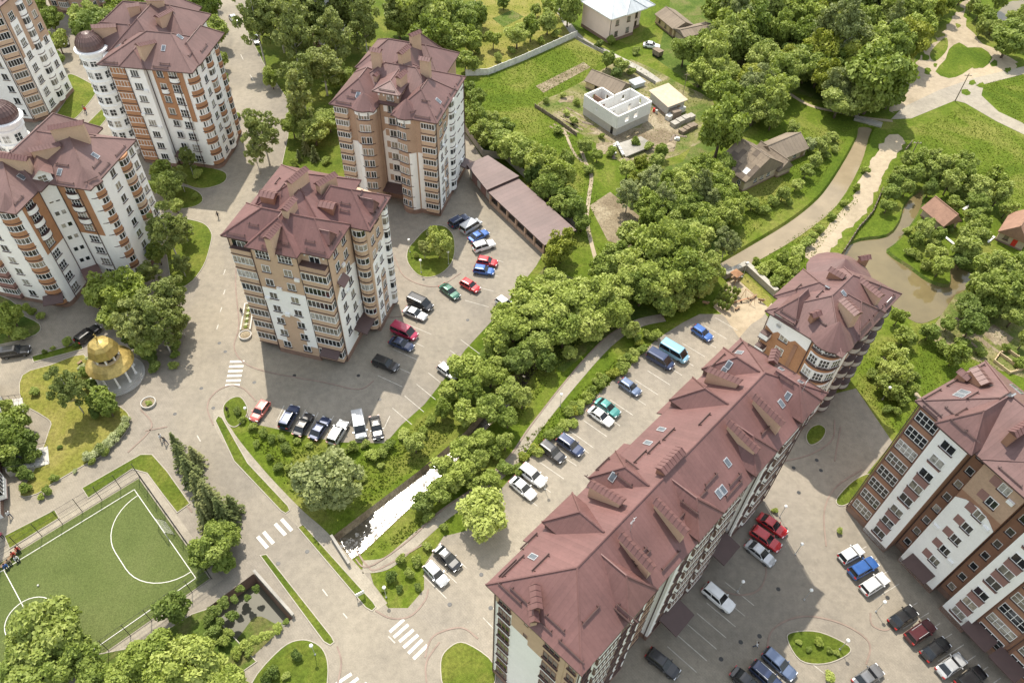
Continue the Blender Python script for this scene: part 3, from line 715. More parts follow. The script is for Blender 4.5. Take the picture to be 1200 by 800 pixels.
class Face:
    def __init__(f, b, p, q):
        f.b = b; f.p = Vector((p[0], p[1], 0)); d = Vector((q[0]-p[0], q[1]-p[1], 0)); f.len = d.length; f.d = d.normalized(); f.rz = math.atan2(d.y, d.x)
        f.n = Vector((f.d.y, -f.d.x, 0))
    def at(f, u, z, out=0.0):
        v = f.p+f.d*u+f.n*out; return (v.x, v.y, z)
    def win(f, u, z, w_=1.4, h=1.45, nx=2, nz=1, frame='pvc', out=0.0, sill=True):
        a, p, s = window_mesh(w_, h, nx, nz, frame)
        o = obj('window', a, f.b.root, f.at(u, z, out), f.rz); obj('pane', p, o)
        if sill: obj('sill', s, o)
        return o
    def bay(f, u, z, w_=3.2, d=0.9, h=2.8, arc=0, mat='tan', glazed=True, npan=5, frame='pvc', out=0.0):
        b, l, fr, p = bay_mesh(w_, d, h, arc, mat, glazed, npan, frame)
        o = obj('balcony', b, f.b.root, f.at(u, z, out), f.rz); obj('ledge', l, o)
        if fr: obj(fr.name.split('.')[0], fr, o)
        if p: obj('pane', p, o)
        return o
    def panel(f, poly, mat, out=0.03, name='wall_panel'):
        n = len(poly); v = [(u, -out, z) for u, z in poly]+[(u, 0.0, z) for u, z in poly]
        ar = sum(poly[i-1][0]*poly[i][1]-poly[i][0]*poly[i-1][1] for i in range(n))
        fr = tuple(range(n)) if ar > 0 else tuple(range(n-1, -1, -1))
        fs = [fr]+[(i, (i+1) % n, n+(i+1) % n, n+i) for i in range(n)]
        return obj(name, mesh(name, v, fs, MATS[mat]), f.b.root, tuple(f.p), f.rz)
    def rect(f, u0, u1, z0, z1, mat, out=0.03): return f.panel([(u0,z0),(u1,z0),(u1,z1),(u0,z1)], mat, out)
    def arch(f, u0, u1, z0, z1, mat, out=0.05, rise=None):
        r = (u1-u0)/2; rise = r if rise is None else rise; m = (u0+u1)/2
        return f.panel([(u0, z0), (u1, z0)]+[(m+r*math.cos(math.pi*i/8), z1-rise+rise*math.sin(math.pi*i/8)) for i in range(9)], mat, out)
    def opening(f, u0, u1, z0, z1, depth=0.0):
        """flat dark panel: the shade inside an open front, put in as colour"""
        return f.panel([(u0,z0),(u1,z0),(u1,z1),(u0,z1)], 'dark_glass', 0.02, 'shade_panel')
    def ac(f, u, z, out=0.0):
        if 'ac' not in CACHE:
            m = MB(); m.box(-.4, .4, -.32, 0, 0, .55); q = MB(); q.lathe([(.2,0),(.2,.02)], 12); CACHE['ac'] = m.me('air_conditioner', MATS['pvc'])
        obj('air_conditioner', CACHE['ac'], f.b.root, f.at(u, z, out), f.rz)
    def column(f, u, zs, **k):
        for z in zs: f.win(u, z, **k)
    def frieze(f, u0, u1, z, mat='white', h=0.7, teeth=True):
        """white cornice band with hanging teeth under the eave"""
        f.rect(u0, u1, z-h*.45, z, mat, 0.10)
        if teeth:
            n = max(2, int((u1-u0)/0.9)); m = MB()
            for i in range(n):
                u = u0+(u1-u0)*(i+.5)/n; m.box(u-.13, u+.13, -0.09, 0, z-h, z-h*.45)
            obj('cornice_teeth', m.me('cornice_teeth', MATS[mat]), f.b.root, tuple(f.p), f.rz)
# ------------------------------------------------------------------ tower E: tan and white, the block in the car park
def tower_tan():
    b = Bld('apartment_tower', 'tan and white eight storey tower beside the crosswalk, reddish hipped roof', (-43.6, 85.8), -13.3, group='apartment towers')
    H0, fh, n, top = 1.0, 2.85, 8, 23.7
    Z = [H0+fh*i for i in range(n)]
    b.walls([(0.7,0.1),(4.9,0.1),(4.9,-1.0),(12.3,-1.0),(12.3,0.1),(16.6,0.1),(16.6,8.2),(19.3,8.2),(19.3,15.6),(11,17.3),(1.2,17.0)], 0, top, 'tan', 1.0)
    f = b.face((0.7,0.1),(4.9,0.1))
    for i in range(7): f.bay(2.0, Z[i], 3.3, 0.7, fh, 0, 'tan', True, 5)
    f.bay(2.0, Z[7], 3.3, 0.7, fh, 0, 'tan', False); f.opening(0.5, 3.6, Z[7]+.1, Z[7]+2.2); f.win(2.0, Z[7]+.2, 1.5, 1.9, 2)
    f = b.face((4.9,-1.0),(12.3,-1.0))
    f.panel([(1.9,3.2),(1.9,9.0),(2.3,9.7),(3.7,10.1),(5.1,9.7),(5.5,9.0),(5.5,3.2),(7.35,3.2),(7.35,15.4),(0.05,15.4),(0.05,3.2)], 'white', 0.05)
    for i in range(8):
        for u in (1.75, 5.35):
            if i == 7: f.win(u, Z[i]+.7, 2.2, 1.6, 4, 2)
            else: f.win(u, Z[i]+.85, 1.35, 1.4, 2, 1, out=0.05)
    f.frieze(0, 7.4, top)
    f = b.face((12.3,0.1),(16.6,0.1))
    for i in range(7): f.bay(2.2, Z[i], 4.1, 1.2, fh, 0, 'tan', True, 6)
    f.bay(2.2, Z[7], 4.1, 1.2, fh-.1, 0, 'light_brick', False); f.win(2.2, Z[7]+.15, 1.7, 2.0, 2)
    f.frieze(0.2, 4.2, top)
    f = b.face((16.6,0.1),(16.6,8.2))
    f.panel([(0.3,1.3),(7.9,1.3),(7.9,15.8),(5.6,16.6),(3.8,16.4),(2.0,15.6),(0.3,14.0)], 'white', 0.05)
    for i in range(8):
        if i > 0: f.win(2.4, Z[i]+.8, 1.3, 1.5, 2, out=0.05)
        f.win(5.4, Z[i]+.8, 1.3, 1.5, 2, out=0.05)
    b.canopy(-1.2, 1.2, -1.0, 0.0, 17.0, 0.7, 'roof_dull', 90, False, (16.7, 2.6))
    f.frieze(0, 8, top)
    f = b.face((16.6,8.2),(19.3,8.2))
    for i in range(8): f.bay(1.35, Z[i]-.3, 2.2, 0.8, fh-.2, 5, 'tan', True, 4)
    f = b.face((19.3,8.2),(19.3,15.6))
    f.panel([(0.5,1.2),(6.4,1.2),(6.4,17.6),(0.5,15.2)], 'white', 0.05)
    f.arch(2.7, 4.5, 1.0, 11.5, 'light_brick', 0.08)
    for i in range(8):
        f.win(1.5, Z[i]+.8, 1.1, 1.4, 2, out=0.05)
        f.win(3.6, Z[i]+.8, 1.1, 1.4, 2, out=0.08)
        f.bay(6.6, Z[i], 1.5, 0.7, fh, 5, 'white', True, 3)
    b.hip(-0.1, 17.2, -0.4, 7.6, 23.9, 27.3, 'x', 5.4, 3.5)
    b.hip(4.5, 12.8, -1.7, 11, 23.95, 27.35, 'y', 4.0, 2)
    b.hip(0.5, 14.5, 4.5, 18.2, 23.85, 27.9, 'y', 6, 6)
    b.hip(10.5, 20.3, 7.4, 16.2, 23.5, 27.0, 'x', 2, 4.4)
    # small triangular dormers
    for c, a in (((2.4, 7.6), 0), ):
        b.dormer(c, a, 1.8, 3, 24.0, 24.7, 26.0, 0.3)
    b.dormer((16.4, 2.6), 180, 2.0, 3.2, 24.2, 24.8, 26.3, 0.1)
    b.dormer((19.5, 11.6), 180, 1.9, 3.0, 24.0, 24.5, 26.0, 0.1)
    b.finish_roof(('roof_red', 'dark_trim', 'tan'))
    z1 = lambda x, y: (255+x/5.44, 190+y/5.44)
    for x, y, a, ln, h in ((365,500,90,3.4,1.9),(465,320,90,3.0,1.6),(520,150,80,4.0,2.0),(700,170,70,3.6,1.9)):
        b.pxchim(*z1(x, y), a, ln, 0.9, h, 'tan', 0.3)
    for x, y in ((330,235),(705,300)): b.pxchim(*z1(x, y), 0, 2.2, 1.3, 0.9, 'dull_brown')
    for a, c in (((5.0,-1.7),(12.3,-1.7)),((12.9,-.4),(17,-.4)),((0.2,-.4),(4.4,-.4)),((17.2,0.2),(17.2,7)),((20.3,8),(20.3,15.6))): b.eave_guards(a, c, 0.5)
    for x, y in ((230,400),(295,480),(425,515),(590,505),(385,125),(415,165),(815,265),(960,240),(810,310),(910,200)): b.guard(*z1(x, y), 1.8)
    fa = b.face((4.9,-1.0),(12.3,-1.0))
    for u, i in ((3.2,5),(6.7,6),(3.4,3),(.6,4)): fa.ac(u, Z[i]+.4, .06)
    fa = b.face((16.6,0.1),(16.6,8.2))
    for u, i in ((4.0,4),(7.0,2),(3.9,6)): fa.ac(u, Z[i]+.3, .06)
    for x, y in ((0.65,0.05),(4.85,-1.05),(12.35,-1.05),(16.7,0.0),(16.7,8.05),(19.4,15.5)): b.pipe(x, y, 0.5, top)
    b.canopy(-1.6, 1.6, -1.6, 0, 3.6, 0.5, 'dark_trim', 0, True, (14.7, -0.9))
    b.canopy(-2.0, 2.0, -2.2, 0, 4.0, 0.6, 'dark_trim', 90, True, (16.7, 5.8))
tower_tan()

# ------------------------------------------------------------------ tower D: behind it, by the garages
def tower_round():
    b = Bld('apartment_tower', 'tan and white tower with rounded bays beside the long low garage', (-35.2, 125.5), -13.5, group='apartment towers')
    H0, fh, n, top = 1.1, 2.6, 8, 21.7
    Z = [H0+fh*i for i in range(n)]
    def arcp(cx, cy, r, a0, a1, k=7): return [(cx+r*math.cos(R(a0+(a1-a0)*i/k)), cy+r*math.sin(R(a0+(a1-a0)*i/k))) for i in range(k+1)]
    left = [(0.4,0.2),(4.2,0.2)]+arcp(6.0,1.4,2.2,-120,20)+[(8.2,3.0)]
    right = [(12.2,3.0)]+arcp(14.3,1.4,2.2,160,300)+[(16.3,0.2),(20.2,0.2)]
    b.walls(left+right+[(20.2,16.6),(16.4,16.6),(16.4,23.4),(0.0,23.4)], 0, top, 'light_brick', 1.0)
    b.walls([(8.21,3.01),(12.19,3.01),(12.19,9),(8.21,9)], 20.8, 24.4, 'light_brick', 0)
    f = b.face((0.4,0.2),(4.2,0.2)); f.rect(2.75, 3.75, 1.1, 14.4, 'white', .05)
    for i in range(8): f.bay(1.42, Z[i], 2.5, 0.6, fh, 0, 'tan', True, 5)
    f.frieze(0, 3.8, top, teeth=False)
    f = b.face((16.3,0.2),(20.2,0.2)); f.rect(0.05, 1.2, 1.1, 14.4, 'white', .05)
    for i in range(8): f.bay(2.55, Z[i], 2.6, 0.7, fh, 0, 'tan', True, 5)
    f.frieze(0, 3.9, top, teeth=False)
    # curved bays: window groups with ledges, white piers beside them
    for side, cx, a in ((0, 6.0, -75), (1, 14.3, -105)):
        for i in range(8):
            d = R(a); p = (cx+2.2*math.cos(d), 1.4+2.2*math.sin(d)); t = Vector((-math.sin(d), math.cos(d), 0))
            ff = b.face((p[0]-t.x, p[1]-t.y), (p[0]+t.x, p[1]+t.y))
            ff.win(1.0, Z[i]+.7, 2.0, 1.5, 4, 1, out=-0.05)
            m = ('curve_ledge', side)
            if m not in CACHE:
                pts = arcp(0, 0, 2.28, a-42, a+42, 8); q = arcp(0, 0, 2.0, a+42, a-42, 8); mb = MB(); mb.prism(pts+q, -0.09, 0.03); CACHE[m] = mb.me('ledge', MATS['dark_trim'])
            obj('ledge', CACHE[m], b.root, (cx, 1.4, Z[i]+.55))
        pier = arcp(0, 0, 2.26, -162 if side == 0 else -74, -106 if side == 0 else -18, 5); pier2 = arcp(0, 0, 2.0, -106 if side == 0 else -18, -162 if side == 0 else -74, 5)
        mb = MB(); mb.prism(pier+pier2, 1.1, 14.4); mb.build('white_pier', MATS['white'], b.root, (cx, 1.4, 0))
        fr = arcp(0, 0, 2.3, -125 if side == 0 else -180, 0 if side == 0 else -55, 8); fr2 = arcp(0, 0, 2.1, 0 if side == 0 else -55, -125 if side == 0 else -180, 8)
        mb = MB(); mb.prism(fr+fr2, top-.9, top); mb.build('cornice', MATS['white'], b.root, (cx, 1.4, 0))
    f = b.face((8.2,3.0),(12.2,3.0))
    f.panel([(0.15,3.8),(3.85,3.8),(3.85,15.6),(3.2,16.4),(0.8,16.4),(0.15,15.6)], 'white', 0.05)
    for i in range(1, 8):
        f.win(2.3, Z[i]+.8, 1.3, 1.4, 2, out=0.05); f.rect(0.75, 1.5, Z[i]+.8, Z[i]+2.2, 'light_brick' if i < 6 else 'white', 0.07)
    f.win(2.3, Z[7]+3.2, 1.4, 1.5, 2)
    f.frieze(-.3, 4.3, 24.3, h=1.0)
    b.canopy(-2.1, 2.1, -2.6, 0, 3.6, 0.3, 'dark_trim', 0, True, (10.2, 2.9))
    f = b.face((20.2,0.2),(20.2,16.6))
    f.panel([(0.5,1.2),(16.0,1.2),(16.0,21.0),(8,21.0),(6.2,17.2),(3.5,16.2),(0.5,14.0)], 'white', 0.05)
    f.arch(3.4, 5.6, 1.0, 11.0, 'light_brick', 0.08)
    for i in range(8):
        f.win(2.2, Z[i]+.7, 1.2, 1.4, 2, out=0.05); f.win(4.5, Z[i]+.7, 1.2, 1.4, 2, out=0.08)
        f.bay(8.3, Z[i], 2.2, 0.7, fh, 5, 'white', True, 4); f.win(12.6, Z[i]+.7, 1.3, 1.4, 2); f.win(15, Z[i]+.7, 1.3, 1.4, 2)
    f.frieze(0, 16.4, top)
    b.hip(-0.2, 20.8, 2.5, 16.4, 21.9, 26.2, 'x', 7.5, 7.5)
    b.hip(-0.2, 8.6, -0.6, 11, 21.95, 25.4, 'y', 4.6, 3); b.hip(11.8, 20.8, -0.6, 11, 21.95, 25.4, 'y', 4.6, 3)
    b.hip(-0.6, 17.0, 12.5, 24.2, 22.2, 26.0, 'x', 5, 5)
    b.hip(6.2, 14.0, 8.0, 24.4, 22.0, 27.2, 'y', 2, 4)
    b.hip(7.5, 12.9, 1.9, 12.5, 24.6, 25.7, 'y', 2.6, 0.5)
    b.cone((6.0, 1.4), 2.75, 22.0, 24.3); b.cone((14.3, 1.4), 2.75, 22.0, 24.6)
    # gable windows facing the sun
    b.finish_roof(('roof', 'dark_trim', 'tan'))
    z3 = lambda x, y: (380+x/6.96, 35+y/6.96)
    for x, y, a, ln, w_, h in ((435,300,0,1.8,1.0,3.2),(830,370,0,1.8,1.1,3.2),(655,240,80,3.0,0.9,1.8),(635,440,80,2.4,0.9,1.8),(745,130,60,2.2,0.8,2.4),(430,400,80,1.2,.6,.9)):
        b.pxchim(*z3(x, y), a, ln, w_, h, 'tan')
    b.skylight(*z3(275,535)); b.skylight(*z3(930,580))
    for a, c in (((0,-.6),(5,-.6)),((15,-.6),(20.5,-.6)),((20.8,0),(20.8,16)),((8,1.9),(12.5,1.9))): b.eave_guards(a, c, 0.6)
    for x, y in ((220,550),(730,665),(800,465),(255,500),(830,580)): b.guard(*z3(x, y), 1.8)
    for x, y in ((0.3,0.15),(8.15,2.9),(12.25,2.9),(20.3,0.1),(20.3,16.5)): b.pipe(x, y, 0.5, top)
    b.canopy(-1.5, 1.5, -1.8, 0, 3.2, 0.4, 'dark_trim', 90, True, (20.3, 14.5))
    for u, i in ((3.3,2),(3.3,5),(10.6,3),(10.6,6),(13.8,1)): f.ac(u, Z[i]+.2, .06)
tower_round()
def arcp(cx, cy, r, a0, a1, k=7): return [(cx+r*math.cos(R(a0+(a1-a0)*i/k)), cy+r*math.sin(R(a0+(a1-a0)*i/k))) for i in range(k+1)]
def turret(b, x, y, r, z0, z1, fh, Z):
    """white round corner tower with a ribbed dome"""
    m = MB(); m.lathe([(r, z0), (r, z1-1.6), (r+.25, z1-1.5), (r+.25, z1-1.2), (r, z1-1.1), (r+.1, z1-.4), (r+.7, z1-.1), (r+.7, z1+.25), (r+.1, z1+.35)], 20); m.build('turret', MATS['white'], b.root, (x, y, 0))
    d = MB(); R1 = r+.15
    d.lathe([(R1, 0), (R1*1.02, .5), (R1*.96, 1.1), (R1*.82, 1.8), (R1*.6, 2.4), (R1*.33, 2.8), (.05, 3.0)], 24)
    for i in range(24):
        a = 2*math.pi*i/24; pr = [(R1*1.02, .4), (R1*.98, 1.1), (R1*.84, 1.82), (R1*.62, 2.42), (R1*.3, 2.86)]
        for (r0, h0), (r1, h1) in zip(pr, pr[1:]): d.tube((r0*math.cos(a), r0*math.sin(a), h0), (r1*math.cos(a), r1*math.sin(a), h1), .05, n=4, cap=False)
    me = d.me('dome', MATS['roof_dome'], False); me.uv_layers.new(name='roof'); obj('dome', me, b.root, (x, y, z1+.3))
    for z in Z:
        for a in (-150, -110, -70, -25):
            p = (x+r*math.cos(R(a)), y+r*math.sin(R(a))); t = (-math.sin(R(a)), math.cos(R(a)))
            f = b.face((p[0]-t[0], p[1]-t[1]), (p[0]+t[0], p[1]+t[1])); f.win(1.0, z+.7, 1.25, 1.5, 2, 2, out=-0.02, sill=False)
        k = ('tring', r)
        if k not in CACHE:
            mb = MB(); mb.lathe([(r+.02, 0), (r+.22, .02), (r+.22, .16), (r+.02, .3)], 20); CACHE[k] = mb.me('ledge', MATS['white'])
        obj('ledge', CACHE[k], b.root, (x, y, z+.1))

# ------------------------------------------------------------------ block B: white and brick, with a domed turret
def block_turret():
    b = Bld('apartment_block', 'white and brown brick block with domed corner turret, beside the road', (-80.2, 134.2), -5, group='apartment blocks with domed turrets')
    fh, top = 2.7, 22.7; Z = [1.0+fh*i for i in range(8)]
    corner = arcp(15.2, 2.4, 2.0, -90, -10, 6)
    b.walls([(-7.0,7.0),(-4.4,6.4),(-2.2,3.6),(0.4,0.4),(4.1,0.4),(4.1,-0.2),(7.7,-0.2),(7.7,0.9),(8.9,0.9)]+corner+[(17.2,3.4),(17.2,9.0),(16.4,14.0),(11.6,14.6),(11.6,21),(3.5,24.4),(-5,21),(-8,13)], 0, top, 'white', 0.9)
    turret(b, -4.4, 4.2, 2.4, 0, top+.6, fh, Z)
    f = b.face((0.4,0.4),(4.1,0.4))
    f.rect(0.05, 3.65, 0.9, top-.5, 'brown_brick')
    for i in range(8): f.bay(1.95, Z[i], 3.2, 0.45, fh, 0, 'brown_brick', True, 5)
    f = b.face((4.1,-0.2),(7.7,-0.2))
    for i in range(8): f.win(1.6, Z[i]+.8, 1.6, 1.4, 3)
    f.arch(0.7, 2.5, Z[7]+2.3, Z[7]+2.75, 'white', 0.1, .4)
    f = b.face((8.9,0.7),(15.2,0.35))
    f.rect(0.05, 6.2, 11.4, top-.5, 'brown_brick', 0.12)
    f.rect(3.2, 5.2, 11.2, 17.6, 'white', 0.16)
    for i in range(8):
        f.win(1.5, Z[i]+.75, 1.3, 1.4, 2, out=0.12); f.win(4.2, Z[i]+.6, 1.7, 1.6, 3, 2, out=0.17)
    f.bay(4.2, Z[7]+.1, 2.0, 0.6, .9, 6, 'white', False, out=0.12); f.bay(1.5, Z[6]+.1, 1.5, .5, .9, 6, 'white', False, out=0.12)
    b.canopy(-1.4, 1.4, -1.8, 0, 3.4, 0.2, 'dark_trim', 0, True, (9.8, 0.7))
    # rounded glazed corner
    f = b.face((15.7,0.5),(17.15,2.6))
    for i in range(8): f.bay(1.28, Z[i], 2.8, 0.8, fh, 7, 'brown_brick', True, 6, out=-0.25)
    f = b.face((17.2,3.4),(17.2,9.0))
    for i in range(8): f.win(1.2, Z[i]+.8, 1.3, 1.4, 2); f.bay(4.2, Z[i], 2.4, 0.6, fh, 5, 'brown_brick' if i % 2 else 'white', True, 4)
    f = b.face((16.9,9.2),(16.4,14.0))
    for i in range(8): f.win(1.5, Z[i]+.8, 1.3, 1.4, 2); f.bay(3.6, Z[i], 2.0, 0.6, fh, 5, 'brown_brick', True, 4)
    b.hip(-1.0, 17.8, -0.8, 11.6, 22.9, 27.2, 'x', 8.5, 5.5)
    b.hip(-7.6, 6, 4.4, 13, 22.85, 26.4, 'x', 4, 4)
    b.hip(-8.2, 12.4, 10.0, 22.5, 22.8, 27.2, 'x', 6, 5)
    b.hip(-1, 9.4, 4.0, 25.0, 22.9, 27.6, 'y', 5, 4)
    b.hip(3.4, 8.6, -0.9, 7.0, 22.95, 25.2, 'y', 2.6, 0.5)
    b.hip(11.9, 18.0, 2.4, 15.2, 22.85, 25.6, 'y', 3, 3)
    b.cone((15.2, 2.4), 2.7, 22.95, 25.0, -100, 0, 8)
    b.finish_roof(('roof_dull', 'dark_trim', 'white'))
    zb = lambda x, y: (85+x/6, y/6)
    for x, y, a, ln, w_, h, sl in ((545,340,65,4.6,.9,1.6,1.2),(240,235,25,4.0,1.0,1.6,0.3),(440,90,30,2.2,1.0,1.5,0),(660,150,75,4.2,1.0,1.8,.4),(590,40,20,3.2,1.0,1.4,.2)): b.pxchim(*zb(x, y), a, ln, w_, h, 'tan', sl)
    for x, y in ((320,325),(640,340),(755,260)): b.skylight(*zb(x, y))
    for x, y in ((370,295),(260,440),(830,380),(650,450)): b.guard(*zb(x, y), 2.2)
    for a, c in (((0,-.8),(3.2,-.8)),((9,-.8),(14,-.8)),((17.6,3.5),(17.6,11))): b.eave_guards(a, c, 0.5)
    fa = b.face((4.1,-0.2),(7.7,-0.2))
    for u, i in ((2.8,6),(2.9,3),(.4,4)): fa.ac(u, Z[i]+.3)
    for x, y in ((0.3,0.3),(4.05,-.3),(7.8,0.7),(13.7,0.05),(17.1,3.3),(17.1,9)): b.pipe(x, y, 0.5, top)
block_turret()

# ------------------------------------------------------------------ block C: two wings round a stair, behind the gazebo
def block_wings():
    b = Bld('apartment_block', 'white and brown brick block with two wings meeting at a stair', (-77.8, 91.3), -9, group='apartment blocks with domed turrets')
    fh, top = 2.6, 21.7; Z = [1.0+fh*i for i in range(8)]
    rc = arcp(6.3, 9.9, 1.9, -90, -10, 5)
    b.walls([(-24,1.5),(-12.4,0.3),(-3.2,0.1)]+arcp(-1.7, 1.5, 1.4, -90, -10, 4)+[(-0.3,1.6),(-0.3,6.2),(1.6,8.0),(6.3,8.0)]+rc+[(8.1,13.0),(8.1,20.8),(-1.8,21),(-8,22.4),(-9.5,13),(-24,12.6)], 0, top, 'white', 0.9)
    # stair front set across the inner corner
    f = b.face((-0.32,6.15),(1.62,8.02))
    f.panel([(0,18.5),(2.7,18.5),(2.7,23.6),(1.35,24.8),(0,23.6)], 'white', 0.04)
    for i in range(8):
        for u in (0.85, 1.85): f.win(u, Z[i]+1.6, 0.75, 0.9, 1, sill=False)
    f.win(1.35, 22.4, 1.3, 1.2, 2, 2, out=0.05)
    b.canopy(-1.5, 1.5, -2.0, 0, 3.6, 0.6, 'roof_dull', 44, True, (0.75, 7.0))
    # right wing front
    f = b.face((1.6,8.0),(6.4,8.0))
    f.rect(0.1, 4.8, 11.3, top-.4, 'brown_brick')
    for i in range(8): f.win(2.3, Z[i]+.7, 1.7, 1.5, 3, 2, out=0.03)
    for i in (5, 6, 7): f.bay(2.3, Z[i]-.1, 2.2, 0.6, .9, 6, 'white', False, out=0.03)
    f = b.face((6.7,8.2),(8.2,10.4))
    for i in range(8): f.bay(1.4, Z[i], 2.8, 0.8, fh, 7, 'brown_brick', True, 6, out=-0.15)
    f = b.face((8.1,12.0),(8.1,20.8))
    for i in range(8): f.win(1.6, Z[i]+.75, 1.35, 1.4, 2); f.bay(5.2, Z[i], 2.6, 0.7, fh, 5, 'brown_brick' if i % 2 else 'tan', True, 5); f.win(7.7, Z[i]+.75, 1.2, 1.4, 2)
    # left wing
    f = b.face((-0.3,1.5),(-0.3,6.2))
    f.rect(0.0, 4.6, 11.3, top-.4, 'brown_brick')
    for i in range(8): f.win(1.7, Z[i]+.7, 1.7, 1.5, 3, 2, out=0.03)
    for i in (5, 6, 7): f.bay(1.7, Z[i]-.1, 2.2, 0.6, .9, 6, 'white', False, out=0.03)
    f = b.face((-3.4,-0.1),(-0.7,0.7))
    for i in range(8): f.bay(1.5, Z[i], 2.8, 0.9, fh, 7, 'brown_brick', True, 6, out=-0.1)
    f = b.face((-12.4,0.3),(-3.2,0.1))
    for i in range(8): f.win(6.0, Z[i]+.75, 1.35, 1.4, 2); f.bay(2.2, Z[i], 2.8, 0.7, fh, 0, 'mauve' if i < 3 else 'brown_brick', True, 5)
    b.canopy(-1.6, 1.6, -1.8, 0, 3.2, 0.5, 'dark_trim', 28, True, (-1.9, -0.3))
    b.hip(-24.5, 0.6, -0.7, 13.5, 21.9, 25.8, 'x', 6, 5.0)
    b.hip(-10, 8.4, 7.2, 21.6, 21.9, 26.4, 'x', 6, 6.2)
    b.hip(-8.5, 1.2, 5, 23.4, 22.0, 26.6, 'y', 3, 4)
    b.cone((6.3, 9.9), 2.7, 21.95, 24.2, -100, 0, 8); b.cone((-1.7, 1.5), 2.2, 21.95, 24.0, -100, 0, 8)
    # gable over the stair
    v = [(-2.6,9.4,23.6),(0.0,5.6,23.6),(2.4,7.8,23.6),(-0.6,11.6,23.6),(1.2,6.6,25.0),(-1.8,10.8,25.4)]
    b.addroof(v, [(1,4,5,0),(4,2,3,5)], 0)
    b.finish_roof(('roof_dull', 'dark_trim', 'white'))
    turret(b, -15.1, 20.4, 2.5, 0, top+1.6, fh, Z[5:])
    zc = lambda x, y: (x/6, 120+y/6)
    for x, y, a, ln, w_, h, sl in ((120,440,5,4.6,1.0,1.7,.3),(340,370,48,4.2,1.0,1.8,.6),(500,235,25,5.0,1.0,1.8,-.4)): b.pxchim(*zc(x, y), a, ln, w_, h, 'tan', sl)
    for x, y in ((670,375),(150,525),(420,490)): b.skylight(*zc(x, y))
    for x, y in ((440,440),(680,435),(130,690),(640,545),(45,300),(630,235)): b.guard(*zc(x, y), 2.4)
    for a, c in (((1.8,7.2),(6,7.2)),((8.4,10),(8.4,20)),((-12,-.7),(-2,-.7))): b.eave_guards(a, c, 0.5)
    for x, y in ((-0.25,2.3),(-0.25,6.0),(1.7,7.9),(5.1,7.9),(7.7,13)): b.pipe(x, y, 0.5, top)
block_wings()

# ------------------------------------------------------------------ block A: cut by the picture's edge
def block_edge():
    b = Bld('apartment_block', 'tall white and brown block beside the small lawn, next to turret block', (-109.2, 147.4), -4, group='apartment blocks with domed turrets')
    fh, top = 2.85, 25.4; Z = [1.0+fh*i for i in range(9)]
    b.walls([(-26,-3.0),(-8.6,-3.0),(-8.6,0),(0,0),(2.4,2.6),(2.4,13.6),(-26,15)], 0, top, 'white', 0.9)
    f = b.face((-8.6,0),(0,0))
    for i in range(8): f.win(7.0, Z[i]+.7, 1.4, 1.5, 2); f.win(2.4, Z[i]+.7, 1.6, 1.5, 3)
    f = b.face((-26,-3),(-8.6,-3))
    for i in range(8):
        f.win(15.4, Z[i]+.7, 1.4, 1.5, 2); f.bay(12.5, Z[i], 2.8, 0.7, fh, 0, 'brown_brick', True, 5)
    f = b.face((0,0),(2.4,2.6))
    f.rect(0.2, 3.4, .9, top-.4, 'tan', 0.05)
    for i in range(8): f.bay(1.75, Z[i], 2.8, 0.7, fh, 0, 'tan', True, 5)
    f = b.face((2.4,2.6),(2.4,13.6))
    f.rect(0.0, 11, 14, top-.4, 'light_brick', 0.05)
    f.rect(1.0, 3.6, 10, 21.5, 'white', 0.1)
    for i in range(8): f.win(2.2, Z[i]+.6, 1.7, 1.6, 3, 2, out=0.1); f.bay(6.0, Z[i], 2.2, .7, fh, 5, 'white', True, 4); f.win(9.2, Z[i]+.6, 1.4, 1.5, 2, out=.05)
    b.hip(-26.6, 3.2, -3.8, 15.6, 25.6, 30, 'x', 8, 8)
    b.finish_roof(('roof_dull', 'dark_trim', 'white'))
    for a, c in (((-8,-3.8),(2,-3.8)),((3.2,3),(3.2,13))): b.eave_guards(a, c, 0.6)
    for x, y in ((0.05,-.1),(-8.6,-3.1),(2.5,2.6)): b.pipe(x, y, 0.5, top)
block_edge()

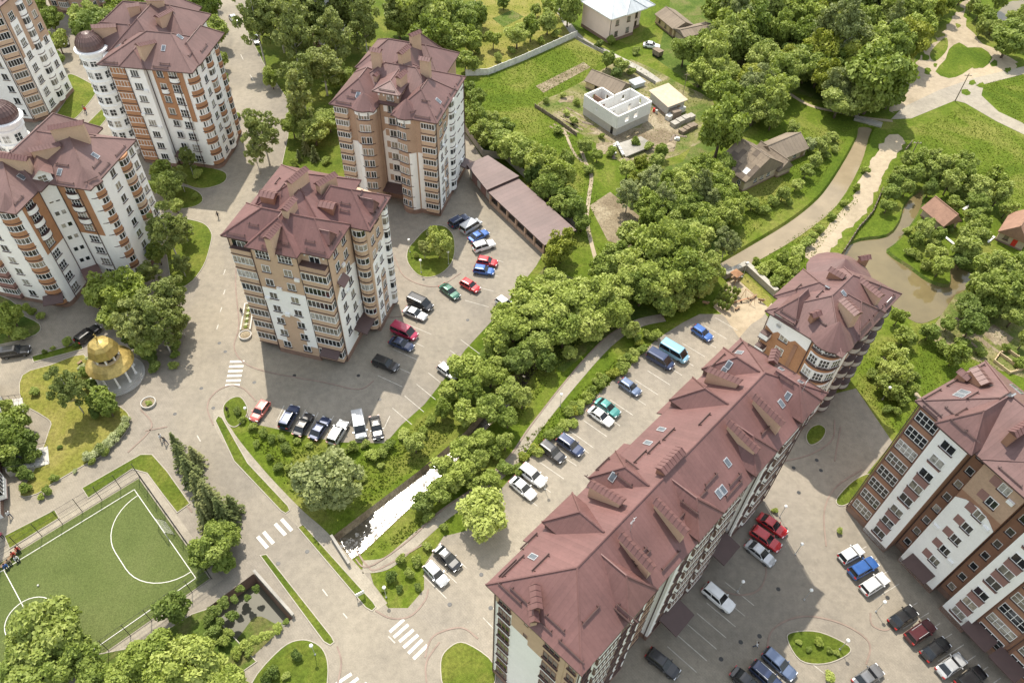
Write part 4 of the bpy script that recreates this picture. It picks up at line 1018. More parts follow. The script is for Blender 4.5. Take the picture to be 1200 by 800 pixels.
# ------------------------------------------------------------------ block F: the long block
def block_long():
    b = Bld('apartment_block', 'long white and tan block with one big dormered roof between two car parks', (-1.4, 32.7), 48.1)
    fh, top = 2.95, 25.8; Z = [1.2+fh*i for i in range(8)]
    LX, W = 46.6, 12.5
    # footprint: steps on both long sides
    pts = [(0.6,-0.6),(0.6,-11.9),(12.2,-11.9),(12.2,-10.9),(17.2,-10.9),(17.2,-12.0),(31.0,-12.0),(31.0,-10.9),(36.0,-10.9),(36.0,-11.9),(46.0,-11.9),(46.0,-0.5),(40,-.5),(40,-.35),(27,-.35),(27,-.9),(20,-.9),(20,-.35),(6,-.35),(6,-.6)]
    b.walls(pts, 0, top, 'white', 1.1)
    # short end: tan upper part over white
    f = b.face((0.6,-0.6),(0.6,-11.9))
    f.panel([(0.1,22.2),(2.4,22.2),(2.4,19.8),(4.8,19.8),(4.8,18.6),(7.0,18.6),(7.0,16.4),(11.2,16.4),(11.2,top-.1),(0.1,top-.1)], 'tan', 0.05)
    f.rect(9.0, 9.6, 1, top-.2, 'tan', .09)
    for i in range(8):
        f.win(1.4, Z[i]+.75, 1.7, 1.7, 3, 1, 'brown_frame', .05); f.win(7.9, Z[i]+.75, 2.0, 1.7, 3, 1, 'brown_frame', .05)
        if i > 5: f.win(4.4, Z[i]+1.2, .55, .7, 1, 1, 'brown_frame', .05, False)
        f.win(10.5, Z[i]+.75, 1.0, 1.6, 2, 1, 'brown_frame', .05)
    # long side facing the lower car park: glazed brown loggias, white walls
    def stack(fc, u, kind):
        for i in range(8):
            if kind == 'bay': fc.bay(u, Z[i], 3.2, 0.3, fh, 0, 'white', True, 5, 'brown_frame')
            elif kind == 'flat': fc.bay(u, Z[i], 3.0, 0.35, fh, 0, 'tan', True, 5, 'brown_frame')
            else: fc.win(u, Z[i]+.75, 1.5, 1.6, 2, 1, 'brown_frame')
    f = b.face((0.6,-11.9),(12.2,-11.9)); stack(f, 1.5, 'w'); stack(f, 4.6, 'bay'); stack(f, 8.0, 'w'); stack(f, 10.2, 'w')
    f = b.face((12.2,-10.9),(17.2,-10.9)); f.rect(0.4, 4.6, 1.1, top-.3, 'tan', .04); stack(f, 2.5, 'flat')
    f = b.face((17.2,-12.0),(31.0,-12.0)); stack(f, 1.6, 'w'); stack(f, 4.8, 'bay'); stack(f, 7.4, 'w'); stack(f, 10.2, 'bay'); stack(f, 12.6, 'w')
    f = b.face((31.0,-10.9),(36.0,-10.9)); f.rect(0.4, 4.6, 1.1, top-.3, 'tan', .04); stack(f, 2.5, 'flat')
    f = b.face((36.0,-11.9),(46.0,-11.9)); stack(f, 1.6, 'w'); stack(f, 5.0, 'bay'); stack(f, 8.6, 'w')
    f = b.face((46.0,-.5),(6,-.5))
    for u in (3, 8, 16, 24, 32, 37):
        for i in range(4, 8): f.win(u, Z[i]+.75, 1.5, 1.6, 2)
    ze, zr = 26.0, 30.0
    b.hip(-0.2, LX+.1, -W-.1, 0.1, ze, zr, 'x', 6.2, 6.4)
    # eave steps on the upper car park side
    sl = (zr-ze)/6.3
    def apron(x0, x1, d):
        v = [(x0,d,ze-sl*d),(x1,d,ze-sl*d),(x1,0.05,ze+.05),(x0,0.05,ze+.05)]
        b.addroof(v, [(1,0,3,2)], 0, (0,3,2,1), .2)
    apron(6.2, 9.6, 0.9); apron(19.6, 23.4, 0.9); apron(29.6, 36.6, 0.8)
    # pyramid-topped dormers, upper car park side
    z1 = lambda x, y: (560+x/2.857, 380+y/2.857)
    for x in (10.9, 18.4, 33.5, 40.3): b.dormer((x, 0.15), -90, 4.4, 5.8, 24.5, 27.1, 29.7, 2.6)
    # dormers facing the lower car park
    for x in (8.9, 20.8, 31.8, 42.0): b.dormer((x, -W+.0), 90, 4.2, 5.6, 25.0, 26.8, 29.5, 2.4)
    b.finish_roof(('roof_red', 'dark_trim', 'roof_dull'))
    # fire walls / chimney stacks, ribbed caps
    for x, y, sidey, sl_ in ((14.7, -2.9, 1, 0), (36.9, -2.9, 1, 0), (11.6, -9.3, -1, 0), (17.2, -9.4, -1, 0), (31.0-1.2+1.2, -9.3, -1, 0), (36.2, -9.4, -1, 0)):
        b.chimney(x, y, 90 if sidey > 0 else -90, 3.9, 0.65, 26.0, 30.2, 'tan', 1.3)
    for x, y, a, ln, w_, h in ((250,0,0,1,1,1),):
        pass
    b.pxchim(560+245/3.636, 580+455/3.636, 48, 2.0, 0.7, 1.2, 'dull_brown'); b.pxchim(560+235/3.636, 580+520/3.636, 48, 1.4, 0.6, 1.0, 'tan')
    b.pxchim(*z1(640,470), 48-48, 3.4, 1.0, 0.9, 'dull_brown'); b.pxchim(*z1(985,125), 20, 1.8, 0.8, 1.0, 'dull_brown')
    for x, y in ((615,352),(570,397),(452,510),(185,778),(876,95),(840,135),(823,156),(790,182),(1015,265),(1037,240),(1015,150),(1080,193),(835,462),(806,566),(820,553)): b.skylight(*z1(x, y), 0.7, 1.05)
    for x, y in ((640,370),(545,445),(520,478),(490,520),(590,415),(780,520),(745,575),(710,610),(680,640),(860,520),(540,770),(420,470),(545,320),(1030,185),(760,320),(965,350)): b.guard(*z1(x, y), 2.4)
    for x, y in ((180,430),(330,545),(640,500),(130,315),(700,270),(270,290),(220,200),(480,510),(620,510)): b.guard(560+x/3.636, 580+y/3.636, 2.6)
    for a, c in (((LX,-.1),(37,-.1)),((19,-.1),(13,-.1)),((5.5,-.1),(0.5,-.1)),((0,-.5),(0,-W)),((11.5,-W),(18,-W)),((24,-W),(29,-W)),((LX,-W),(LX,-1))): b.eave_guards(a, c, 0.7)
    # aerial masts
    for x, y in ((510,690),(1085,225)):
        r = b.hit(*z1(x, y))
        if r:
            m = MB(); m.tube((0,0,-.3), (0,0,2.6), .035); m.tube((-.5,0,2.2), (.5,0,2.2), .025); m.tube((-.35,0,1.8), (.35,0,1.8), .02); m.build('aerial', MATS['galv'], b.roofo, tuple(r[0]))
    for x, y in ((0.5,-12.0),(12.3,-11.6),(17.1,-11.6),(31.1,-11.6),(35.9,-11.6),(46.1,-12.0),(0.5,-.6)): b.pipe(x, y, 0.5, top)
    for x in (6.2, 21.0, 33.4): b.canopy(-2.0, 2.0, -2.9, 0, 3.6, 0.6, 'dark_trim', 0, True, (x, -12.0 if x != 33.4 else -11))
block_long()

# ------------------------------------------------------------------ block G: brown brick with round bays, by the pond
def block_brown():
    b = Bld('apartment_block', 'orange brown brick block with curved roof standing beside the pond', (36.9, 78.7), -43)
    fh, top = 2.85, 19.7; Z = [0.9+fh*i for i in range(7)]
    tower = arcp(9.3, 2.4, 2.5, -120, 20, 8)
    b.walls([(0.6,0.5),(7.6,0.5)]+tower+[(11.6,3.4),(11.6,17.3),(8,17.3)]+arcp(3.4, 15.0, 4.2, 20, 185, 8)+[(-0.3,10),(0.2,9.6)], 0, top, 'brown_brick', 0.9)
    f = b.face((0.6,0.5),(7.6,0.5))
    f.panel([(0.0,top-2.6),(1.4,top-3.3),(2.0,top-2.6),(4.2,top-3.0),(4.8,top-2.3),(7.0,top-2.9),(7.0,top-.1),(0,top-.1)], 'white', 0.06)
    f.rect(4.9, 5.5, 1, top-3, 'dull_brown', .1)
    m = MB(); m.lathe([(.55,-.04),(.55,.05),(.42,.05),(.42,-.04)], 16); o = m.build('round_window', MATS['pvc'], b.root, f.at(1.8, top-1.4, .1)); o.rotation_euler = (R(90), 0, f.rz)
    for i in range(6): f.win(3.2, Z[i]+.8, 1.4, 1.4, 2); f.bay(.6, Z[i], 1.4, 1.1, 1.1, 0, 'white', False)
    for i in range(7):
        for a in (-100, -62, -24):
            p = (9.3+2.5*math.cos(R(a)), 2.4+2.5*math.sin(R(a))); t = (-math.sin(R(a)), math.cos(R(a)))
            ff = b.face((p[0]-t[0], p[1]-t[1]), (p[0]+t[0], p[1]+t[1])); ff.win(1.0, Z[i]+.9, 1.4, 1.5, 3, 2, out=0.06)
        for nm, z0, z1_, mt, rr in (('white_band', Z[i]+.55, Z[i]+2.55, 'white', 2.56), ('ledge', Z[i]+.4, Z[i]+.55, 'dark_trim', 2.75)):
            k = (nm, 'G')
            if k not in CACHE:
                mb = MB(); mb.prism(arcp(0, 0, rr, -120, 5, 10)+arcp(0, 0, 2.3, 5, -120, 10), 0, z1_-z0); CACHE[k] = mb.me(nm, MATS[mt])
            obj(nm, CACHE[k], b.root, (9.3, 2.4, z0))
    f = b.face((11.6,3.4),(11.6,17.3))
    f.rect(0.9, 2.6, 1, top-.2, 'white', .05)
    for i in range(7):
        f.win(4.4, Z[i]+.4, 1.6, 2.0, 3, 1, out=.02); f.win(11.5, Z[i]+.4, 1.6, 2.0, 3)
        f.bay(4.4, Z[i], 2.8, 1.0, 1.2, 8, 'stone', False); f.bay(11.0, Z[i], 2.8, 1.0, 1.2, 8, 'stone', False); f.win(7.8, Z[i]+.8, 1.3, 1.4, 2)
    f.frieze(0, 13.8, top)
    b.hip(-0.2, 12.3, -0.1, 18.0, 19.9, 23.4, 'y', 6, 6)
    b.hip(-1.0, 8.0, 3.5, 12.0, 19.85, 22.8, 'x', 4.2, 2)
    b.hip(6.4, 12.5, 4.5, 12.5, 19.95, 22.9, 'x', 1, 3)
    b.cone((9.3, 2.4), 3.2, 20.0, 23.2, -140, 40, 10)
    b.cone((3.4, 15.0), 4.9, 19.95, 23.0, 0, 360, 18)
    b.dormer((2.8, 0.2), 90, 3.0, 5.0, 19.9, 20.6, 22.9, 2.4)
    b.finish_roof(('roof', 'dark_trim', 'white'))
    zg = lambda x, y: (880+x/4.326, 285+y/4.326)
    for x, y, a, ln, w_, h, mt in ((480,370,-20,3.0,1.2,2.0,'tan'),(315,385,70,1.2,.7,1.1,'dull_brown'),(425,175,0,2.0,.9,1.0,'dull_brown'),(595,245,-15,4.0,.8,.9,'tan'),(560,105,60,1.4,.7,1.3,'dull_brown')): b.pxchim(*zg(x, y), a, ln, w_, h, mt)
    for x, y in ((470,255),(390,222)): b.skylight(*zg(x, y), .7, 1.0)
    for x, y in ((355,400),(190,395),(350,260),(240,228),(640,230)): b.guard(*zg(x, y), 2.0)
    for a, c in (((0,-.1),(6.5,-.1)),((12.3,5),(12.3,17))): b.eave_guards(a, c, 0.6)
    for x, y in ((0.5,.4),(7.6,.4),(11.7,3.4)): b.pipe(x, y, 0.5, top)
    b.canopy(-1.2, 1.2, -1.6, 0, 3.0, .4, 'dark_trim', 0, True, (2.2, .4))
block_brown()

# ------------------------------------------------------------------ block H: brown and white slab at the right
def block_right():
    b = Bld('apartment_block', 'brown and white block with stacked loggia windows beside row of black cars', (49.6, 58.2), -58)
    fh, top = 3.05, 25.7; Z = [1.2+fh*i for i in range(8)]
    pts = [(0.5,0.6),(4.1,0.6),(4.1,0.1),(8.0,0.1),(8.0,2.4),(9.9,2.4),(9.9,1.0),(15.4,1.0),(15.4,2.4),(17.6,2.4),(17.6,0.3),(21.2,0.3),(21.2,1.1),(30.4,1.1),(30.4,0.3),(34,0.3),(34,13),(0.5,13)]
    b.walls(pts, 0, top, 'dull_brown', 1.1)
    def loggia(f, u, w_, n=8):
        for i in range(n):
            f.win(u, Z[i]+.75, w_, 1.75, 4, 2, 'pvc', .03, False)
            f.rect(u-w_/2-.15, u+w_/2+.15, Z[i]+.5, Z[i]+.68, 'dark_trim', .12)
        f.rect(u-w_/2-.28, u-w_/2-.1, 1, top-.1, 'brown_frame', .14); f.rect(u+w_/2+.1, u+w_/2+.28, 1, top-.1, 'brown_frame', .14)
    f = b.face((0.5,0.6),(4.1,0.6)); loggia(f, 1.8, 2.9)
    def white_tower(f, w_):
        f.rect(0.0, w_, .2, top+.0, 'white', .06)
        for i in range(8):
            if i in (1, 2, 4, 5, 6) or i == 0 or i == 3: f.rect(w_/2-.95, w_/2+.95, Z[i]-.85 if i not in (0, 3, 6) else Z[i]+.2, Z[i]+.75, 'mauve', .09)
            f.win(w_/2, Z[i]+.75, 1.8, 1.45, 2, 1, 'pvc', .09)
    f = b.face((4.1,0.1),(8.0,0.1)); white_tower(f, 3.9)
    k = MB(); k.lathe([(.3,-.05),(.3,.05)], 12)
    f = b.face((8.0,2.4),(9.9,2.4)); f.column(1.0, [z+1.0 for z in Z], w_=.9, h=1.2, nx=1, frame='pvc')
    f = b.face((9.9,1.0),(15.4,1.0))
    f.panel([(0.0,.2),(5.5,.2),(5.5,17.6),(4.3,18.5),(2.7,18.9),(1.1,18.5),(0.0,17.6)], 'white', .06)
    f.rect(-.02, 5.5, 19.4, top, 'light_brick', .04)
    for i in range(1, 8): f.win(3.3, Z[i]+.9, 1.3, 1.4, 2, out=.06); f.rect(1.5, 2.6, Z[i]+.9, Z[i]+2.3, 'mauve', .09)
    b.canopy(-1.9, 1.9, -2.0, 0, 3.4, .4, 'dark_trim', 0, True, (12.6, 1.0))
    f = b.face((15.4,2.4),(17.6,2.4)); f.column(1.1, [z+1.0 for z in Z], w_=.9, h=1.2, nx=1, frame='pvc')
    f = b.face((17.6,0.3),(21.2,0.3)); white_tower(f, 3.6)
    f = b.face((21.2,1.1),(30.4,1.1)); loggia(f, 2.2, 3.6); loggia(f, 6.9, 3.6)
    f = b.face((30.4,.3),(34,.3)); white_tower(f, 3.6)
    for x in (22.6, 26.9): b.canopy(-1.9, 1.9, -2.2, 0, 3.0, .5, 'dark_trim', 0, True, (x, 1.1))
    f = b.face((0.5,13),(0.5,0.6))
    for i in range(8): f.win(3, Z[i]+.8, 1.4, 1.4, 2); f.win(9, Z[i]+.8, 1.4, 1.4, 2)
    b.hip(-0.2, 34.5, 0.3, 13.6, 25.9, 30.0, 'x', 6.6, 6.6)
    b.hip(3.4, 8.6, -0.8, 8, 26.4, 29.9, 'y', 3.0, 1)
    b.hip(9.4, 16, 0.2, 8, 25.95, 27.6, 'y', 3.0, 1)
    b.hip(17.0, 21.8, -0.6, 8, 26.4, 29.9, 'y', 3.0, 1)
    b.finish_roof(('roof', 'dark_trim', 'dull_brown'))
    zh = lambda x, y: (980+x/5.44, 410+y/5.44)
    b.pxchim(*zh(895,205), -20, 2.2, 1.3, 1.2, 'dull_brown'); b.pxchim(*zh(795,190), 0, 1.2, .8, 1.0, 'dull_brown'); b.pxchim(*zh(1145,540), 90, 3.0, .8, 1.3, 'dull_brown')
    for x, y in ((785,290),(815,270),(1100,290),(1130,235),(1165,265)): b.skylight(*zh(x, y), .85, 1.3)
    for x, y in ((870,295),(740,400),(800,400),(1080,300),(600,390),(780,480),(870,550)): b.guard(*zh(x, y), 2.2)
    for a, c in (((-.2,13),(-.2,.5)),((0,.3),(3.2,.3)),((9.6,.2),(15.8,.2))): b.eave_guards(a, c, 0.6)
    fa = b.face((9.9,1.0),(15.4,1.0))
    for u, i in ((4.6,2),(4.7,5),(.7,3),(4.6,7)): fa.ac(u, Z[i]+.5, .06)
    for x, y in ((0.4,.5),(8.1,2.3),(9.8,2.3),(15.5,2.3),(17.5,2.3),(25.8,1.0)): b.pipe(x, y, 0.5, top)
block_right()
# ------------------------------------------------------------------ houses, sheds and garden buildings
def gabled(b, x0, x1, y0, y1, hw, zr, axis='x', wall='old_plaster', ov=0.4, name='wall', plinth=0.3):
    b.walls([(x0,y0),(x1,y0),(x1,y1),(x0,y1)], 0, hw, wall, plinth, name)
    m = MB()
    if axis == 'x':
        ym = (y0+y1)/2
        for x in (x0, x1): m.add([(x-.12,y0,hw),(x-.12,y1,hw),(x-.12,ym,zr-.15),(x+.12,y0,hw),(x+.12,y1,hw),(x+.12,ym,zr-.15)], [(0,2,1),(3,4,5),(0,3,5,2),(1,2,5,4),(0,1,4,3)])
    else:
        xm = (x0+x1)/2
        for y in (y0, y1): m.add([(x0,y-.12,hw),(x1,y-.12,hw),(xm,y-.12,zr-.15),(x0,y+.12,hw),(x1,y+.12,hw),(xm,y+.12,zr-.15)], [(0,1,2),(4,3,5),(0,2,5,3),(1,4,5,2),(0,3,4,1)])
    for k in (0, 1):
        q = MB(); q.add(m.v[6*k:6*k+6], [tuple(i-6*k for i in f) for f in m.f[5*k:5*k+5]]); q.build('gable', MATS[wall], b.root)
    sl = (zr-hw)/((y1-y0)/2 if axis == 'x' else (x1-x0)/2)
    b.hip(x0-ov, x1+ov, y0-ov, y1+ov, hw-sl*ov+.02, zr, axis, 0, 0, 0, .12)
def pink_house():
    b = Bld('house', 'pink two storey house with pale grey metal roof beside the driveway', (15.1, 203.9), -52.0, 'house')
    # local x runs from the far left corner to the front corner, y to the right
    b.walls([(0,0),(11.3,0),(11.3,8.6),(9.4,9.6),(9.0,13.0),(6.5,15.2),(3,15.2),(0,14)], 0, 6.6, 'pink', .8)
    f = b.face((11.3,0),(11.3,8.6))
    for z in (1.3, 4.3):
        for u in (2.4, 6.4): f.win(u, z, 1.1, 1.4, 2, 1, 'brown_frame')
    f = b.face((9.4,9.6),(9.0,13.0)); f.win(1.7, 3.2, .9, 2.4, 2, 3, 'brown_frame'); f.win(1.7, .9, .9, 1.4, 2, 1, 'brown_frame')
    f = b.face((0,0),(11.3,0)); f.win(9.8, 0.2, 1.0, .5, 2, sill=False)
    b.hip(-.5, 11.9, -.5, 15.0, 6.8, 10.4, 'y', 6, 6); b.cone((7.2, 13.0), 3.2, 6.85, 10.6, -180, 180, 8); b.hip(6, 12.2, 4.5, 12, 6.85, 9.2, 'x', .5, 3)
    b.finish_roof(('roof_grey', 'pvc', 'pink')); b.pipe(11.4, .0, .3, 6.6)
pink_house()
def farm_shed():
    b = Bld('shed', 'low grey roofed farm sheds beside the pink house', (35.0, 208.0), -63.0, 'shed')
    gabled(b, 0.5, 9.5, 0.5, 6.5, 2.5, 3.9, 'x', 'ochre', .4)
    f = b.face((.5,.5),(9.5,.5)); f.win(2, .9, .8, .8, 1, frame='brown_frame'); f.win(5, .9, .8, .8, 1, frame='brown_frame'); f.rect(7, 8.2, 0, 2, 'wood', .05)
    b.walls([(9.7,1.0),(14,1.0),(14,9.5),(9.7,9.5)], 0, 2.3, 'old_plaster', .2); b.hip(9.4, 14.6, .2, 10.2, 2.5, 3.3, 'y', .2, .2)
    f = b.face((14,1),(14,9.5)); f.opening(.8, 3.4, 0, 2); f.opening(5, 7.6, 0, 2)
    b.finish_roof(('roof_slate', 'slate_dark', 'ochre'))
farm_shed()
def open_wall(b, a, c, z0, z1, t, ops, mat, name='wall'):
    """straight wall with real openings (u0,u1,s0,s1)"""
    A = Vector((a[0], a[1], 0)); C_ = Vector((c[0], c[1], 0)); Ln = (C_-A).length; m = MB(); u = 0
    for u0, u1, s0, s1 in sorted(ops):
        if u0 > u+.01: m.box(u, u0, -t/2, t/2, z0, z1)
        if s0 > z0+.01: m.box(u0, u1, -t/2, t/2, z0, s0)
        if s1 < z1-.01: m.box(u0, u1, -t/2, t/2, s1, z1)
        u = u1
    if u < Ln: m.box(u, Ln, -t/2, t/2, z0, z1)
    return m.build(name, MATS[mat], b.root, tuple(A), math.atan2(C_.y-A.y, C_.x-A.x))
def construction_house():
    b = Bld('unfinished_house', 'roofless white block house under construction in the garden', (14.3, 160.4), -49.7, 'house')
    z0, z1, t = 2.0, 5.0, .38
    P_ = [(0,0),(11.1,0),(11.1,10.6),(4.2,10.6),(4.2,5.4),(0,5.4)]
    b.walls(P_, 0, z0, 'grey_block', 0, 'foundation_wall')
    ops = [[(4.2,4.7,3.4,4.0)], [(2.4,3.6,2.9,4.2),(5.2,6.4,2.9,4.4)], [(3.0,4.0,3.0,4.3)], [(1.6,2.6,3.0,4.3)], [(1.6,2.6,3.0,4.3)], [(1.9,2.9,3.0,4.3)]]
    for i in range(6):
        a, c = P_[i], P_[(i+1) % 6]; open_wall(b, a, c, z0+.01, z1, t, ops[i], 'block')
        rim = MB(); A = Vector((*a, 0)); C_ = Vector((*c, 0)); rim.box(0, (C_-A).length, -t/2-.03, t/2+.03, z1, z1+.14); rim.build('wall_capping', MATS['rubbish_white'], b.root, tuple(A), math.atan2(C_.y-A.y, C_.x-A.x))
    open_wall(b, (4.2,0.2), (4.2,5.4), z0, z1-.02, .3, [(1.5,2.5,2.0,4.1)], 'block', 'partition'); open_wall(b, (7.6,0.2), (7.6,10.4), z0, z1-.02, .3, [(1.5,2.5,2.0,4.1),(6.6,7.6,2,4.1)], 'block', 'partition')
    open_wall(b, (0.2,2.8), (4.1,2.8), z0, z1-.6, .2, [], 'red_tile', 'partition')
    fl = MB(); fl.prism(P_, z0-.02, z0+.05); fl.build('floor_slab', MATS['concrete'], b.root)
    f = b.face((0,0),(11.1,0)); f.panel([(9.4,0),(10.2,0),(10.2,1.9),(9.4,1.9)], 'dark_glass', .02, 'doorway')
construction_house()
def tan_shed():
    b = Bld('shed', 'old ochre shed with slate gable roof behind the unfinished house', (14.8, 172.2), -36, 'shed')
    gabled(b, 0.4, 9.6, 0.3, 5.6, 2.2, 3.7, 'x', 'ochre', .4); b.finish_roof(('roof_slate', 'slate_dark', 'ochre'))
    f = b.face((.4,.3),(9.6,.3)); f.win(3, .9, .8, .8, 1, frame='brown_frame'); f.rect(6, 6.9, 0, 1.9, 'wood', .05)
tan_shed()
def flat_shed():
    b = Bld('shed', 'grey block shed with pale flat roof beside the unfinished house', (30.7, 167.6), -61, 'shed')
    b.walls([(0,0),(7.2,0),(7.2,4.6),(0,4.6)], 0, 2.7, 'grey_block', .2)
    b.addroof([(-.4,-.5,2.7),(7.7,-.5,2.7),(7.7,5.1,3.3),(-.4,5.1,3.3)], [(0,1,2,3)], 0, (0,1,2,3), .18); b.finish_roof(('old_plaster', 'grey_block', 'grey_block'))
    b.walls([(7.3,.4),(9.2,.4),(9.2,2.6),(7.3,2.6)], 0, 1.8, 'old_wood', 0, 'lean_to')
    f = b.face((7.2,0),(7.2,4.6)); f.rect(2.6, 3.6, 0, 2, 'wood', .05)
    m = MB(); m.tube((0,0,0), (0,0,6), .07); m.box(-.6, .6, -.05, .05, 5.5, 5.6); tag(m.build('utility_pole', MATS['old_wood'], None, tuple(g(800,112))), 'thin wooden pole standing behind the pale flat roofed shed', 'pole')
flat_shed()
def slab(name, a, c, w_, h, mat, label, cat, z=0):
    A, C_ = g(*a), g(*c); d = C_-A; m = MB(); n = 4; Ln = d.length
    for i in range(n): m.box(Ln*i/n+.04, Ln*(i+1)/n-.04, -w_/2+.06*(i % 2), w_/2-.05*((i+1) % 2), 0, h*(0.85+.12*(i % 3)))
    t = empty(name, tuple(A), math.atan2(d.y, d.x)); tag(t, label, cat)
    for i in range(n):
        q = MB(); q.add(m.v[8*i:8*i+8], [tuple(j-8*i for j in f) for f in m.f[6*i:6*i+6]]); q.build('slab', MATS[mat], t)
slab('slab_stack', (781,141), (801,129), 1.3, 1.3, 'rubbish_white', 'long stack of white slabs, closest to the pale flat roofed shed', 'slab stack')
slab('slab_stack', (787,149), (812,138), 1.6, 1.2, 'rock', 'pale stone slabs stacked between two longer stacks in the yard', 'slab stack')
slab('slab_stack', (797,157), (815,148), 1.5, 1.0, 'slate', 'grey slab stack at the garden side of the yard', 'slab stack')
def cover_slab():
    t = empty('cellar', tuple(g(722,166))); tag(t, 'low concrete cellar roof in the garden below the unfinished house', 'cellar')
    o = g(722, 166); P_ = [g(*q, .7)-o for q in ((725,168),(751,160),(767,170),(733,184))]
    m = MB(); m.prism([(p.x, p.y) for p in P_][::-1] if area(P_) < 0 else [(p.x, p.y) for p in P_], .5, .75); m.build('roof_slab', MATS['concrete'], t)
    q = offset(P_, -.35); m = MB(); m.prism([(p.x, p.y) for p in q][::-1] if area(q) < 0 else [(p.x, p.y) for p in q], 0, .5); m.build('wall', MATS['grey_block'], t)
    e = P_[3]-P_[0]
    for i in range(3):
        m = MB(); p = P_[0]+e*(.15+.3*i); m.box(-.25, .25, -.9, .9, .76, 1.1); m.build('block', MATS['rubbish_white'], t, (p.x-.4, p.y, 0), math.atan2(e.y, e.x)-R(90))
cover_slab()
def old_house():
    b = Bld('house', 'old plaster house with weathered slate gable roof by the river', (47.4, 132.9), 37.0, 'house')
    # gable end faces the camera: x along the gable, y runs back
    gabled(b, 0.3, 11.4, 0.3, 8.2, 3.0, 6.6, 'y', 'old_plaster', .45)
    # roof slates: each sheet its own piece, a few replaced
    b.finish_roof(('roof_slate', 'slate_dark', 'old_plaster'))
    rr = random.Random(3); sh = {}
    for side in (0, 1):
        n = Vector((-(3.6), 0, 5.55)).normalized() if side == 0 else Vector((3.6, 0, 5.55)).normalized()
        for i in range(5):
            for j in range(7):
                s = (i+.5)/5; x = (-.1+s*5.85) if side == 0 else (11.8-s*5.85); z = 2.85+s*3.72; y = -.1+1.25*j+.55
                k = rr.choice((0,0,1,1,2)) if not (side == 0 and i == 1 and j == 1) else 3
                if k not in sh:
                    q = MB(); q.box(-.61, .61, -.68, .68, 0, .05); sh[k] = q.me('slate_sheet', MATS[('slate', 'slate', 'slate_dark', 'rubbish_white')[k]])
                o = obj('slate_sheet', sh[k], b.roofo); b.on_slope(o, Vector((x, y, z)), n, .05+.012*((i+j) % 2))
    f = b.face((.3,.3),(11.4,.3))
    for u in (3.4, 5.4, 7.4): f.win(u, 1.2, .9, 1.2, 2, 1)
    f = b.face((.3,8.2),(.3,.3)); f.win(6.4, 1.0, .9, 1.1, 2, 1); f.win(2.6, 1.0, .9, 1.1, 2, 1)
    b2 = Bld('outbuilding', 'slate roofed outbuilding attached behind the old riverside house', (55.8, 141.5), 35, 'outbuilding')
    gabled(b2, 0.4, 10.0, 0.4, 6.6, 2.3, 4.2, 'x', 'old_plaster', .4); gabled(b2, -1.5, 2.4, -2.2, 5.6, 2.0, 3.9, 'y', 'old_plaster', .3)
    b2.finish_roof(('roof_slate', 'slate_dark', 'old_plaster'))
    f = b2.face((.4,.4),(10,.4)); f.win(6, .8, .9, .9, 2); f.rect(8, 8.9, 0, 1.9, 'wood', .05)
old_house()
def cottage(px, py, rz, w_, d, hw, zr, label, mat='red_tile'):
    p = g(px, py); b = Bld('cottage', label, (p.x, p.y), rz, 'cottage')
    gabled(b, 0, w_, 0, d, hw, zr, 'y', 'old_plaster', .4); b.finish_roof(('red_tile', 'wood', 'old_plaster'))
    f = b.face((0,0),(w_,0)); f.win(w_*.3, 1.0, .9, 1.0, 2, 2, 'brown_frame'); f.rect(w_*.55, w_*.55+.9, .1, 2.0, 'red', .05); f.win(w_/2, hw+.4, .7, .7, 1, 1, 'brown_frame')
    f = b.face((w_,0),(w_,d)); f.win(d*.4, 1.0, .9, 1.0, 2, 2, 'brown_frame')
cottage(1101, 272, 25, 4.2, 5.6, 2.2, 4.2, 'small red tiled cottage on the green spit in the pond')
cottage(1166, 281, -38, 5.0, 7.0, 2.6, 5.2, 'small cottage with brown tiled roof and red door right of the pond')
def garage():
    b = Bld('garage_row', 'long low brown roofed garage row beside the car park', (-6.2, 125.6), -53.2, 'garage')
    # x along the open front, y back
    b.walls([(0,2.6),(18.9,2.6),(18.9,7.2),(0,7.2)], 0, 2.7, 'dull_brown', .3)
    b.addroof([(-.3,0,3.0),(19.3,0,3.0),(19.3,7.6,3.25),(-.3,7.6,3.25)], [(0,1,2,3)], 0, (0,1,2,3), .28)
    b.addroof([(-9.6,1.0,3.5),(-.1,-.2,3.5),(-.1,7.8,3.75),(-9.6,6.4,3.75)], [(0,1,2,3)], 0, (0,1,2,3), .3)
    b.walls([(-9.2,1.6),(-.3,.6),(-.3,7.2),(-9.2,6.0)], 0, 3.2, 'grey_block', .3)
    b.finish_roof(('roof_garage', 'dark_trim', 'dull_brown'))
    for i in range(7):
        m = MB(); m.box(-.22, .22, .25, .6, 0, 2.75); m.build('post', MATS['light_brick'], b.root, (.3+3.06*i, 0, 0))
        if i < 6:
            m = MB(); m.box(.3, 2.8, .3, .5, 0, .9); m.build('low_wall', MATS['light_brick'], b.root, (.3+3.06*i, 0, 0))
    f = b.face((-9.2,1.6),(-.3,.6)); f.rect(1, 3.4, 0, 2.4, 'mauve', .05); f.rect(5, 7.4, 0, 2.4, 'mauve', .05)
garage()
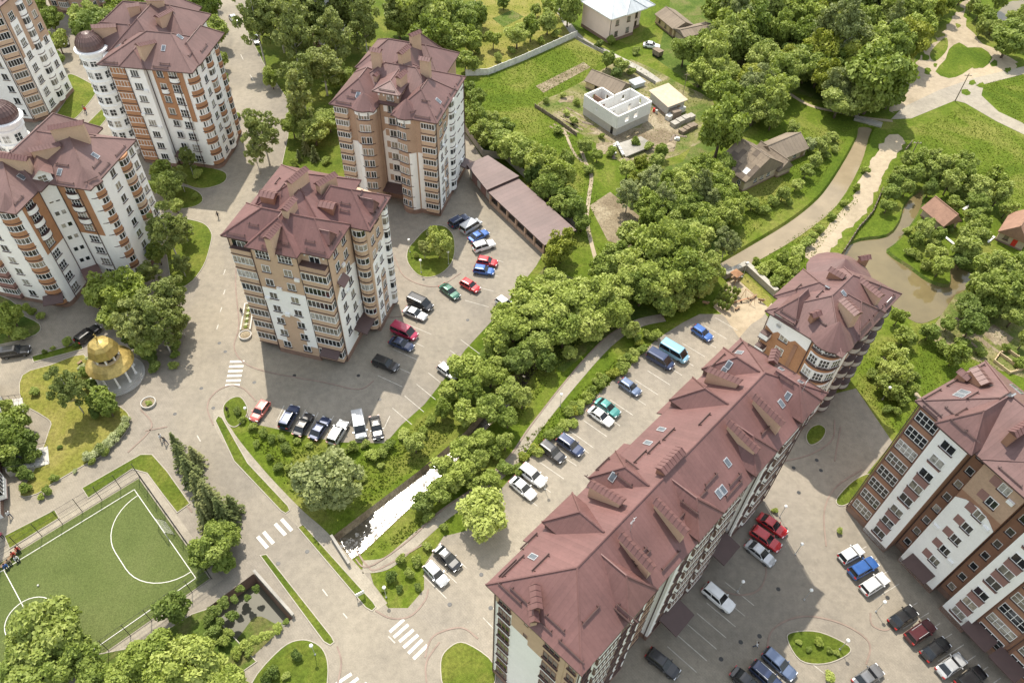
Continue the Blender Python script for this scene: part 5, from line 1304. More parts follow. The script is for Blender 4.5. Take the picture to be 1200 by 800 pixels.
def far_block(px, py, rz, w_, d, h, label, mat='white', n=6):
    p = g(px, py); b = Bld('apartment_block', label, (p.x, p.y), rz)
    b.walls([(0,0),(w_,0),(w_,d),(0,d)], 0, h, mat, .9); Z = [1.0+2.8*i for i in range(int(h/2.8))]
    for fc, L_ in ((b.face((0,0),(w_,0)), w_), (b.face((w_,0),(w_,d)), d)):
        k = int(L_/2.7)
        for i in range(k):
            for z in Z:
                if i % 3 == 1: fc.bay((i+.5)*L_/k, z, 2.3, .8, 2.8, 0, 'light_brick', True, 4)
                else: fc.win((i+.5)*L_/k, z+.8, 1.4, 1.4, 2)
    b.hip(-.5, w_+.5, -.5, d+.5, h, h+2.5, 'x'); b.finish_roof(('roof_dull', 'dark_trim', 'white'))
far_block(352, 52, -14, 8.5, 10, 20, 'pale apartment block almost hidden behind the tall street trees')
far_block(62, 14, -6, 12, 10, 20, 'pale block cut by the picture edge behind the turret block', 'light_brick')
far_block(112, -2, -6, 12, 10, 14, 'pale grey block glimpsed above the trees behind the turret block')
def left_block():
    b = Bld('apartment_block', 'white balconied block beside the gazebo lawn, with steps to its doors', (-82.5, 74.0), -63)
    b.walls([(0,0),(26,0),(26,-12),(0,-12)], 0, 24, 'white', 0)
    f = b.face((26,0),(0,0)); 
    for i in range(8):
        for u in (4, 12, 20): f.bay(u, 1+2.8*i, 3.4, .9, 2.8, 0, 'white', True, 5); f.win(u+4, 1.8+2.8*i, 1.5, 1.4, 2)
    f.rect(0, 26, 0, 1.0, 'plinth', .05)
    b.hip(-.5, 26.5, -12.5, .5, 24, 27, 'x'); b.finish_roof(('roof_dull', 'dark_trim', 'white'))
    for u, w_, n in ((6.5, 4.2, 4), (17.5, 3.4, 9)):
        for i in range(n):
            m = MB(); m.box(-w_/2, w_/2, .6*i, .6*(i+1), 0, .16*(n-i)); m.build('step', MATS['stone'], b.root, (u, 1.0, 0))
        for s in (-1, 1):
            m = MB()
            for i in range(4): m.tube((s*w_/2, .6*n*i/3, .16*n*(1-i/3)), (s*w_/2, .6*n*i/3, .16*n*(1-i/3)+1), .03)
            m.tube((s*w_/2, 0, .16*n+1), (s*w_/2, .6*n, 1.0), .03); m.build('handrail', MATS['iron'], b.root, (u, 1.0, 0))
left_block()

# ------------------------------------------------------------------ gazebo
def gazebo():
    t = empty('gazebo', tuple(g(138,441))); t.scale = (.95, .95, .9); tag(t, 'round white columned gazebo with two tiered golden roof', 'gazebo')
    m = MB(); m.lathe([(4.5,0),(4.5,.18),(4.1,.18),(4.1,.36),(3.8,.36),(3.8,.5)], 32); m.build('base', MATS['stone'], t)
    k = MB(); k.lathe([(.26,.5),(.26,.7),(.18,.75),(.16,3.5),(.26,3.6),(.26,3.8)], 10); cm = k.me('column', MATS['white'], False)
    for i in range(10): a = 2*math.pi*(i+.3)/10; obj('column', cm, t, (3.1*math.cos(a), 3.1*math.sin(a), 0))
    m = MB(); m.lathe([(3.3,3.8),(3.35,4.1),(2.7,4.1),(2.7,3.8)], 20); m.build('ring_beam', MATS['white'], t)
    m = MB(); m.lathe([(3.9,4.0),(3.85,4.12),(3.2,4.75),(2.4,5.25),(2.0,5.45)], 20); m.build('lower_roof', MATS['gold'], t)
    m = MB(); m.lathe([(2.05,5.3),(2.15,5.5),(2.15,5.65),(1.75,5.65),(1.75,7.0),(2.0,7.1)], 20); dr = m.build('drum', MATS['ochre'], t)
    k = MB(); k.lathe([(.14,5.65),(.12,7.0)], 8); cm = k.me('drum_column', MATS['white'])
    for i in range(8): a = 2*math.pi*(i+.5)/8; obj('drum_column', cm, dr, (1.9*math.cos(a), 1.9*math.sin(a), 0))
    k = MB(); k.box(-.45, .45, -.03, .03, 5.8, 6.9); wm = k.me('drum_window', MATS['dark_glass'])
    for i in range(8): a = 2*math.pi*i/8; obj('drum_window', wm, dr, (1.78*math.cos(a), 1.78*math.sin(a), 0), a+math.pi/2)
    m = MB(); m.lathe([(2.5,7.0),(2.55,7.1),(2.3,7.9),(2.1,8.6),(1.6,9.3),(.8,9.7),(.12,9.95),(.1,10.6)], 8); m.build('dome', MATS['gold'], t)
    m = MB(); m.sphere((0,0,10.7), .22); m.tube((0,0,10.7), (0,0,11.6), .04); m.tube((-.25,0,11.3), (.25,0,11.3), .04); m.build('finial', MATS['gold'], t)
gazebo()

# ------------------------------------------------------------------ football pitch
def pitch():
    Q = g(157.5,573.5); T = (g(4.5,667.4)-Q).normalized(); S = Vector((-T.y, T.x, 0))
    if S.dot(g(225,672.5)-Q) < 0: S = -S
    Wd = (g(148,734)-Q).dot(S); Ln = (g(4.5,667.4)-Q).dot(T)*2
    ang = math.atan2(T.y, T.x)
    def w2(u, v, z=0): p = Q+T*u+S*v; return Vector((p.x, p.y, z))
    turf = sheet('football_pitch', [w2(-1.3,-1.3), w2(Ln+1.3,-1.3), w2(Ln+1.3,Wd+1.3), w2(-1.3,Wd+1.3)], .05, 'turf')
    sheet('pitch_margin', [w2(-2.6,-2.8), w2(Ln+2.6,-2.8), w2(Ln+2.6,Wd+2.6), w2(-2.6,Wd+2.6)], .034, 'sidewalk')
    def ln(pts): strip('painted_line', [w2(*p) for p in pts], .1, .062, 'paint_white', turf)
    ln([(0,0),(Ln,0)]); ln([(0,Wd),(Ln,Wd)]); ln([(0,0),(0,Wd)]); ln([(Ln,0),(Ln,Wd)]); ln([(Ln/2,0),(Ln/2,Wd)])
    c = Wd/2
    for u0, sg in ((0, 1), (Ln, -1)):
        r = 6.3; pts = [(u0+sg*r*math.sin(R(a)), c-1.6-r*math.cos(R(a))) for a in range(0, 91, 9)]+[(u0+sg*r*math.sin(R(a)), c+1.6-r*math.cos(R(a))) for a in range(90, 181, 9)]
        ln(pts)
    ln([(Ln/2+3*math.cos(R(a)), c+3*math.sin(R(a))) for a in range(0, 361, 12)])
    t = empty('football_goal', tuple(w2(0, c)), ang); tag(t, 'white framed football goal with net on the green pitch', 'goal')
    f = 1 if (S.x*-math.sin(ang)+S.y*math.cos(ang)) > 0 else -1
    m = MB()
    m.tube((0,-1.5,0), (0,-1.5,2), .06); m.tube((0,1.5,0), (0,1.5,2), .06); m.tube((0,-1.56,2), (0,1.56,2), .06); m.build('goal_frame', MATS['paint_white'], t)
    m = MB(); m.tube((-1,-1.5,0), (-1,1.5,0), .04); m.tube((0,-1.5,0), (-1,-1.5,0), .04); m.tube((0,1.5,0), (-1,1.5,0), .04); m.tube((0,-1.5,2), (-1,-1.5,0), .03); m.tube((0,1.5,2), (-1,1.5,0), .03); m.build('rear_frame', MATS['iron'], t)
    m = MB()
    for i in range(11): y = -1.5+.3*i; m.tube((0,y,2), (-1,y,0), .012, n=3, cap=False)
    for i in range(1, 7): q = i/7; m.tube((-q,-1.5,2-2*q), (-q,1.5,2-2*q), .012, n=3, cap=False)
    m.build('net', MATS['paint_white'], t)
    b = MB(); b.sphere((0,0,.14), .14); tag(b.build('football', MATS['paint_white'], None, tuple(g(45,686,.06)), smooth=True), 'white football lying on the green pitch', 'ball')
    # ball-stop fence: posts, rails and wire mesh
    fr = tag(empty('pitch_fence', tuple(w2(-1.5,-1.5))), 'tall dark wire fence round the football pitch', 'fence'); o = w2(-1.5,-1.5)
    def run(a, c_, n):
        A, C_ = w2(*a)-o, w2(*c_)-o
        pm = CACHE.setdefault('fpost', MB().tube((0,0,0), (0,0,3.6), .05).me('post', MATS['iron']))
        for i in range(n+1): p = A.lerp(C_, i/n); obj('post', pm, fr, (p.x, p.y, 0))
        for i in range(n):
            p, q = A.lerp(C_, i/n), A.lerp(C_, (i+1)/n); m = MB()
            for z in (.1, 1.2, 2.4, 3.55): m.tube((p.x,p.y,z), (q.x,q.y,z), .025, n=4, cap=False)
            for k in range(1, 14): s = p.lerp(q, k/14); m.tube((s.x,s.y,.1), (s.x,s.y,3.55), .008, n=3, cap=False)
            m.build('mesh_panel', MATS['iron'], fr)
    run((-1.5,-1.5), (Ln+1.5,-1.5), 14); run((-1.5,-1.5), (-1.5,Wd+1.5), 8); run((-1.5,Wd+1.5), (Ln+1.5,Wd+1.5), 14)
    # spectators' benches by the touchline
    return w2
PITCH_W = pitch()

# ------------------------------------------------------------------ fences and walls
def fence(name, label, pts, h, mat, step, cat='fence', thick=.12, post=None, z0=0.0, cap=None):
    p0 = g(*pts[0]); t = tag(empty(name, tuple(p0)), label, cat); W_ = [g(*q)-p0 for q in pts]
    for a, c in zip(W_, W_[1:]):
        Ln = (c-a).length; n = max(1, round(Ln/step)); d = (c-a).normalized(); rz = math.atan2(d.y, d.x); L1 = Ln/n
        k = (name, mat, round(L1, 2), h, thick)
        if k not in CACHE:
            m = MB(); m.box(.03, L1-.03, -thick/2, thick/2, 0, h); m.box(.12, L1-.12, -thick/2-.02, thick/2+.02, h*.12, h*.45)
            if cap: m.box(-.01, L1+.01, -thick/2-.08, thick/2+.08, h, h+.1)
            q = MB(); q.box(-.1, .1, -.12, .12, 0, h+.08); CACHE[k] = (m.me('panel', MATS[mat]), q.me('post', MATS[post or mat]))
        for i in range(n):
            p = a.lerp(c, i/n); obj('panel', CACHE[k][0], t, (p.x, p.y, z0), rz); obj('post', CACHE[k][1], t, (p.x, p.y, z0), rz)
    return t
fence('concrete_fence', 'pale concrete panel fence round the dry garden plot', [(546,89),(572,88),(612,72),(676,43)], 1.7, 'rubbish_white', 2.2)
fence('concrete_fence', 'grey concrete fence behind the long garage row', [(541,148),(566,184),(592,187),(622,215),(676,272)], 1.8, 'concrete', 2.4)
fence('roadside_wall', 'low concrete wall along the garden driveway', [(676,46),(716,68),(768,99)], .8, 'concrete', 2.6)
fence('hedge_fence', 'dark paling fence round the unfinished house garden', [(627,126),(655,144),(676,160)], .9, 'old_wood', 1.2, thick=.06)
fence('plank_fence', 'leaning dark plank fence along the pond', [(988,296),(1006,268),(1012,262),(1022,250),(1034,222)], .9, 'old_wood', 1.4, thick=.06)
fence('plank_fence', 'short plank fence at the pond outlet below the bridge', [(1060,178),(1068,168)], 1.0, 'old_wood', 1.0, thick=.06)
fence('garden_frame', 'wooden framed garden bed beside the brown block', [(1164,424),(1170,415),(1196,434),(1182,438),(1164,424)], .6, 'ochre', 1.6, cat='garden bed', thick=.12)
fence('garden_frame', 'wooden framed garden bed behind another one, nearer the pond', [(1172,414),(1180,411),(1204,428),(1198,434)], .6, 'ochre', 1.6, cat='garden bed', thick=.12)
def low_wall(label, pts, w_, h):
    p0 = g(*pts[0]); P_ = [g(*q)-p0 for q in pts]; t = tag(empty('retaining_wall', tuple(p0)), label, 'wall')
    for a, c in zip(P_, P_[1:]):
        Ln = (c-a).length; n = max(1, round(Ln/2.0)); rz = math.atan2((c-a).y, (c-a).x)
        for i in range(n):
            p = a.lerp(c, i/n); m = MB(); m.box(.02, Ln/n-.02, -w_/2, w_/2, 0, h); m.box(0, Ln/n, -w_/2-.06, w_/2+.06, h, h+.14); m.build('block', MATS['concrete'], t, (p.x, p.y, 0), rz)
low_wall('wide concrete wall between the playground and the riverbank', [(848,326),(873,314),(908,346)], .9, 1.3)
low_wall('concrete parapet of the canal basin beside the sidewalk', [(299,671),(345,723)], .25, .8)
low_wall('concrete parapet of the canal beside the sidewalk', [(389,630),(410,663)], .25, .8)
def footbridge():
    p0 = g(1004,140); q = g(1030,147); t = tag(empty('footbridge', tuple(p0), math.atan2((q-p0).y, (q-p0).x)), 'small concrete footbridge over the muddy river', 'bridge'); Ln = (q-p0).length
    m = MB(); m.box(-.6, Ln+.6, -.9, .9, -.1, .22); m.build('deck', MATS['concrete'], t)
    for s in (-1, 1):
        m = MB(); m.box(-.6, Ln+.6, s*.9-.06, s*.9+.06, .22, .5); m.build('side_beam', MATS['concrete'], t)
    for x in (0, Ln):
        m = MB(); m.box(x-.3, x+.3, -1, 1, -.9, -.1); m.build('abutment', MATS['concrete'], t)
footbridge()
for a, c, lb in (((1085,300),(1094,292),'white plank bridging the pond beside leafy bushes'), ((1108,279),(1118,287),'pale plank walkway from the spit to the pond bank'), ((1129,246),(1137,241),'pale plank jetty beside the small red tiled cottage'), ((1157,284),(1164,278),'white plank step by the cottage with red door')):
    A, C_ = g(*a), g(*c); m = MB(); Ln = (C_-A).length; m.box(-.2, Ln+.2, -.3, .3, .12, .24); m.box(.2, .35, -.25, .25, -.6, .12); m.box(Ln-.35, Ln-.2, -.25, .25, -.6, .12)
    tag(m.build('plank_bridge', MATS['rubbish_white'], None, tuple(A), math.atan2((C_-A).y, (C_-A).x)), lb, 'plank')
sheet('pond_water', pw([(1166,22),(1182,3),(1200,0),(1240,-14),(1240,18),(1200,24)], 0, 3), .02, 'pond_water')
# ------------------------------------------------------------------ vegetation
def leaf_mesh(name, pts, mat):
    """pts: (pos, normal, size, tint) -> one quad per leaf clump"""
    v = []; f = []; tn = []
    rr = random.Random(len(pts))
    for p, n, s, t in pts:
        a = n.cross(Vector((rr.uniform(-1,1), rr.uniform(-1,1), rr.uniform(-1,1))))
        a = a.normalized() if a.length > 1e-3 else Vector((1,0,0)); b = n.cross(a)
        k = len(v); w_ = s*rr.uniform(.5,.8); h = s*rr.uniform(.8,1.2); d = n*s*rr.uniform(-.3,.3)
        v += [p-a*w_-b*h*.4, p-b*h+d, p+a*w_-b*h*.3, p+b*h+d*.5]; f.append((k, k+1, k+2, k+3)); tn += [t]*4
    me = mesh(name, v, f, mat)
    at = me.attributes.new('tint', 'FLOAT', 'POINT'); at.data.foreach_set('value', tn)
    return me
def rdir(rr):
    z = rr.uniform(-1, 1); a = rr.uniform(0, 2*math.pi); q = math.sqrt(1-z*z); return Vector((q*math.cos(a), q*math.sin(a), z))
def crown_pts(rr, n, size, nl, sx=1.0, sz=.85, lr=(.3,.46), shell=.62, loose=0.0):
    lobes = []
    for i in range(nl):
        d = rdir(rr); d.z = d.z*.9+.12; c = Vector((d.x*sx*shell, d.y*sx*shell, d.z*sz*shell))*rr.uniform(.6, 1.22)
        lobes.append((c, rr.uniform(*lr), rr.random()))
    lobes.append((Vector((0,0,.1)), .55, .3))
    out = []; tries = 0; wts = [l[1]**2 for l in lobes]
    while len(out) < n and tries < n*6:
        tries += 1
        c, r_, t = rr.choices(lobes, wts)[0]; d = rdir(rr)
        if d.z < -.35 and rr.random() < .75: continue
        p = c+Vector((d.x, d.y, d.z*.8))*r_*rr.uniform(.72, 1.08)
        if any((p-c2).length < r2*.62 for c2, r2, _ in lobes if c2 is not c): continue
        nn = (d*.5+rdir(rr)*.85+Vector((-.1,.2,.55))).normalized()
        out.append((p, nn, size*rr.uniform(.6, 1.4), min(1, max(0, t*.75+rr.uniform(-.25, .45)))))
    for i in range(int(n*.10)):      # stray sprigs that break the outline
        c, r_, t = rr.choice(lobes); d = rdir(rr); d.z = abs(d.z)*.8
        out.append((c+d*r_*rr.uniform(1.05, 1.35), rdir(rr), size*.8, t))
    return out
def conifer_pts(rr, n, size):
    out = []
    for lay in range(13):
        h = lay/13; L0 = (1-h)*.8+.07; nb = 9-int(h*4); off = rr.uniform(0, 6)
        for j in range(nb):
            a0 = off+2*math.pi*j/nb+rr.uniform(-.25,.25); L_ = L0*rr.uniform(.72,1.15); z0 = -1.15+2.85*h+rr.uniform(-.06,.06)
            for k in range(max(5, int(n/13/nb*(1.5-h)))):
                t = rr.random()**.75; a = a0+rr.uniform(-1,1)*.2*(1-t*.7); r_ = L_*t; z = z0-.30*r_*r_/max(L0,.2)+.10*t-rr.random()*.06
                d = Vector((math.cos(a), math.sin(a), -.2))
                out.append((Vector((r_*math.cos(a), r_*math.sin(a), z)), (Vector((0,0,1))+d*.4+rdir(rr)*.45).normalized(), size*rr.uniform(.55,1.0), min(1, .25+.6*t*rr.random()+.3*rr.random())))
    return out
CROWNS = {}
def crowns():
    rr = random.Random(11); m = MATS['leaf_mid']
    for v in range(4): CROWNS['L', v] = leaf_mesh('crown', crown_pts(rr, 4600, .08, 40, 1.0, .9, (.15,.36), .76), m)
    for v in range(3): CROWNS['M', v] = leaf_mesh('crown', crown_pts(rr, 2300, .11, 26, 1.0, .9, (.18,.4), .7), m)
    for v in range(3): CROWNS['S', v] = leaf_mesh('crown', crown_pts(rr, 1000, .14, 10, 1.0, .8), m)
    for v in range(3): CROWNS['B', v] = leaf_mesh('crown', crown_pts(rr, 4400, .066, 48, .9, 1.4, (.12,.26), .86), m)
    for v in range(3): CROWNS['C', v] = leaf_mesh('crown', conifer_pts(rr, 4600, .085), m)
    for v in range(2): CROWNS['T', v] = leaf_mesh('crown', [(Vector((p.x*.5, p.y*.5, p.z*1.5)), n, s, t) for p, n, s, t in crown_pts(rr, 900, .13, 8)], m)
crowns()
TRUNKS = {}
def trunks():
    rr = random.Random(5)
    for k, hc, top in (('L', 1.15, .5), ('M', 1.2, .45), ('S', .75, .3), ('B', 1.75, .9), ('C', 1.3, 1.4), ('T', 1.0, .6)):
        for mt in ('bark', 'birch_bark'):
            m = MB(); r0 = .075 if k in 'LM' else (.05 if k in 'BC' else .04)
            zt = hc+top; m.tube((0,0,-.05), (.02,.01,hc*.55), r0, r0*.75, 7); m.tube((.02,.01,hc*.55), (.0,.03,zt), r0*.75, r0*.2, 6)
            for i in range(6):
                a = i*1.05+rr.uniform(-.3,.3); z = hc*(.5+.07*i); L_ = rr.uniform(.45,.65)*(1 if k != 'C' else .3)
                m.tube((0,.01,z), (L_*math.cos(a), L_*math.sin(a), z+L_*.75), r0*.4, r0*.1, 5)
            TRUNKS[k, mt] = (m.me('trunk', MATS[mt], True), hc)
trunks()
TREEN = [0]
def tree(px, py, rpx, kind='mid', label='', group='', cls=None, name=None, cat=None):
    TREEN[0] += 1; rr = random.Random(TREEN[0]*7+3)
    shr = kind in ('white',) or cls == 'S'
    d = (g(px, py, 3)-CAM).length; r_ = rpx*d/FPX
    if cls is None: cls = {'birch': 'B', 'conifer': 'C', 'thuja': 'T'}.get(kind) or ('L' if r_ > 2.7 else ('M' if r_ > 1.5 else 'S'))
    mt = {'bright': 'leaf_bright', 'mid': 'leaf_mid', 'dark': 'leaf_dark', 'birch': 'leaf_birch', 'silver': 'leaf_silver', 'conifer': 'leaf_conifer', 'yellow': 'leaf_yellow', 'white': 'leaf_white', 'thuja': 'leaf_mid'}[kind]
    bk = 'birch_bark' if cls == 'B' else 'bark'
    tm, hc = TRUNKS[cls, bk]; zc = hc*r_
    p = g(px, py, zc*.95)
    is_tree = cls in 'LBC' or (cls == 'M' and r_ > 1.9)
    nm = name or ('tree' if is_tree and cls != 'C' else ('conifer_tree' if cls == 'C' else ('thuja_bush' if cls == 'T' else 'shrub')))
    t = empty(nm, (p.x, p.y, 0), rr.uniform(0, 6.28)); t.scale = (r_*rr.uniform(.86,1.1), r_*rr.uniform(.86,1.1), r_*rr.uniform(.85,1.28))
    obj('trunk' if is_tree else 'stem', tm, t)
    n = len([1 for k in CROWNS if k[0] == cls]); c = obj('crown' if is_tree else 'foliage', CROWNS[cls, rr.randrange(n)], t, (0, 0, hc))
    c.material_slots[0].link = 'OBJECT'; c.material_slots[0].material = MATS[mt]
    tag(t, label, cat or ('tree' if is_tree else 'shrub'), group)
    return t
def trees(label, group, lst, **k):
    """lst entries (px, py, r_px, kind); the label gets its kind word in front"""
    W_ = {'bright': 'bright green', 'mid': 'mid green', 'dark': 'dark green', 'birch': 'tall loose crowned', 'silver': 'silvery green', 'conifer': 'olive green', 'yellow': 'yellowish green', 'white': 'white flowering', 'thuja': 'columnar green'}
    for e in lst:
        px, py, r_, kind = e[:4]
        kw = dict(k)
        if kind.endswith('_l'): kind = {'birch_l': 'silver', 'yellow_l': 'yellow'}[kind]; kw['cls'] = 'L' if kind == 'yellow' else 'B'
        d = (g(px, py, 3)-CAM).length; rm = r_*d/FPX
        noun = 'conifer' if kind == 'conifer' else ('thuja' if kind == 'thuja' else ('tree' if (rm > 1.9 or kind == 'birch') and k.get('cls') != 'S' else 'shrub'))
        t = tree(px, py, r_, kind, '%s %s %s' % (W_[kind], noun, label), '%s %ss %s' % (W_[kind], noun, group), **kw)
b_, m_, d_, bi, co, ye, wh = 'bright', 'mid', 'dark', 'birch', 'conifer', 'yellow', 'white'
trees('behind the domed turret block', 'behind the turret block', [(100,22,17,m_),(118,28,17,m_),(106,45,15,d_),(140,14,14,b_),(132,30,11,b_),(60,22,12,m_),(68,50,11,m_),(66,70,9,d_),(160,8,10,m_),(46,8,9,b_)])
trees('between the turret block and the upper road', 'beside the upper road', [(240,12,16,m_),(252,40,14,m_),(258,70,10,m_),(235,-8,16,d_),(262,95,7,m_),(278,135,5,b_)])
trees('in the roadside park', 'in the roadside park', [(303,40,20.2,bi),(325,20,22.4,bi),(345,48,22.4,bi),(310,8,19.0,bi),(372,22,22.4,bi),(392,48,21.3,bi),(352,98,20.2,bi),(378,78,20.2,bi),(415,18,21.3,bi),(345,5,20.2,bi),(390,8,19.0,bi),(428,40,17.9,bi),(350,128,19.0,bi),(318,92,11.2,m_),(398,90,15.7,m_),(465,14,16.8,bi)])
trees('behind the round bayed tower', 'behind the round bayed tower', [(488,18,22,b_),(512,22,20,b_),(505,45,18,b_),(530,44,17,m_),(542,22,17,m_),(553,48,13,b_),(468,32,14,m_),(545,72,12,m_),(556,10,11,m_),(525,5,14,m_),(548,108,11,m_),(546,128,9,m_)])
trees('standing over the corner beside the tan tower', 'beside the tan tower', [(308,160,21,bi),(300,185,13,bi),(343,150,12,m_),(368,155,16,m_),(385,140,15,m_)])
trees('on the lawn between both tan towers', 'between both tan towers', [(358,172,8,co),(368,180,8,co),(350,182,6,co),(382,188,6,b_),(345,192,5,b_)])
trees('in front of the domed turret block', 'before the turret block', [(190,205,13,m_),(200,222,15,d_),(186,218,12,m_),(222,192,10,bi),(212,212,9,bi),(232,205,6,b_),(228,230,5,m_),(205,240,10,m_)])
trees('beside the two winged block', 'beside the two winged block', [(200,282,20.2,bi),(214,266,12.3,bi),(185,300,11.2,m_),(212,310,11.2,bi),(176,322,11.2,bi),(126,342,19.0,b_),(150,352,22.4,b_),(112,352,11.2,b_),(182,362,22.4,bi),(205,352,17.9,bi),(158,385,20.2,bi),(190,392,19.0,bi),(130,372,15.7,m_),(210,378,13.4,bi),(172,405,15.7,m_)])
trees('at the foot of the two winged block', 'at the foot of the two winged block', [(14,372,13,b_),(4,384,12,b_),(22,390,9,m_),(38,366,6,m_),(48,370,5,m_),(30,360,5,b_),(78,400,6,m_),(62,408,3,m_),(52,412,3,d_),(90,404,4,d_)])
trees('on the gazebo lawn', 'on the gazebo lawn', [(84,462,19,bi),(70,448,9,bi),(118,468,14,m_),(128,480,11,m_),(105,450,9,d_),(98,436,6,m_),(40,458,6,m_),(112,484,8,d_),(70,524,3,d_),(56,575,6,m_),(64,560,5,m_),(30,572,7,m_),(48,582,4,b_),(88,552,3,wh),(96,430,5,wh),(104,420,4,wh)])
trees('hedge shrub between gazebo lawn and path', 'along the path by the gazebo lawn', [(104,536,6,wh),(111,531,7,wh),(119,526,7,wh),(126,520,7,wh),(133,513,7,wh),(140,507,7,wh),(145,500,6,wh),(148,492,5,wh),(108,540,5,m_),(124,530,5,m_)], cls='S')
trees('by the steps of the white balconied block', 'by the white balconied block', [(22,494,15,m_),(12,512,16,m_),(28,520,14,d_),(6,530,15,m_),(38,535,10,d_),(5,478,9,m_),(30,556,8,d_),(18,545,10,d_)])
trees('close beside the golden gazebo', 'beside the gazebo', [(176,418,9,d_),(170,404,12,m_),(181,430,7,d_),(158,400,12,d_),(206,405,6,m_),(205,416,6,m_),(203,428,6,m_),(174,472,4,m_),(208,396,5,m_)])
trees('in the row between pitch and road', 'between pitch and road', [(212,535,16.2,co),(222,552,18.9,co),(234,572,20.2,co),(248,590,21.6,co),(262,604,18.9,co),(228,535,13.5,co),(272,592,14.9,co),(206,520,9.5,co),(241,608,16.2,co)])
trees('overhanging the corner of the pitch', 'at the pitch corner', [(250,640,23,m_),(238,655,18,m_),(262,658,15,m_),(268,628,14,m_)])
trees('at the lower edge of the pitch', 'at the lower edge of the pitch', [(204,712,20,d_),(60,745,28,m_),(38,762,24,m_),(82,768,24,m_),(18,782,22,m_),(108,790,18,m_),(52,792,26,m_)])
trees('beside the canal basin', 'beside the canal basin', [(182,768,26,b_),(222,778,26,b_),(150,790,22,b_),(250,788,22,b_),(195,800,24,b_),(240,762,16,b_),(272,800,18,b_),(165,775,18,b_),(212,756,14,b_)])
trees('growing along the edge of the basin', 'along the basin edge', [(252,716,8,d_),(262,706,7,d_),(244,726,7,d_),(275,702,5,d_),(288,756,7,b_),(300,750,7,b_),(312,744,7,b_),(325,736,6,b_),(277,766,7,b_),(335,728,4,m_),(292,764,6,m_),(258,728,6,d_),(268,742,6,m_),(282,690,6,d_),(272,722,8,d_),(262,752,8,m_),(250,742,9,d_),(290,700,5,d_),(300,690,5,d_)])
trees('on the rounded lawn at the road mouth', 'on the rounded lawn', [(348,768,7,d_),(320,788,8,d_),(312,796,7,d_),(335,792,5,m_)])
t_ = tree(384,562,36,'silver','big silvery willow tree beside the canal and the sidewalk',None,'L')
trees('in the row below the tan tower car park', 'below the tan tower car park', [(278,482,5,d_),(284,492,5,m_),(296,500,6,m_),(308,507,6,m_),(318,514,6,m_),(330,512,5,m_),(336,525,7,d_),(348,516,5,m_),(363,521,5,m_),(300,520,5,m_),(316,536,5,m_),(326,548,6,d_),(338,548,6,m_),(352,555,7,m_),(414,524,8,m_),(436,533,9,b_),(428,520,6,m_),(456,522,8,m_),(473,508,8,b_),(487,522,13,m_),(448,530,7,m_),(400,532,7,m_),(495,505,8,b_),(505,492,8,b_),(425,560,6,m_),(404,528,5,m_),(446,545,5,m_)])
trees('in the wood between the two car parks', 'between the two car parks', [(545,432,18.9,b_),(526,458,15.0,b_),(552,462,18.0,b_),(575,440,20.0,b_),(598,460,18.0,m_),(545,488,16.9,b_),(572,482,18.0,m_),(595,492,13.9,m_),(612,470,13.0,m_),(520,482,12.0,b_),(602,382,25.4,b_),(582,402,18.7,b_),(622,355,24.2,b_),(648,338,22.0,b_),(640,372,24.2,b_),(672,352,24.2,b_),(700,348,26.4,b_),(722,340,22.0,b_),(690,378,22.0,b_),(720,370,19.9,b_),(660,392,20.9,m_),(628,405,19.9,m_),(738,388,11.0,m_),(605,425,17.7,d_),(640,425,14.3,d_),(668,412,11.0,b_),(588,372,14.3,b_),(705,322,16.5,m_),(592,520,12.0,m_)])
trees('among green trees beside the garage row end', 'beside the garage end', [(658,292,19,ye),(646,304,12,ye)])
trees('over the playground end of the wood', 'over the playground end', [(742,312,24.1,b_),(766,296,27.6,b_),(790,312,27.6,b_),(772,336,25.3,b_),(808,330,23.0,m_),(830,316,18.4,m_),(800,290,20.7,b_),(752,342,20.7,m_),(724,300,18.4,m_),(822,338,13.8,m_),(735,280,16.1,m_),(780,358,16.1,m_),(800,352,14.9,m_),(712,302,12.6,d_)])
trees('along the canal bank', 'along the canal bank', [(496,588,15.4,d_),(514,578,15.4,m_),(530,566,14.3,b_),(545,552,13.2,b_),(520,545,14.3,b_),(540,528,15.4,b_),(562,540,13.2,m_),(565,515,14.3,b_),(575,560,13.2,b_),(592,548,9.9,m_),(556,568,11.0,m_),(502,606,7.7,m_),(580,530,11.0,m_),(520,618,5.5,m_)])
tree(567,600,27,'bright','round bright green tree overhanging corner of the car park beside canal',None,'L')
rs = random.Random(21)
lst = []
for i in range(46):
    t = (i+rs.random())/46; x = 604+t*162+rs.uniform(-7,7); y = 553-t*166+rs.uniform(-6,6); lst.append((x, y, rs.uniform(5,8.5), rs.choice((ye, m_, b_, bi))))
lst = [(x, y, r_, m_ if k == bi else k) for x, y, r_, k in lst]
trees('in the strip beside the long block car park', 'in the strip beside the long car park', lst, cls='S')
trees('on the small wedge lawn by the car park', 'on the wedge lawn', [(470,655,7,m_),(458,676,8,d_),(480,672,7,m_),(468,690,5,d_),(488,658,7,m_),(500,640,6,m_),(450,690,4,m_),(490,688,5,d_)], cls='S')
trees('on the round lawn in the tower car park', 'on the round lawn of the tower car park', [(515,288,17,b_),(497,292,9,bi),(504,272,6,wh),(488,300,4,m_)])
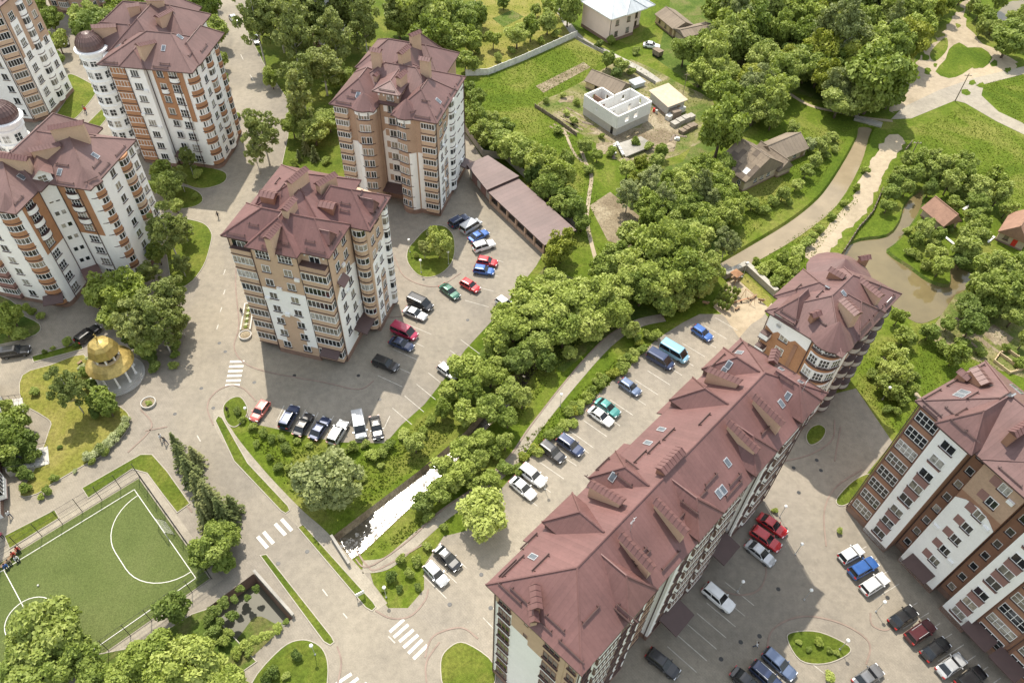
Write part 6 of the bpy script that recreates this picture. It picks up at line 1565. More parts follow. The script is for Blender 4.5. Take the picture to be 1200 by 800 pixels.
trees('behind the garage row', 'behind the garage row', [(556,140,14.6,m_),(570,155,17.1,m_),(586,165,17.1,m_),(602,172,19.5,b_),(618,182,18.3,m_),(634,196,18.3,b_),(652,208,17.1,b_),(640,222,15.9,m_),(662,228,14.6,m_),(672,248,14.6,m_),(652,244,12.2,m_),(682,262,11.0,m_),(558,118,12.2,m_),(626,206,13.4,d_),(664,188,9.8,m_),(576,138,11.0,m_),(592,150,9.8,m_)])
trees('in the dry garden plot', 'in the dry garden plot', [(578,48,9,b_),(606,44,12,b_),(622,36,11,b_),(642,28,11,m_),(584,68,6,m_),(560,60,4,m_),(566,44,4,m_),(600,60,5,m_),(554,78,8,m_),(646,8,10,b_),(562,22,9,m_),(590,2,8,m_),(666,14,15,m_),(628,12,7,m_),(652,40,6,m_),(560,34,6,m_),(634,48,5,b_)])
trees('in the garden of the unfinished house', 'in the garden of the unfinished house', [(712,72,8,m_),(728,76,9,m_),(722,86,7,d_),(740,84,6,m_),(654,152,7,m_),(684,172,9,m_),(700,182,8,b_),(672,142,6,m_),(664,132,5,b_),(702,52,6,d_),(716,48,6,m_),(745,60,5,m_),(716,178,7,b_),(690,198,8,m_),(640,118,5,m_),(660,112,4,b_),(705,160,4,b_),(676,120,5,b_),(745,168,6,m_),(760,172,6,m_),(735,200,10,b_),(775,178,8,b_)])
def inpoly(x, y, P_):
    c = False; j = len(P_)-1
    for i in range(len(P_)):
        (xi, yi), (xj, yj) = P_[i], P_[j]
        if (yi > y) != (yj > y) and x < (xj-xi)*(y-yi)/(yj-yi)+xi: c = not c
        j = i
    return c
def scatter(P_, n, rmin, rr, dens):
    xs = [p[0] for p in P_]; ys = [p[1] for p in P_]; out = []
    for _ in range(n*60):
        if len(out) >= n: break
        x, y = rr.uniform(min(xs), max(xs)), rr.uniform(min(ys), max(ys))
        if not inpoly(x, y, P_): continue
        if all((x-a)**2+((y-b)*1.25)**2 > (dens*(.6+.4*(r_/rmin)))**2 for a, b, r_, k in out): out.append((x, y, rmin*rr.uniform(.8, 1.5), rr.choice((b_, b_, b_, b_, m_, m_, m_, 'birch_l', 'birch_l', 'yellow_l'))))
    return out
rs = random.Random(33)
WOOD = [(800,62),(838,30),(845,-12),(1110,-12),(1095,20),(1075,50),(1050,75),(1040,115),(990,122),(930,100),(905,118),(880,130),(860,130),(845,110),(812,92)]
trees('in the dense wood above the river', 'in the dense wood above the river', sorted(scatter(WOOD, 88, 14, rs, 13.5), key=lambda e: e[1]))
trees('overhanging the footbridge', 'overhanging the footbridge', [(1026,98,30,m_),(1006,118,16,m_),(990,112,15,m_),(1044,112,14,m_)])
tree(845,158,27,'bright','broad yellow green tree behind the old slate roofed house',None,'L')
WOOD2 = [(738,196),(770,186),(822,190),(848,210),(868,244),(852,288),(806,284),(762,262),(735,232)]
trees('in the thicket between the soil plot and river', 'in the thicket by the soil plot', sorted(scatter(WOOD2, 34, 12, rs, 12), key=lambda e: e[1]))
trees('beside the old slate roofed house', 'beside the old slate roofed house', [(884,132,15,m_),(905,140,12,m_),(930,150,8,m_),(850,196,12,m_),(842,230,16,b_),(860,248,13,b_),(882,238,9,m_),(895,246,8,m_),(906,236,8,m_),(918,228,8,m_),(934,216,8,b_),(945,200,9,m_),(956,188,9,m_),(962,172,9,m_),(950,168,9,wh),(975,160,7,m_),(968,182,6,m_),(925,238,5,m_),(978,175,5,m_)])
trees('in the brambles on the riverbank by the brown block', 'on the riverbank by the brown block', [(892,318,9,b_),(904,312,10,b_),(916,322,10,b_),(918,304,10,b_),(930,312,10,b_),(934,294,9,b_),(946,284,8,b_),(908,332,9,m_),(960,268,6,b_),(975,254,5,b_),(990,238,5,b_),(1004,220,5,b_),(1014,200,5,b_),(886,308,6,b_),(926,330,8,b_),(922,338,7,b_),(953,276,6,b_)], cls='S')
trees('growing beside the upper right pond', 'beside the upper pond', [(1186,44,18,m_),(1200,30,14,m_),(1158,22,9,b_),(1148,14,8,m_),(1165,30,8,m_),(1150,34,7,m_),(1140,8,6,m_),(1128,-6,9,m_),(1170,2,9,m_)])
trees('near the fish pond', 'near the fish pond', [(1066,186,9,m_),(1080,190,11,m_),(1094,200,11,m_),(1072,206,10,m_),(1108,196,12,m_),(1126,206,14,m_),(1146,220,14,m_),(1164,212,12,b_),(1112,216,12,m_),(1096,182,9,m_),(1056,202,9,m_),(1044,226,10,m_),(1050,214,9,m_),(1040,242,8,m_),(1062,222,8,m_),(1148,238,13,m_),(1170,230,11,m_),(1130,186,9,m_),(1180,246,9,b_),(1090,222,9,d_)])
trees('on the green spit in the pond', 'on the spit in the pond', [(1080,272,10,m_),(1072,284,8,m_),(1088,262,8,m_),(1066,296,7,m_),(1092,300,10,b_),(1102,314,11,b_),(1085,312,7,m_),(1074,300,5,b_),(1100,276,8,m_),(1112,266,6,d_),(1104,296,7,m_),(1095,284,7,m_),(1140,278,14,m_),(1132,294,13,m_),(1128,306,10,d_),(1150,266,9,b_),(1140,256,10,m_),(1118,240,8,m_),(1064,270,5,b_)])
trees('on the garden side of the fish pond', 'on the garden side of the fish pond', [(1170,318,20,m_),(1148,342,16,m_),(1180,348,20,m_),(1198,322,18,m_),(1158,362,12,m_),(1190,370,14,m_),(1136,362,14,d_),(1138,384,13,d_),(1112,380,9,m_),(1090,390,10,m_),(1062,394,12,b_),(1052,374,9,b_),(1120,416,14,m_),(1104,408,8,m_),(1150,412,7,m_),(1178,408,5,m_),(1195,425,7,b_),(1128,400,8,m_),(1200,400,10,m_)])
trees('in the scrub behind the brown block', 'in the scrub behind the brown block', [(1042,412,9,b_),(1052,424,12,b_),(1040,434,12,b_),(1056,442,11,b_),(1032,448,10,m_),(1066,456,9,b_),(1046,460,10,m_),(1058,470,8,m_),(1030,424,8,b_),(1072,440,7,m_),(1022,438,7,m_),(1050,482,6,m_),(1040,480,6,m_)])
rs = random.Random(8)
trees('in the clipped row beside the playground', 'beside the playground', [(838+5*i+4*j, 354+2.4*i-6*j, 5.6+.5*((i+j) % 2), 'thuja') for i in range(4) for j in range(4)])
trees('in a kerbed bed of the lower car park', 'in lower car park beds', [(908,598,4,m_),(984,622,4,m_),(960,752,6,b_),(948,760,4,m_),(972,762,4,m_),(972,792,7,b_),(980,764,4,m_),(936,752,4,m_)], cls='S')

# wild grass and weeds: far too many to count
def wild(name, polys, n, h, mat, seed):
    rr = random.Random(seed); v = []; f = []; tn = []
    A = [abs(area(pw(p))) for p in polys]; tot = sum(A)
    for P_, ar in zip(polys, A):
        W_ = [(q.x, q.y) for q in pw(P_)]; xs = [q[0] for q in W_]; ys = [q[1] for q in W_]; k = int(n*ar/tot); c = 0; tries = 0
        while c < k and tries < k*8:
            tries += 1; x, y = rr.uniform(min(xs), max(xs)), rr.uniform(min(ys), max(ys))
            if not inpoly(x, y, W_): continue
            c += 1; t = rr.random(); s = h*rr.uniform(.5, 1.6)*(1.6 if rr.random() < .06 else 1)
            for q in range(2):
                a = rr.uniform(0, 3.14); dx, dy = math.cos(a)*s*.6, math.sin(a)*s*.6; lx, ly = rr.uniform(-.5,.5)*s, rr.uniform(-.5,.5)*s; b0 = len(v)
                v += [(x-dx, y-dy, 0), (x+dx, y+dy, 0), (x+dx*.8+lx, y+dy*.8+ly, s*.7), (x-dx*.8+lx, y-dy*.8+ly, s*.8)]; f.append((b0, b0+1, b0+2, b0+3)); tn += [t]*4
    me = mesh(name, v, f, MATS[mat]); at = me.attributes.new('tint', 'FLOAT', 'POINT'); at.data.foreach_set('value', tn)
    o = obj(name, me); o['kind'] = 'stuff'; o['label'] = 'tall wild grass and weeds on the open ground'; return o
wild('wild_grass', [[(545,95),(672,50),(720,70),(680,97),(630,120),(680,170),(700,230),(690,290),(660,290),(640,250),(600,190),(560,160)],
     [(1075,150),(1130,125),(1200,162),(1260,190),(1260,300),(1190,250),(1130,190),(1080,175)], [(940,150),(1000,150),(960,215),(880,275),(860,300),(870,240),(930,190)],
     [(1022,240),(1044,200),(1058,174),(1052,200),(1032,240),(1006,278),(990,290)], [(1020,405),(1080,380),(1180,430),(1080,468),(1050,510),(1000,450)], [(882,312),(1000,226),(1006,236),(960,290),(930,340),(912,345)],
     [(1150,98),(1240,80),(1240,170),(1170,128)], [(700,290),(775,275),(730,330),(700,320)], [(1060,20),(1110,-5),(1060,90),(1045,120)]], 30000, .12, 'grass_blade', 5)
wild('track_weeds', [[(627,124),(700,85),(740,70),(835,118),(795,182),(735,194)], [(1085,395),(1120,345),(1230,310),(1230,450),(1160,430)], [(555,85),(670,42),(640,0),(560,0)]], 3000, .13, 'grass_blade', 9)
wild('meadow_weeds', [[(290,505),(400,530),(370,600),(340,575)], [(420,540),(500,490),(540,500),(480,555),(420,600)], [(610,520),(770,380),(775,395),(640,520),(600,556)], [(430,650),(480,612),(500,600),(505,612),(470,636)], [(560,420),(640,340),(700,380),(600,500)]], 8000, .16, 'grass_blade', 6)
# ------------------------------------------------------------------ vehicles
def paint(name, c, metal=0.2):
    m, n, b = nodes('paint_'+name); f = noise(n, 1.2, 3); link(n, ramp(n, f, [(0.3, tuple(x*.92 for x in c)), (0.7, tuple(min(1, x*1.06) for x in c))]), b.inputs['Base Color'])
    b.inputs['Roughness'].default_value = .28; b.inputs['Metallic'].default_value = metal; b.inputs['Coat Weight'].default_value = .6; b.inputs['Coat Roughness'].default_value = .06
for k, c, mt in (('white', (.78,.78,.77), 0), ('silver', (.52,.53,.54), .4), ('grey', (.2,.2,.205), .4), ('black', (.018,.018,.02), .1), ('navy', (.025,.04,.095), .2), ('blue', (.04,.12,.36), .2), ('red', (.48,.02,.025), .1), ('maroon', (.085,.02,.025), .2), ('wine', (.36,.015,.06), .1), ('green', (.03,.11,.075), .3), ('teal', (.05,.22,.2), .3), ('slate', (.12,.16,.25), .4), ('sky', (.22,.42,.55), .2), ('salmon', (.5,.12,.1), .1)): paint(k, c, mt)
VT = {  # length, width, height, belt, nose z, tail z, cabin base (rear, front), roof (rear, front)
 'sedan': (4.5, 1.78, 1.45, .93, .80, .90, (-1.75, .95), (-1.05, .15)), 'hatch': (4.0, 1.72, 1.5, .95, .82, .95, (-1.92, .85), (-1.6, .15)),
 'estate': (4.6, 1.8, 1.5, .95, .82, .98, (-2.2, .9), (-1.95, .15)), 'suv': (4.6, 1.86, 1.72, 1.08, .98, 1.08, (-2.2, .95), (-1.95, .25)),
 'van': (4.9, 1.92, 1.98, 1.12, .98, 1.12, (-2.38, 1.75), (-2.3, .85)), 'minibus': (5.3, 2.0, 2.2, 1.15, 1.0, 1.15, (-2.58, 2.1), (-2.5, 1.3))}
def car_meshes(kind):
    k = ('car', kind)
    if k in CACHE: return CACHE[k]
    L_, W_, H_, belt, zn, zt, cb, rf = VT[kind]; h = L_/2; w_ = W_/2; P0 = MATS['paint_white']
    st = [(-h, .80, .45, zt-.25), (-h+.12, .93, .3, zt-.04), (cb[0]+.1, .98, .22, max(zt, belt-.02)), (-h*.45, 1.0, .2, belt), (h*.1, 1.0, .2, belt), (cb[1]-.1, .99, .2, belt-.02), (h*.72, .97, .22, (belt+zn)/2+.02), (h-.2, .9, .28, zn-.04), (h, .72, .42, zn-.22)]
    st.sort(); v = []; f = []
    for x, s, z0, z1 in st:
        q = [(-.86, z0), (-1.0, z0+.22), (-1.0, z1-.22), (-.93, z1-.05), (-.7, z1), (.7, z1), (.93, z1-.05), (1.0, z1-.22), (1.0, z0+.22), (.86, z0)]
        v += [(x, y*w_*s, z) for y, z in q]
    n = 10
    for i in range(len(st)-1):
        for j in range(n): f.append((i*n+j, i*n+(j+1) % n, (i+1)*n+(j+1) % n, (i+1)*n+j))
    f.append(tuple(range(n-1, -1, -1))); f.append(tuple(range((len(st)-1)*n, len(st)*n)))
    body = mesh('body', v, [tuple(reversed(q)) for q in f], P0, None, False)
    tw = .74*w_ if kind not in ('van', 'minibus') else .86*w_; bw = .9*w_; zr = H_-.06; zb = belt-.06
    def trap(x0, x1, y, z): return [(x0, -y, z), (x1, -y, z), (x1, y, z), (x0, y, z)]
    c = MB(); c.add(trap(cb[0], cb[1], bw, zb)+trap(rf[0], rf[1], tw, zr), [(3,2,1,0),(4,5,6,7),(0,1,5,4),(1,2,6,5),(2,3,7,6),(3,0,4,7)])
    r_ = MB(); e = .05
    r_.add(trap(rf[0]-.06, rf[1]+.06, tw+e, zr-.05)+trap(rf[0]+.02, rf[1]-.02, tw-.02, zr+.06)+trap(rf[0]+.35, rf[1]-.3, tw-.25, zr+.09), [(0,1,5,4),(1,2,6,5),(2,3,7,6),(3,0,4,7),(4,5,9,8),(5,6,10,9),(6,7,11,10),(7,4,8,11),(8,9,10,11),(3,2,1,0)])
    # pillars in body colour
    for s in (-1, 1):
        for (xb, xt) in ((cb[1]-.02, rf[1]), (cb[0]+.02, rf[0]), ((cb[0]+cb[1])/2-.1, (rf[0]+rf[1])/2-.1)):
            r_.tube((xb, s*(bw+.0), zb+.02), (xt, s*(tw+.0), zr), .045, n=4, cap=False)
    wh_ = MB(); wh_.lathe([(.2,-.1),(.31,-.1),(.33,-.06),(.33,.06),(.31,.1),(.2,.1)], 14); rm = MB(); rm.lathe([(.21,.02),(.2,.105),(.06,.09),(.05,.11)], 10)
    hl = MB(); hl.box(h-.2, h-.02, -.2, .2, zn-.22, zn-.08); tl = MB(); tl.box(-h-.01, -h+.16, -.18, .18, zt-.28, zt-.08)
    mi = MB(); mi.box(-.07, .07, -.1, .1, belt-.02, belt+.14); pl = MB(); pl.box(h-.02, h+.03, -.26, .26, .42, .54)
    CACHE[k] = dict(body=body, glass=c.me('windows', MATS['dark_glass']), roof=r_.me('roof', P0), wheel=wh_.me('wheel', MATS['tyre']), rim=rm.me('rim', MATS['rim']), hl=hl.me('headlight', MATS['lamp_clear']), tl=tl.me('taillight', MATS['lamp_red']), mirror=mi.me('mirror', P0), plate=pl.me('number_plate', MATS['paint_white']))
    return CACHE[k]
def car(px, py, dx, dy, kind, col, label, roofcol=None, rails=False):
    M_ = car_meshes(kind); L_, W_, H_ = VT[kind][:3]; p = g(px, py, .7); a = gang(px, py, dx, dy)
    t = empty('parked_van' if kind in ('van', 'minibus') else 'parked_car', (p.x, p.y, .02), a); tag(t, label, 'van' if kind in ('van', 'minibus') else 'car', 'vehicles in the car parks and streets')
    def col_(o, c):
        o.material_slots[0].link = 'OBJECT'; o.material_slots[0].material = MATS['paint_'+c]
    col_(obj('body', M_['body'], t), col); obj('windows', M_['glass'], t); col_(obj('roof', M_['roof'], t), roofcol or col)
    wx = L_*.29
    for x in (-wx-.02, wx+.05):
        for s in (-1, 1):
            o = obj('wheel', M_['wheel'], t, (x, s*(W_/2-.1), .33)); o.rotation_euler = (R(-90*s), 0, 0); obj('rim', M_['rim'], o)
    for s in (-1, 1):
        obj('headlight', M_['hl'], t, (-.06, s*W_*.33, 0)); obj('taillight', M_['tl'], t, (0, s*W_*.36, 0)); col_(obj('mirror', M_['mirror'], t, (VT[kind][6][1]-.25, s*(W_/2+.06), 0)), col)
    obj('number_plate', M_['plate'], t)
    if rails:
        m = CACHE.setdefault('rails', MB().box(-1.2,.6,-.025,.025,0,.05).me('roof_rail', MATS['galv']))
        for s in (-1, 1): obj('roof_rail', m, t, (-.35, s*.62, H_+.02))
    return t
CARS = [
 (538,259,65,-35,'suv','navy','navy blue estate beside the silver minivan, close by the round bayed tower'), (552,265,70,-44,'van','silver','silver minivan between navy estate and blue saloon'),
 (561,276,80,-42,'sedan','blue','blue saloon between the silver minivan and a white jeep'), (567,288,85,-27,'suv','white','white jeep beside the blue saloon in the tower car park'),
 (571,306.5,75,12,'hatch','red','red hatchback parked touching a blue hatchback'), (567,316.6,90,13,'hatch','blue','blue hatchback parked below a red hatchback'), (551,334.5,65,35,'hatch','red','red hatchback parked alone opposite the green saloon'),
 (527,341,65,50,'sedan','green','dark green saloon in the middle of the tower car park'), (492.5,355.5,90,40,'van','black','black van beside the pale silver saloon by the tan tower'), (486.4,367,80,32,'sedan','silver','pale silver saloon between black van and wine red van'),
 (474,389,95,42,'van','wine','wine red van beside the tan tower'), (470.5,402.8,80,32,'sedan','navy','dark saloon parked beside the wine red van'), (452,426.4,95,37,'suv','black','black estate parked close to the corner of the tan tower'),
 (525,435,55,40,'hatch','silver','silver hatchback half under a tree in the tower car park'), (592,356,55,40,'hatch','white','white hatchback nearly hidden under trees beside the tower car park'),
 (304.5,481.4,-55,75,'hatch','salmon','faded red hatchback at the end of the row beside the crosswalk'), (339,488.6,50,-88,'suv','navy','navy estate beside the faded red hatchback'), (355.5,497,42,-65,'sedan','black','black saloon between navy estate and dark blue saloon'),
 (375,501.5,46,-66,'sedan','navy','dark blue saloon beside the silver jeep'), (396,506.6,42,-70,'suv','silver','silver jeep beside the dark blue saloon'), (421,498.5,18,100,'van','silver','pale grey van in the row below the tan tower'), (441,500.6,15,75,'sedan','black','dark saloon beside the pale grey van'),
 (823,390,75,50,'hatch','blue','bright blue hatchback alone at the playground end of the car park'), (790,413,78,46,'minibus','sky','pale blue minibus beside the dark van'), (774,421.8,78,46,'van','navy','dark van beside the pale blue minibus'),
 (738.4,453.4,75,52,'hatch','slate','slate blue hatchback parked alone beside the long block'), (712,477,75,52,'sedan','teal','teal saloon beside a white saloon'), (704,487.3,75,52,'sedan','white','white saloon beside the teal saloon'),
 (668.5,521.8,70,50,'suv','navy','dark blue jeep beside the black jeep under a small tree'), (647,529.6,72,55,'suv','black','black jeep half under a small tree'), (624,557,72,55,'suv','white','white jeep beside a white saloon by the footpath wood'), (612.7,571.3,70,58,'sedan','white','white saloon at the row end beside the white jeep'),
 (524.4,653.4,85,80,'sedan','black','black saloon with pale stripe by the wedge lawn'), (511,672,80,85,'hatch','silver','silver hatchback beside the black saloon by the wedge lawn'),
 (905,615,60,42,'sedan','red','dark red saloon beside the kerbed shrub bed'), (897.5,631,60,42,'estate','red','bright red estate between red saloon and silver saloon'), (891,647.5,55,45,'sedan','silver','silver saloon beside the bright red estate'),
 (842,700,32,27,'suv','white','white jeep parked alone in the shade of the long block'), (777,777,33,26,'estate','black','black estate in the shade at the foot of the long block'),
 (997.5,648.5,50,-28,'hatch','white','white hatchback beside the bright blue jeep'), (1011.5,665,50,-28,'suv','blue','bright blue jeep between two white cars'), (1025,683.5,50,-32,'estate','white','white estate beside the bright blue jeep and rounded kerb'),
 (1058.5,722.5,62,-42,'sedan','black','black saloon at the row end beside the rounded kerb'), (1078.5,740,62,-42,'suv','maroon','dark maroon jeep with silver roof rails'), (1096.5,760,62,-42,'sedan','black','black saloon between the maroon jeep and a silver saloon'), (1115,779,62,-42,'sedan','silver','silver white saloon between two black cars'), (1137.5,795,62,-42,'suv','black','black jeep beside the silver white saloon'),
 (1017.5,792.5,55,-38,'sedan','grey','grey saloon by the kerbed planting bed'), (913.5,777.5,70,62,'estate','slate','dark grey estate beside another, near the heart shaped bed'), (899,793,70,62,'estate','navy','dark navy estate alongside the dark grey estate'), (876,800,70,62,'sedan','black','black saloon cut by the lower picture edge'),
 (18,412,130,-20,'suv','black','black jeep by the two winged block'), (103,391,60,-45,'estate','black','black estate behind the golden gazebo'), (274,22,35,42,'sedan','silver','silver saloon on the upper road beyond the park'), (300,46,22,45,'sedan','grey','grey saloon half hidden under the park trees'),
 (76,48,10,60,'sedan','black','black saloon in the lane behind the turret block'), (763.5,53,70,10,'sedan','white','white saloon on the lawn of the pink house'), (302,-2,20,20,'hatch','silver','silver hatchback at the far end of the upper road')]
for c in CARS: car(*c, rails=(c[4] in ('suv', 'estate') and c[5] in ('maroon', 'navy', 'silver', 'white')))

# ------------------------------------------------------------------ people
for k, c in (('skin', (.45,.27,.19)), ('hair', (.05,.03,.02)), ('jeans', (.03,.05,.11)), ('dark_cloth', (.02,.02,.025)), ('white_cloth', (.7,.7,.7)), ('pink_cloth', (.6,.12,.2)), ('red_cloth', (.5,.04,.03)), ('blue_cloth', (.06,.14,.4)), ('grey_cloth', (.2,.2,.2)), ('tan_cloth', (.4,.3,.2))): M(k, c, .8, .1, 4.0)
def person_mesh(pose):
    k = ('person', pose)
    if k in CACHE: return CACHE[k]
    sit = pose == 'sit'; st = {'walk': .28, 'stand': .04, 'sit': 0}[pose]; dz = -.42 if sit else 0
    V_ = []; E_ = []; Rd = []
    def add(p, r_, par=None):
        V_.append((p[0], p[1], p[2])); Rd.append(r_)
        if par is not None: E_.append((par, len(V_)-1))
        return len(V_)-1
    pel = add((0,0,.95+dz), .14); ch = add((0,0,1.18+dz), .135, pel); sh = add((0,0,1.40+dz), .12, ch); nk = add((.01,0,1.50+dz), .055, sh); hd = add((.02,0,1.60+dz), .085, nk); tp = add((.02,0,1.70+dz), .075, hd)
    for s in (-1, 1):
        h = add((0,s*.1,.9+dz), .095, pel); fx = st*s
        if sit: kn = add((.44,s*.12,.5), .075, h); an = add((.46,s*.12,.1), .05, kn); add((.6,s*.12,.05), .045, an)
        else: kn = add((fx*.6+.03,s*.1,.5), .07, h); an = add((fx-.04,s*.1,.09), .048, kn); add((fx+.12,s*.1,.045), .042, an)
        a = add((0,s*.19,1.4+dz), .062, sh); ax = -st*s
        if sit: el = add((.1,s*.26,1.12+dz), .05, a); wr = add((.34,s*.18,1.0+dz), .036, el); hn = add((.42,s*.17,.99+dz), .036, wr)
        else: el = add((ax*.4-.03,s*.25,1.13), .05, a); wr = add((ax*.9+.05,s*.26,.88), .036, el); hn = add((ax*.95+.07,s*.26,.8), .036, wr)
        for i, (ln, o) in enumerate(((.055,-.03),(.075,-.012),(.08,.006),(.07,.024),(.05,.045))):
            b0 = Vector(V_[hn]); q = add((b0.x+o*.8, b0.y, b0.z-.035 if not sit else b0.z-.01), .010, hn); add((b0.x+o, b0.y-s*.012, b0.z-.035-ln) if not sit else (b0.x+ln, b0.y+o, b0.z-.03), .009, q)
    me = bpy.data.meshes.new('person'); me.from_pydata(V_, E_, []); o = bpy.data.objects.new('person_rig', me); COL.objects.link(o)
    o.modifiers.new('skin', 'SKIN'); su = o.modifiers.new('sub', 'SUBSURF'); su.levels = 1; su.render_levels = 1
    for i, r_ in enumerate(Rd): me.skin_vertices[0].data[i].radius = (r_, r_)
    me.skin_vertices[0].data[0].use_root = True
    dg = bpy.context.evaluated_depsgraph_get(); dg.update(); ev = o.evaluated_get(dg); res = bpy.data.meshes.new_from_object(ev); bpy.data.objects.remove(o)
    CACHE[k] = res; return res
def person(px, py, face, pose, top_, legs, label, z=0.0, hair='hair', group=None):
    me = person_mesh(pose).copy(); me.materials.clear()
    for m in ('skin', top_, legs, 'dark_cloth'): me.materials.append(MATS[m])
    dz = -.42 if pose == 'sit' else 0
    for p in me.polygons:
        c = p.center
        i = 0
        if c.z < .085: i = 3
        elif pose == 'sit' and c.z < .62 : i = 2
        elif c.z < .98+dz and abs(c.y) < .21: i = 2
        elif c.z < 1.47+dz: i = 1 if not (abs(c.y) > .2 and c.z < 1.02+dz) else 0
        p.material_index = i; p.use_smooth = True
    p0 = g(px, py, .9); a = gang(px, py, face[0], face[1])
    o = obj('person', me, None, (p0.x, p0.y, z+.03), a); tag(o, label, 'person', group)
    h = CACHE.get('hairm')
    if not h:
        m = MB(); m.lathe([(.105,1.585),(.112,1.66),(.10,1.73),(.06,1.775),(.01,1.785)], 10); h = CACHE['hairm'] = m.me('hair', MATS['hair'], True)
    q = obj('hair', h, o, (0, 0, dz)); 
    m = CACHE.get('nose')
    if not m: b = MB(); b.tube((.10,0,1.62), (.125,0,1.595), .014, .018); b.box(.095,.108,-.045,-.02,1.632,1.645); b.box(.095,.108,.02,.045,1.632,1.645); b.box(.092,.106,-.03,.03,1.555,1.565); m = CACHE['nose'] = b.me('face_features', MATS['hair'])
    obj('face_features', m, o, (0, 0, dz))
person(266,480,(1,6),'stand','dark_cloth','dark_cloth','person in dark clothes standing on the corner lawn kerb by the faded red car')
person(188,512,(6,3),'walk','white_cloth','dark_cloth','person in white top walking on the plaza below the gazebo')
person(193,516,(6,3),'walk','grey_cloth','jeans','person in grey top walking beside one in white below the gazebo')
person(10,602,(4,4),'walk','white_cloth','jeans','person in white top and jeans walking on the path above the pitch')
person(1,627,(4,4),'stand','pink_cloth','dark_cloth','person in pink top standing on the path above the pitch')
person(255,252,(-2,6),'walk','dark_cloth','dark_cloth','person in dark clothes crossing the upper road')
person(100,129,(3,-4),'walk','red_cloth','jeans','person in red top on the path between lawn and turret block')
person(98,127,(3,-4),'walk','tan_cloth','dark_cloth','person in tan top on the path between lawn and turret block')
person(887,755,(4,2),'walk','white_cloth','jeans','person in white top walking in the shaded car park')
person(283,365,(3,4),'stand','dark_cloth','jeans','person in black top beside the stone flower bed')
for px, py, c1, lb in ((14,648,'red_cloth','person in red top sitting on the touchline bench'), (18,653,'white_cloth','person in white top sitting on the touchline bench'), (9,657,'tan_cloth','person in tan top sitting on the touchline bench'), (19,642,'red_cloth','person in red top sitting at the end of the touchline bench'), (5,662,'blue_cloth','person in blue top sitting on the touchline bench')):
    person(px, py, (5,8), 'sit', c1, 'dark_cloth', lb, -.02)
def bench(a, c, label):
    A, C_ = g(*a), g(*c); d = C_-A; Ln = d.length; t = tag(empty('bench', tuple(A), math.atan2(d.y, d.x)), label, 'bench')
    for i in range(3): m = MB(); m.box(0, Ln, -.2+.14*i, -.08+.14*i, .42, .46); m.build('slat', MATS['wood'], t)
    for x in (.2, Ln-.2): m = MB(); m.box(x-.05, x+.05, -.2, .2, .02, .42); m.build('leg', MATS['iron'], t)
bench((2,666),(23,644),'long wooden bench with people along the pitch touchline')
bench((878,352),(886,347),'wooden bench between playground and long grass strip'); bench((861,364),(866,361),'low wooden bench on the playground sand'); bench((92,428),(97,424),'bench beside the gazebo lawn')

# ------------------------------------------------------------------ street lamps, planters, small things
def lamp(px, py, h, label):
    p = g(px, py, h)
    if 'lamp' not in CACHE:
        m = MB(); m.lathe([(.13,0),(.13,.25),(.05,.35),(.035,2.9),(.08,2.94),(.08,3.0)], 8); q = MB(); q.sphere((0,0,3.22), .25, 14); CACHE['lamp'] = (m.me('pole', MATS['galv']), q.me('globe', MATS['globe'], True))
    t = tag(empty('street_lamp', (p.x, p.y, .0)), label, 'street lamp', 'globe street lamps'); t.scale = (1, 1, 1)
    obj('pole', CACHE['lamp'][0], t); obj('globe', CACHE['lamp'][1], t)
for px, py, lb in ((450,688,'on the wedge lawn'), (364.5,756,'on the rounded lawn at the road mouth'), (658,462,'on the footpath by the long car park'), (479,281,'on the upper edge of the round car park lawn'), (492.5,305,'at the kerb of the round car park lawn'), (525,295,'beside the tree on the round car park lawn'), (951,691,'in the lower car park beside painted kerb'), (994,750,'at the heart shaped bed'), (940,637,'opposite the bright red estate'), (921,593,'on the kerbed shrub bed behind the red saloon'), (1043,454,'in the scrub behind the brown block'), (871,681,'on the rounded kerb beside white jeep'), (1037,705,'on the rounded kerb beside white estate'), (20,478,'by the steps of the balconied block'), (876,308,'by the corner of the riverside wall'), (632,176,'behind the garage row'), (640,560,'beside two white cars'), (287,478,'near the faded red hatchback')):
    lamp(px, py, 3.22, 'white globe street lamp '+lb)
def planter(px, py, r_, label):
    p = g(px, py); t = tag(empty('planter', tuple(p)), label, 'planter'); m = MB(); m.lathe([(r_,0),(r_+.08,.5),(r_-.06,.5),(r_-.1,.3)], 16); m.build('bowl', MATS['stone'], t)
    m = MB(); m.lathe([(r_-.12,.3),(r_-.14,.38)], 16); m.build('soil', MATS['soil'], t)
planter(174.6,473,1.1,'round stone planter with a shrub below the gazebo'); planter(288,394,1.0,'round stone planter at the end of the stone flower bed')
def flowerbed():
    A, C_ = g(288,388), g(293,358); d = C_-A; Ln = d.length; t = tag(empty('flower_bed', tuple(A), math.atan2(d.y, d.x)), 'long raised stone flower bed beside the tan tower', 'flower bed')
    for s in (-1, 1): m = MB(); m.box(0, Ln, s*.8-.12, s*.8+.12, 0, .5); m.build('stone_side', MATS['stone'], t)
    m = MB(); m.box(Ln, Ln+.24, -.92, .92, 0, .5); m.build('stone_end', MATS['stone'], t); m = MB(); m.box(0, Ln, -.68, .68, .02, .38); m.build('soil', MATS['soil'], t)
    for i in range(9):
        m = MB(); x = .5+i*Ln/9.5
        for k in range(14): a = k*2.4; m.tube((x,0,.38), (x+.3*math.cos(a), .5*math.sin(a), .6+.1*(k % 3)), .09, .02, 4)
        m.build('flowers', MATS['flowers' if i % 2 else 'leaf_bright'], t)
flowerbed()
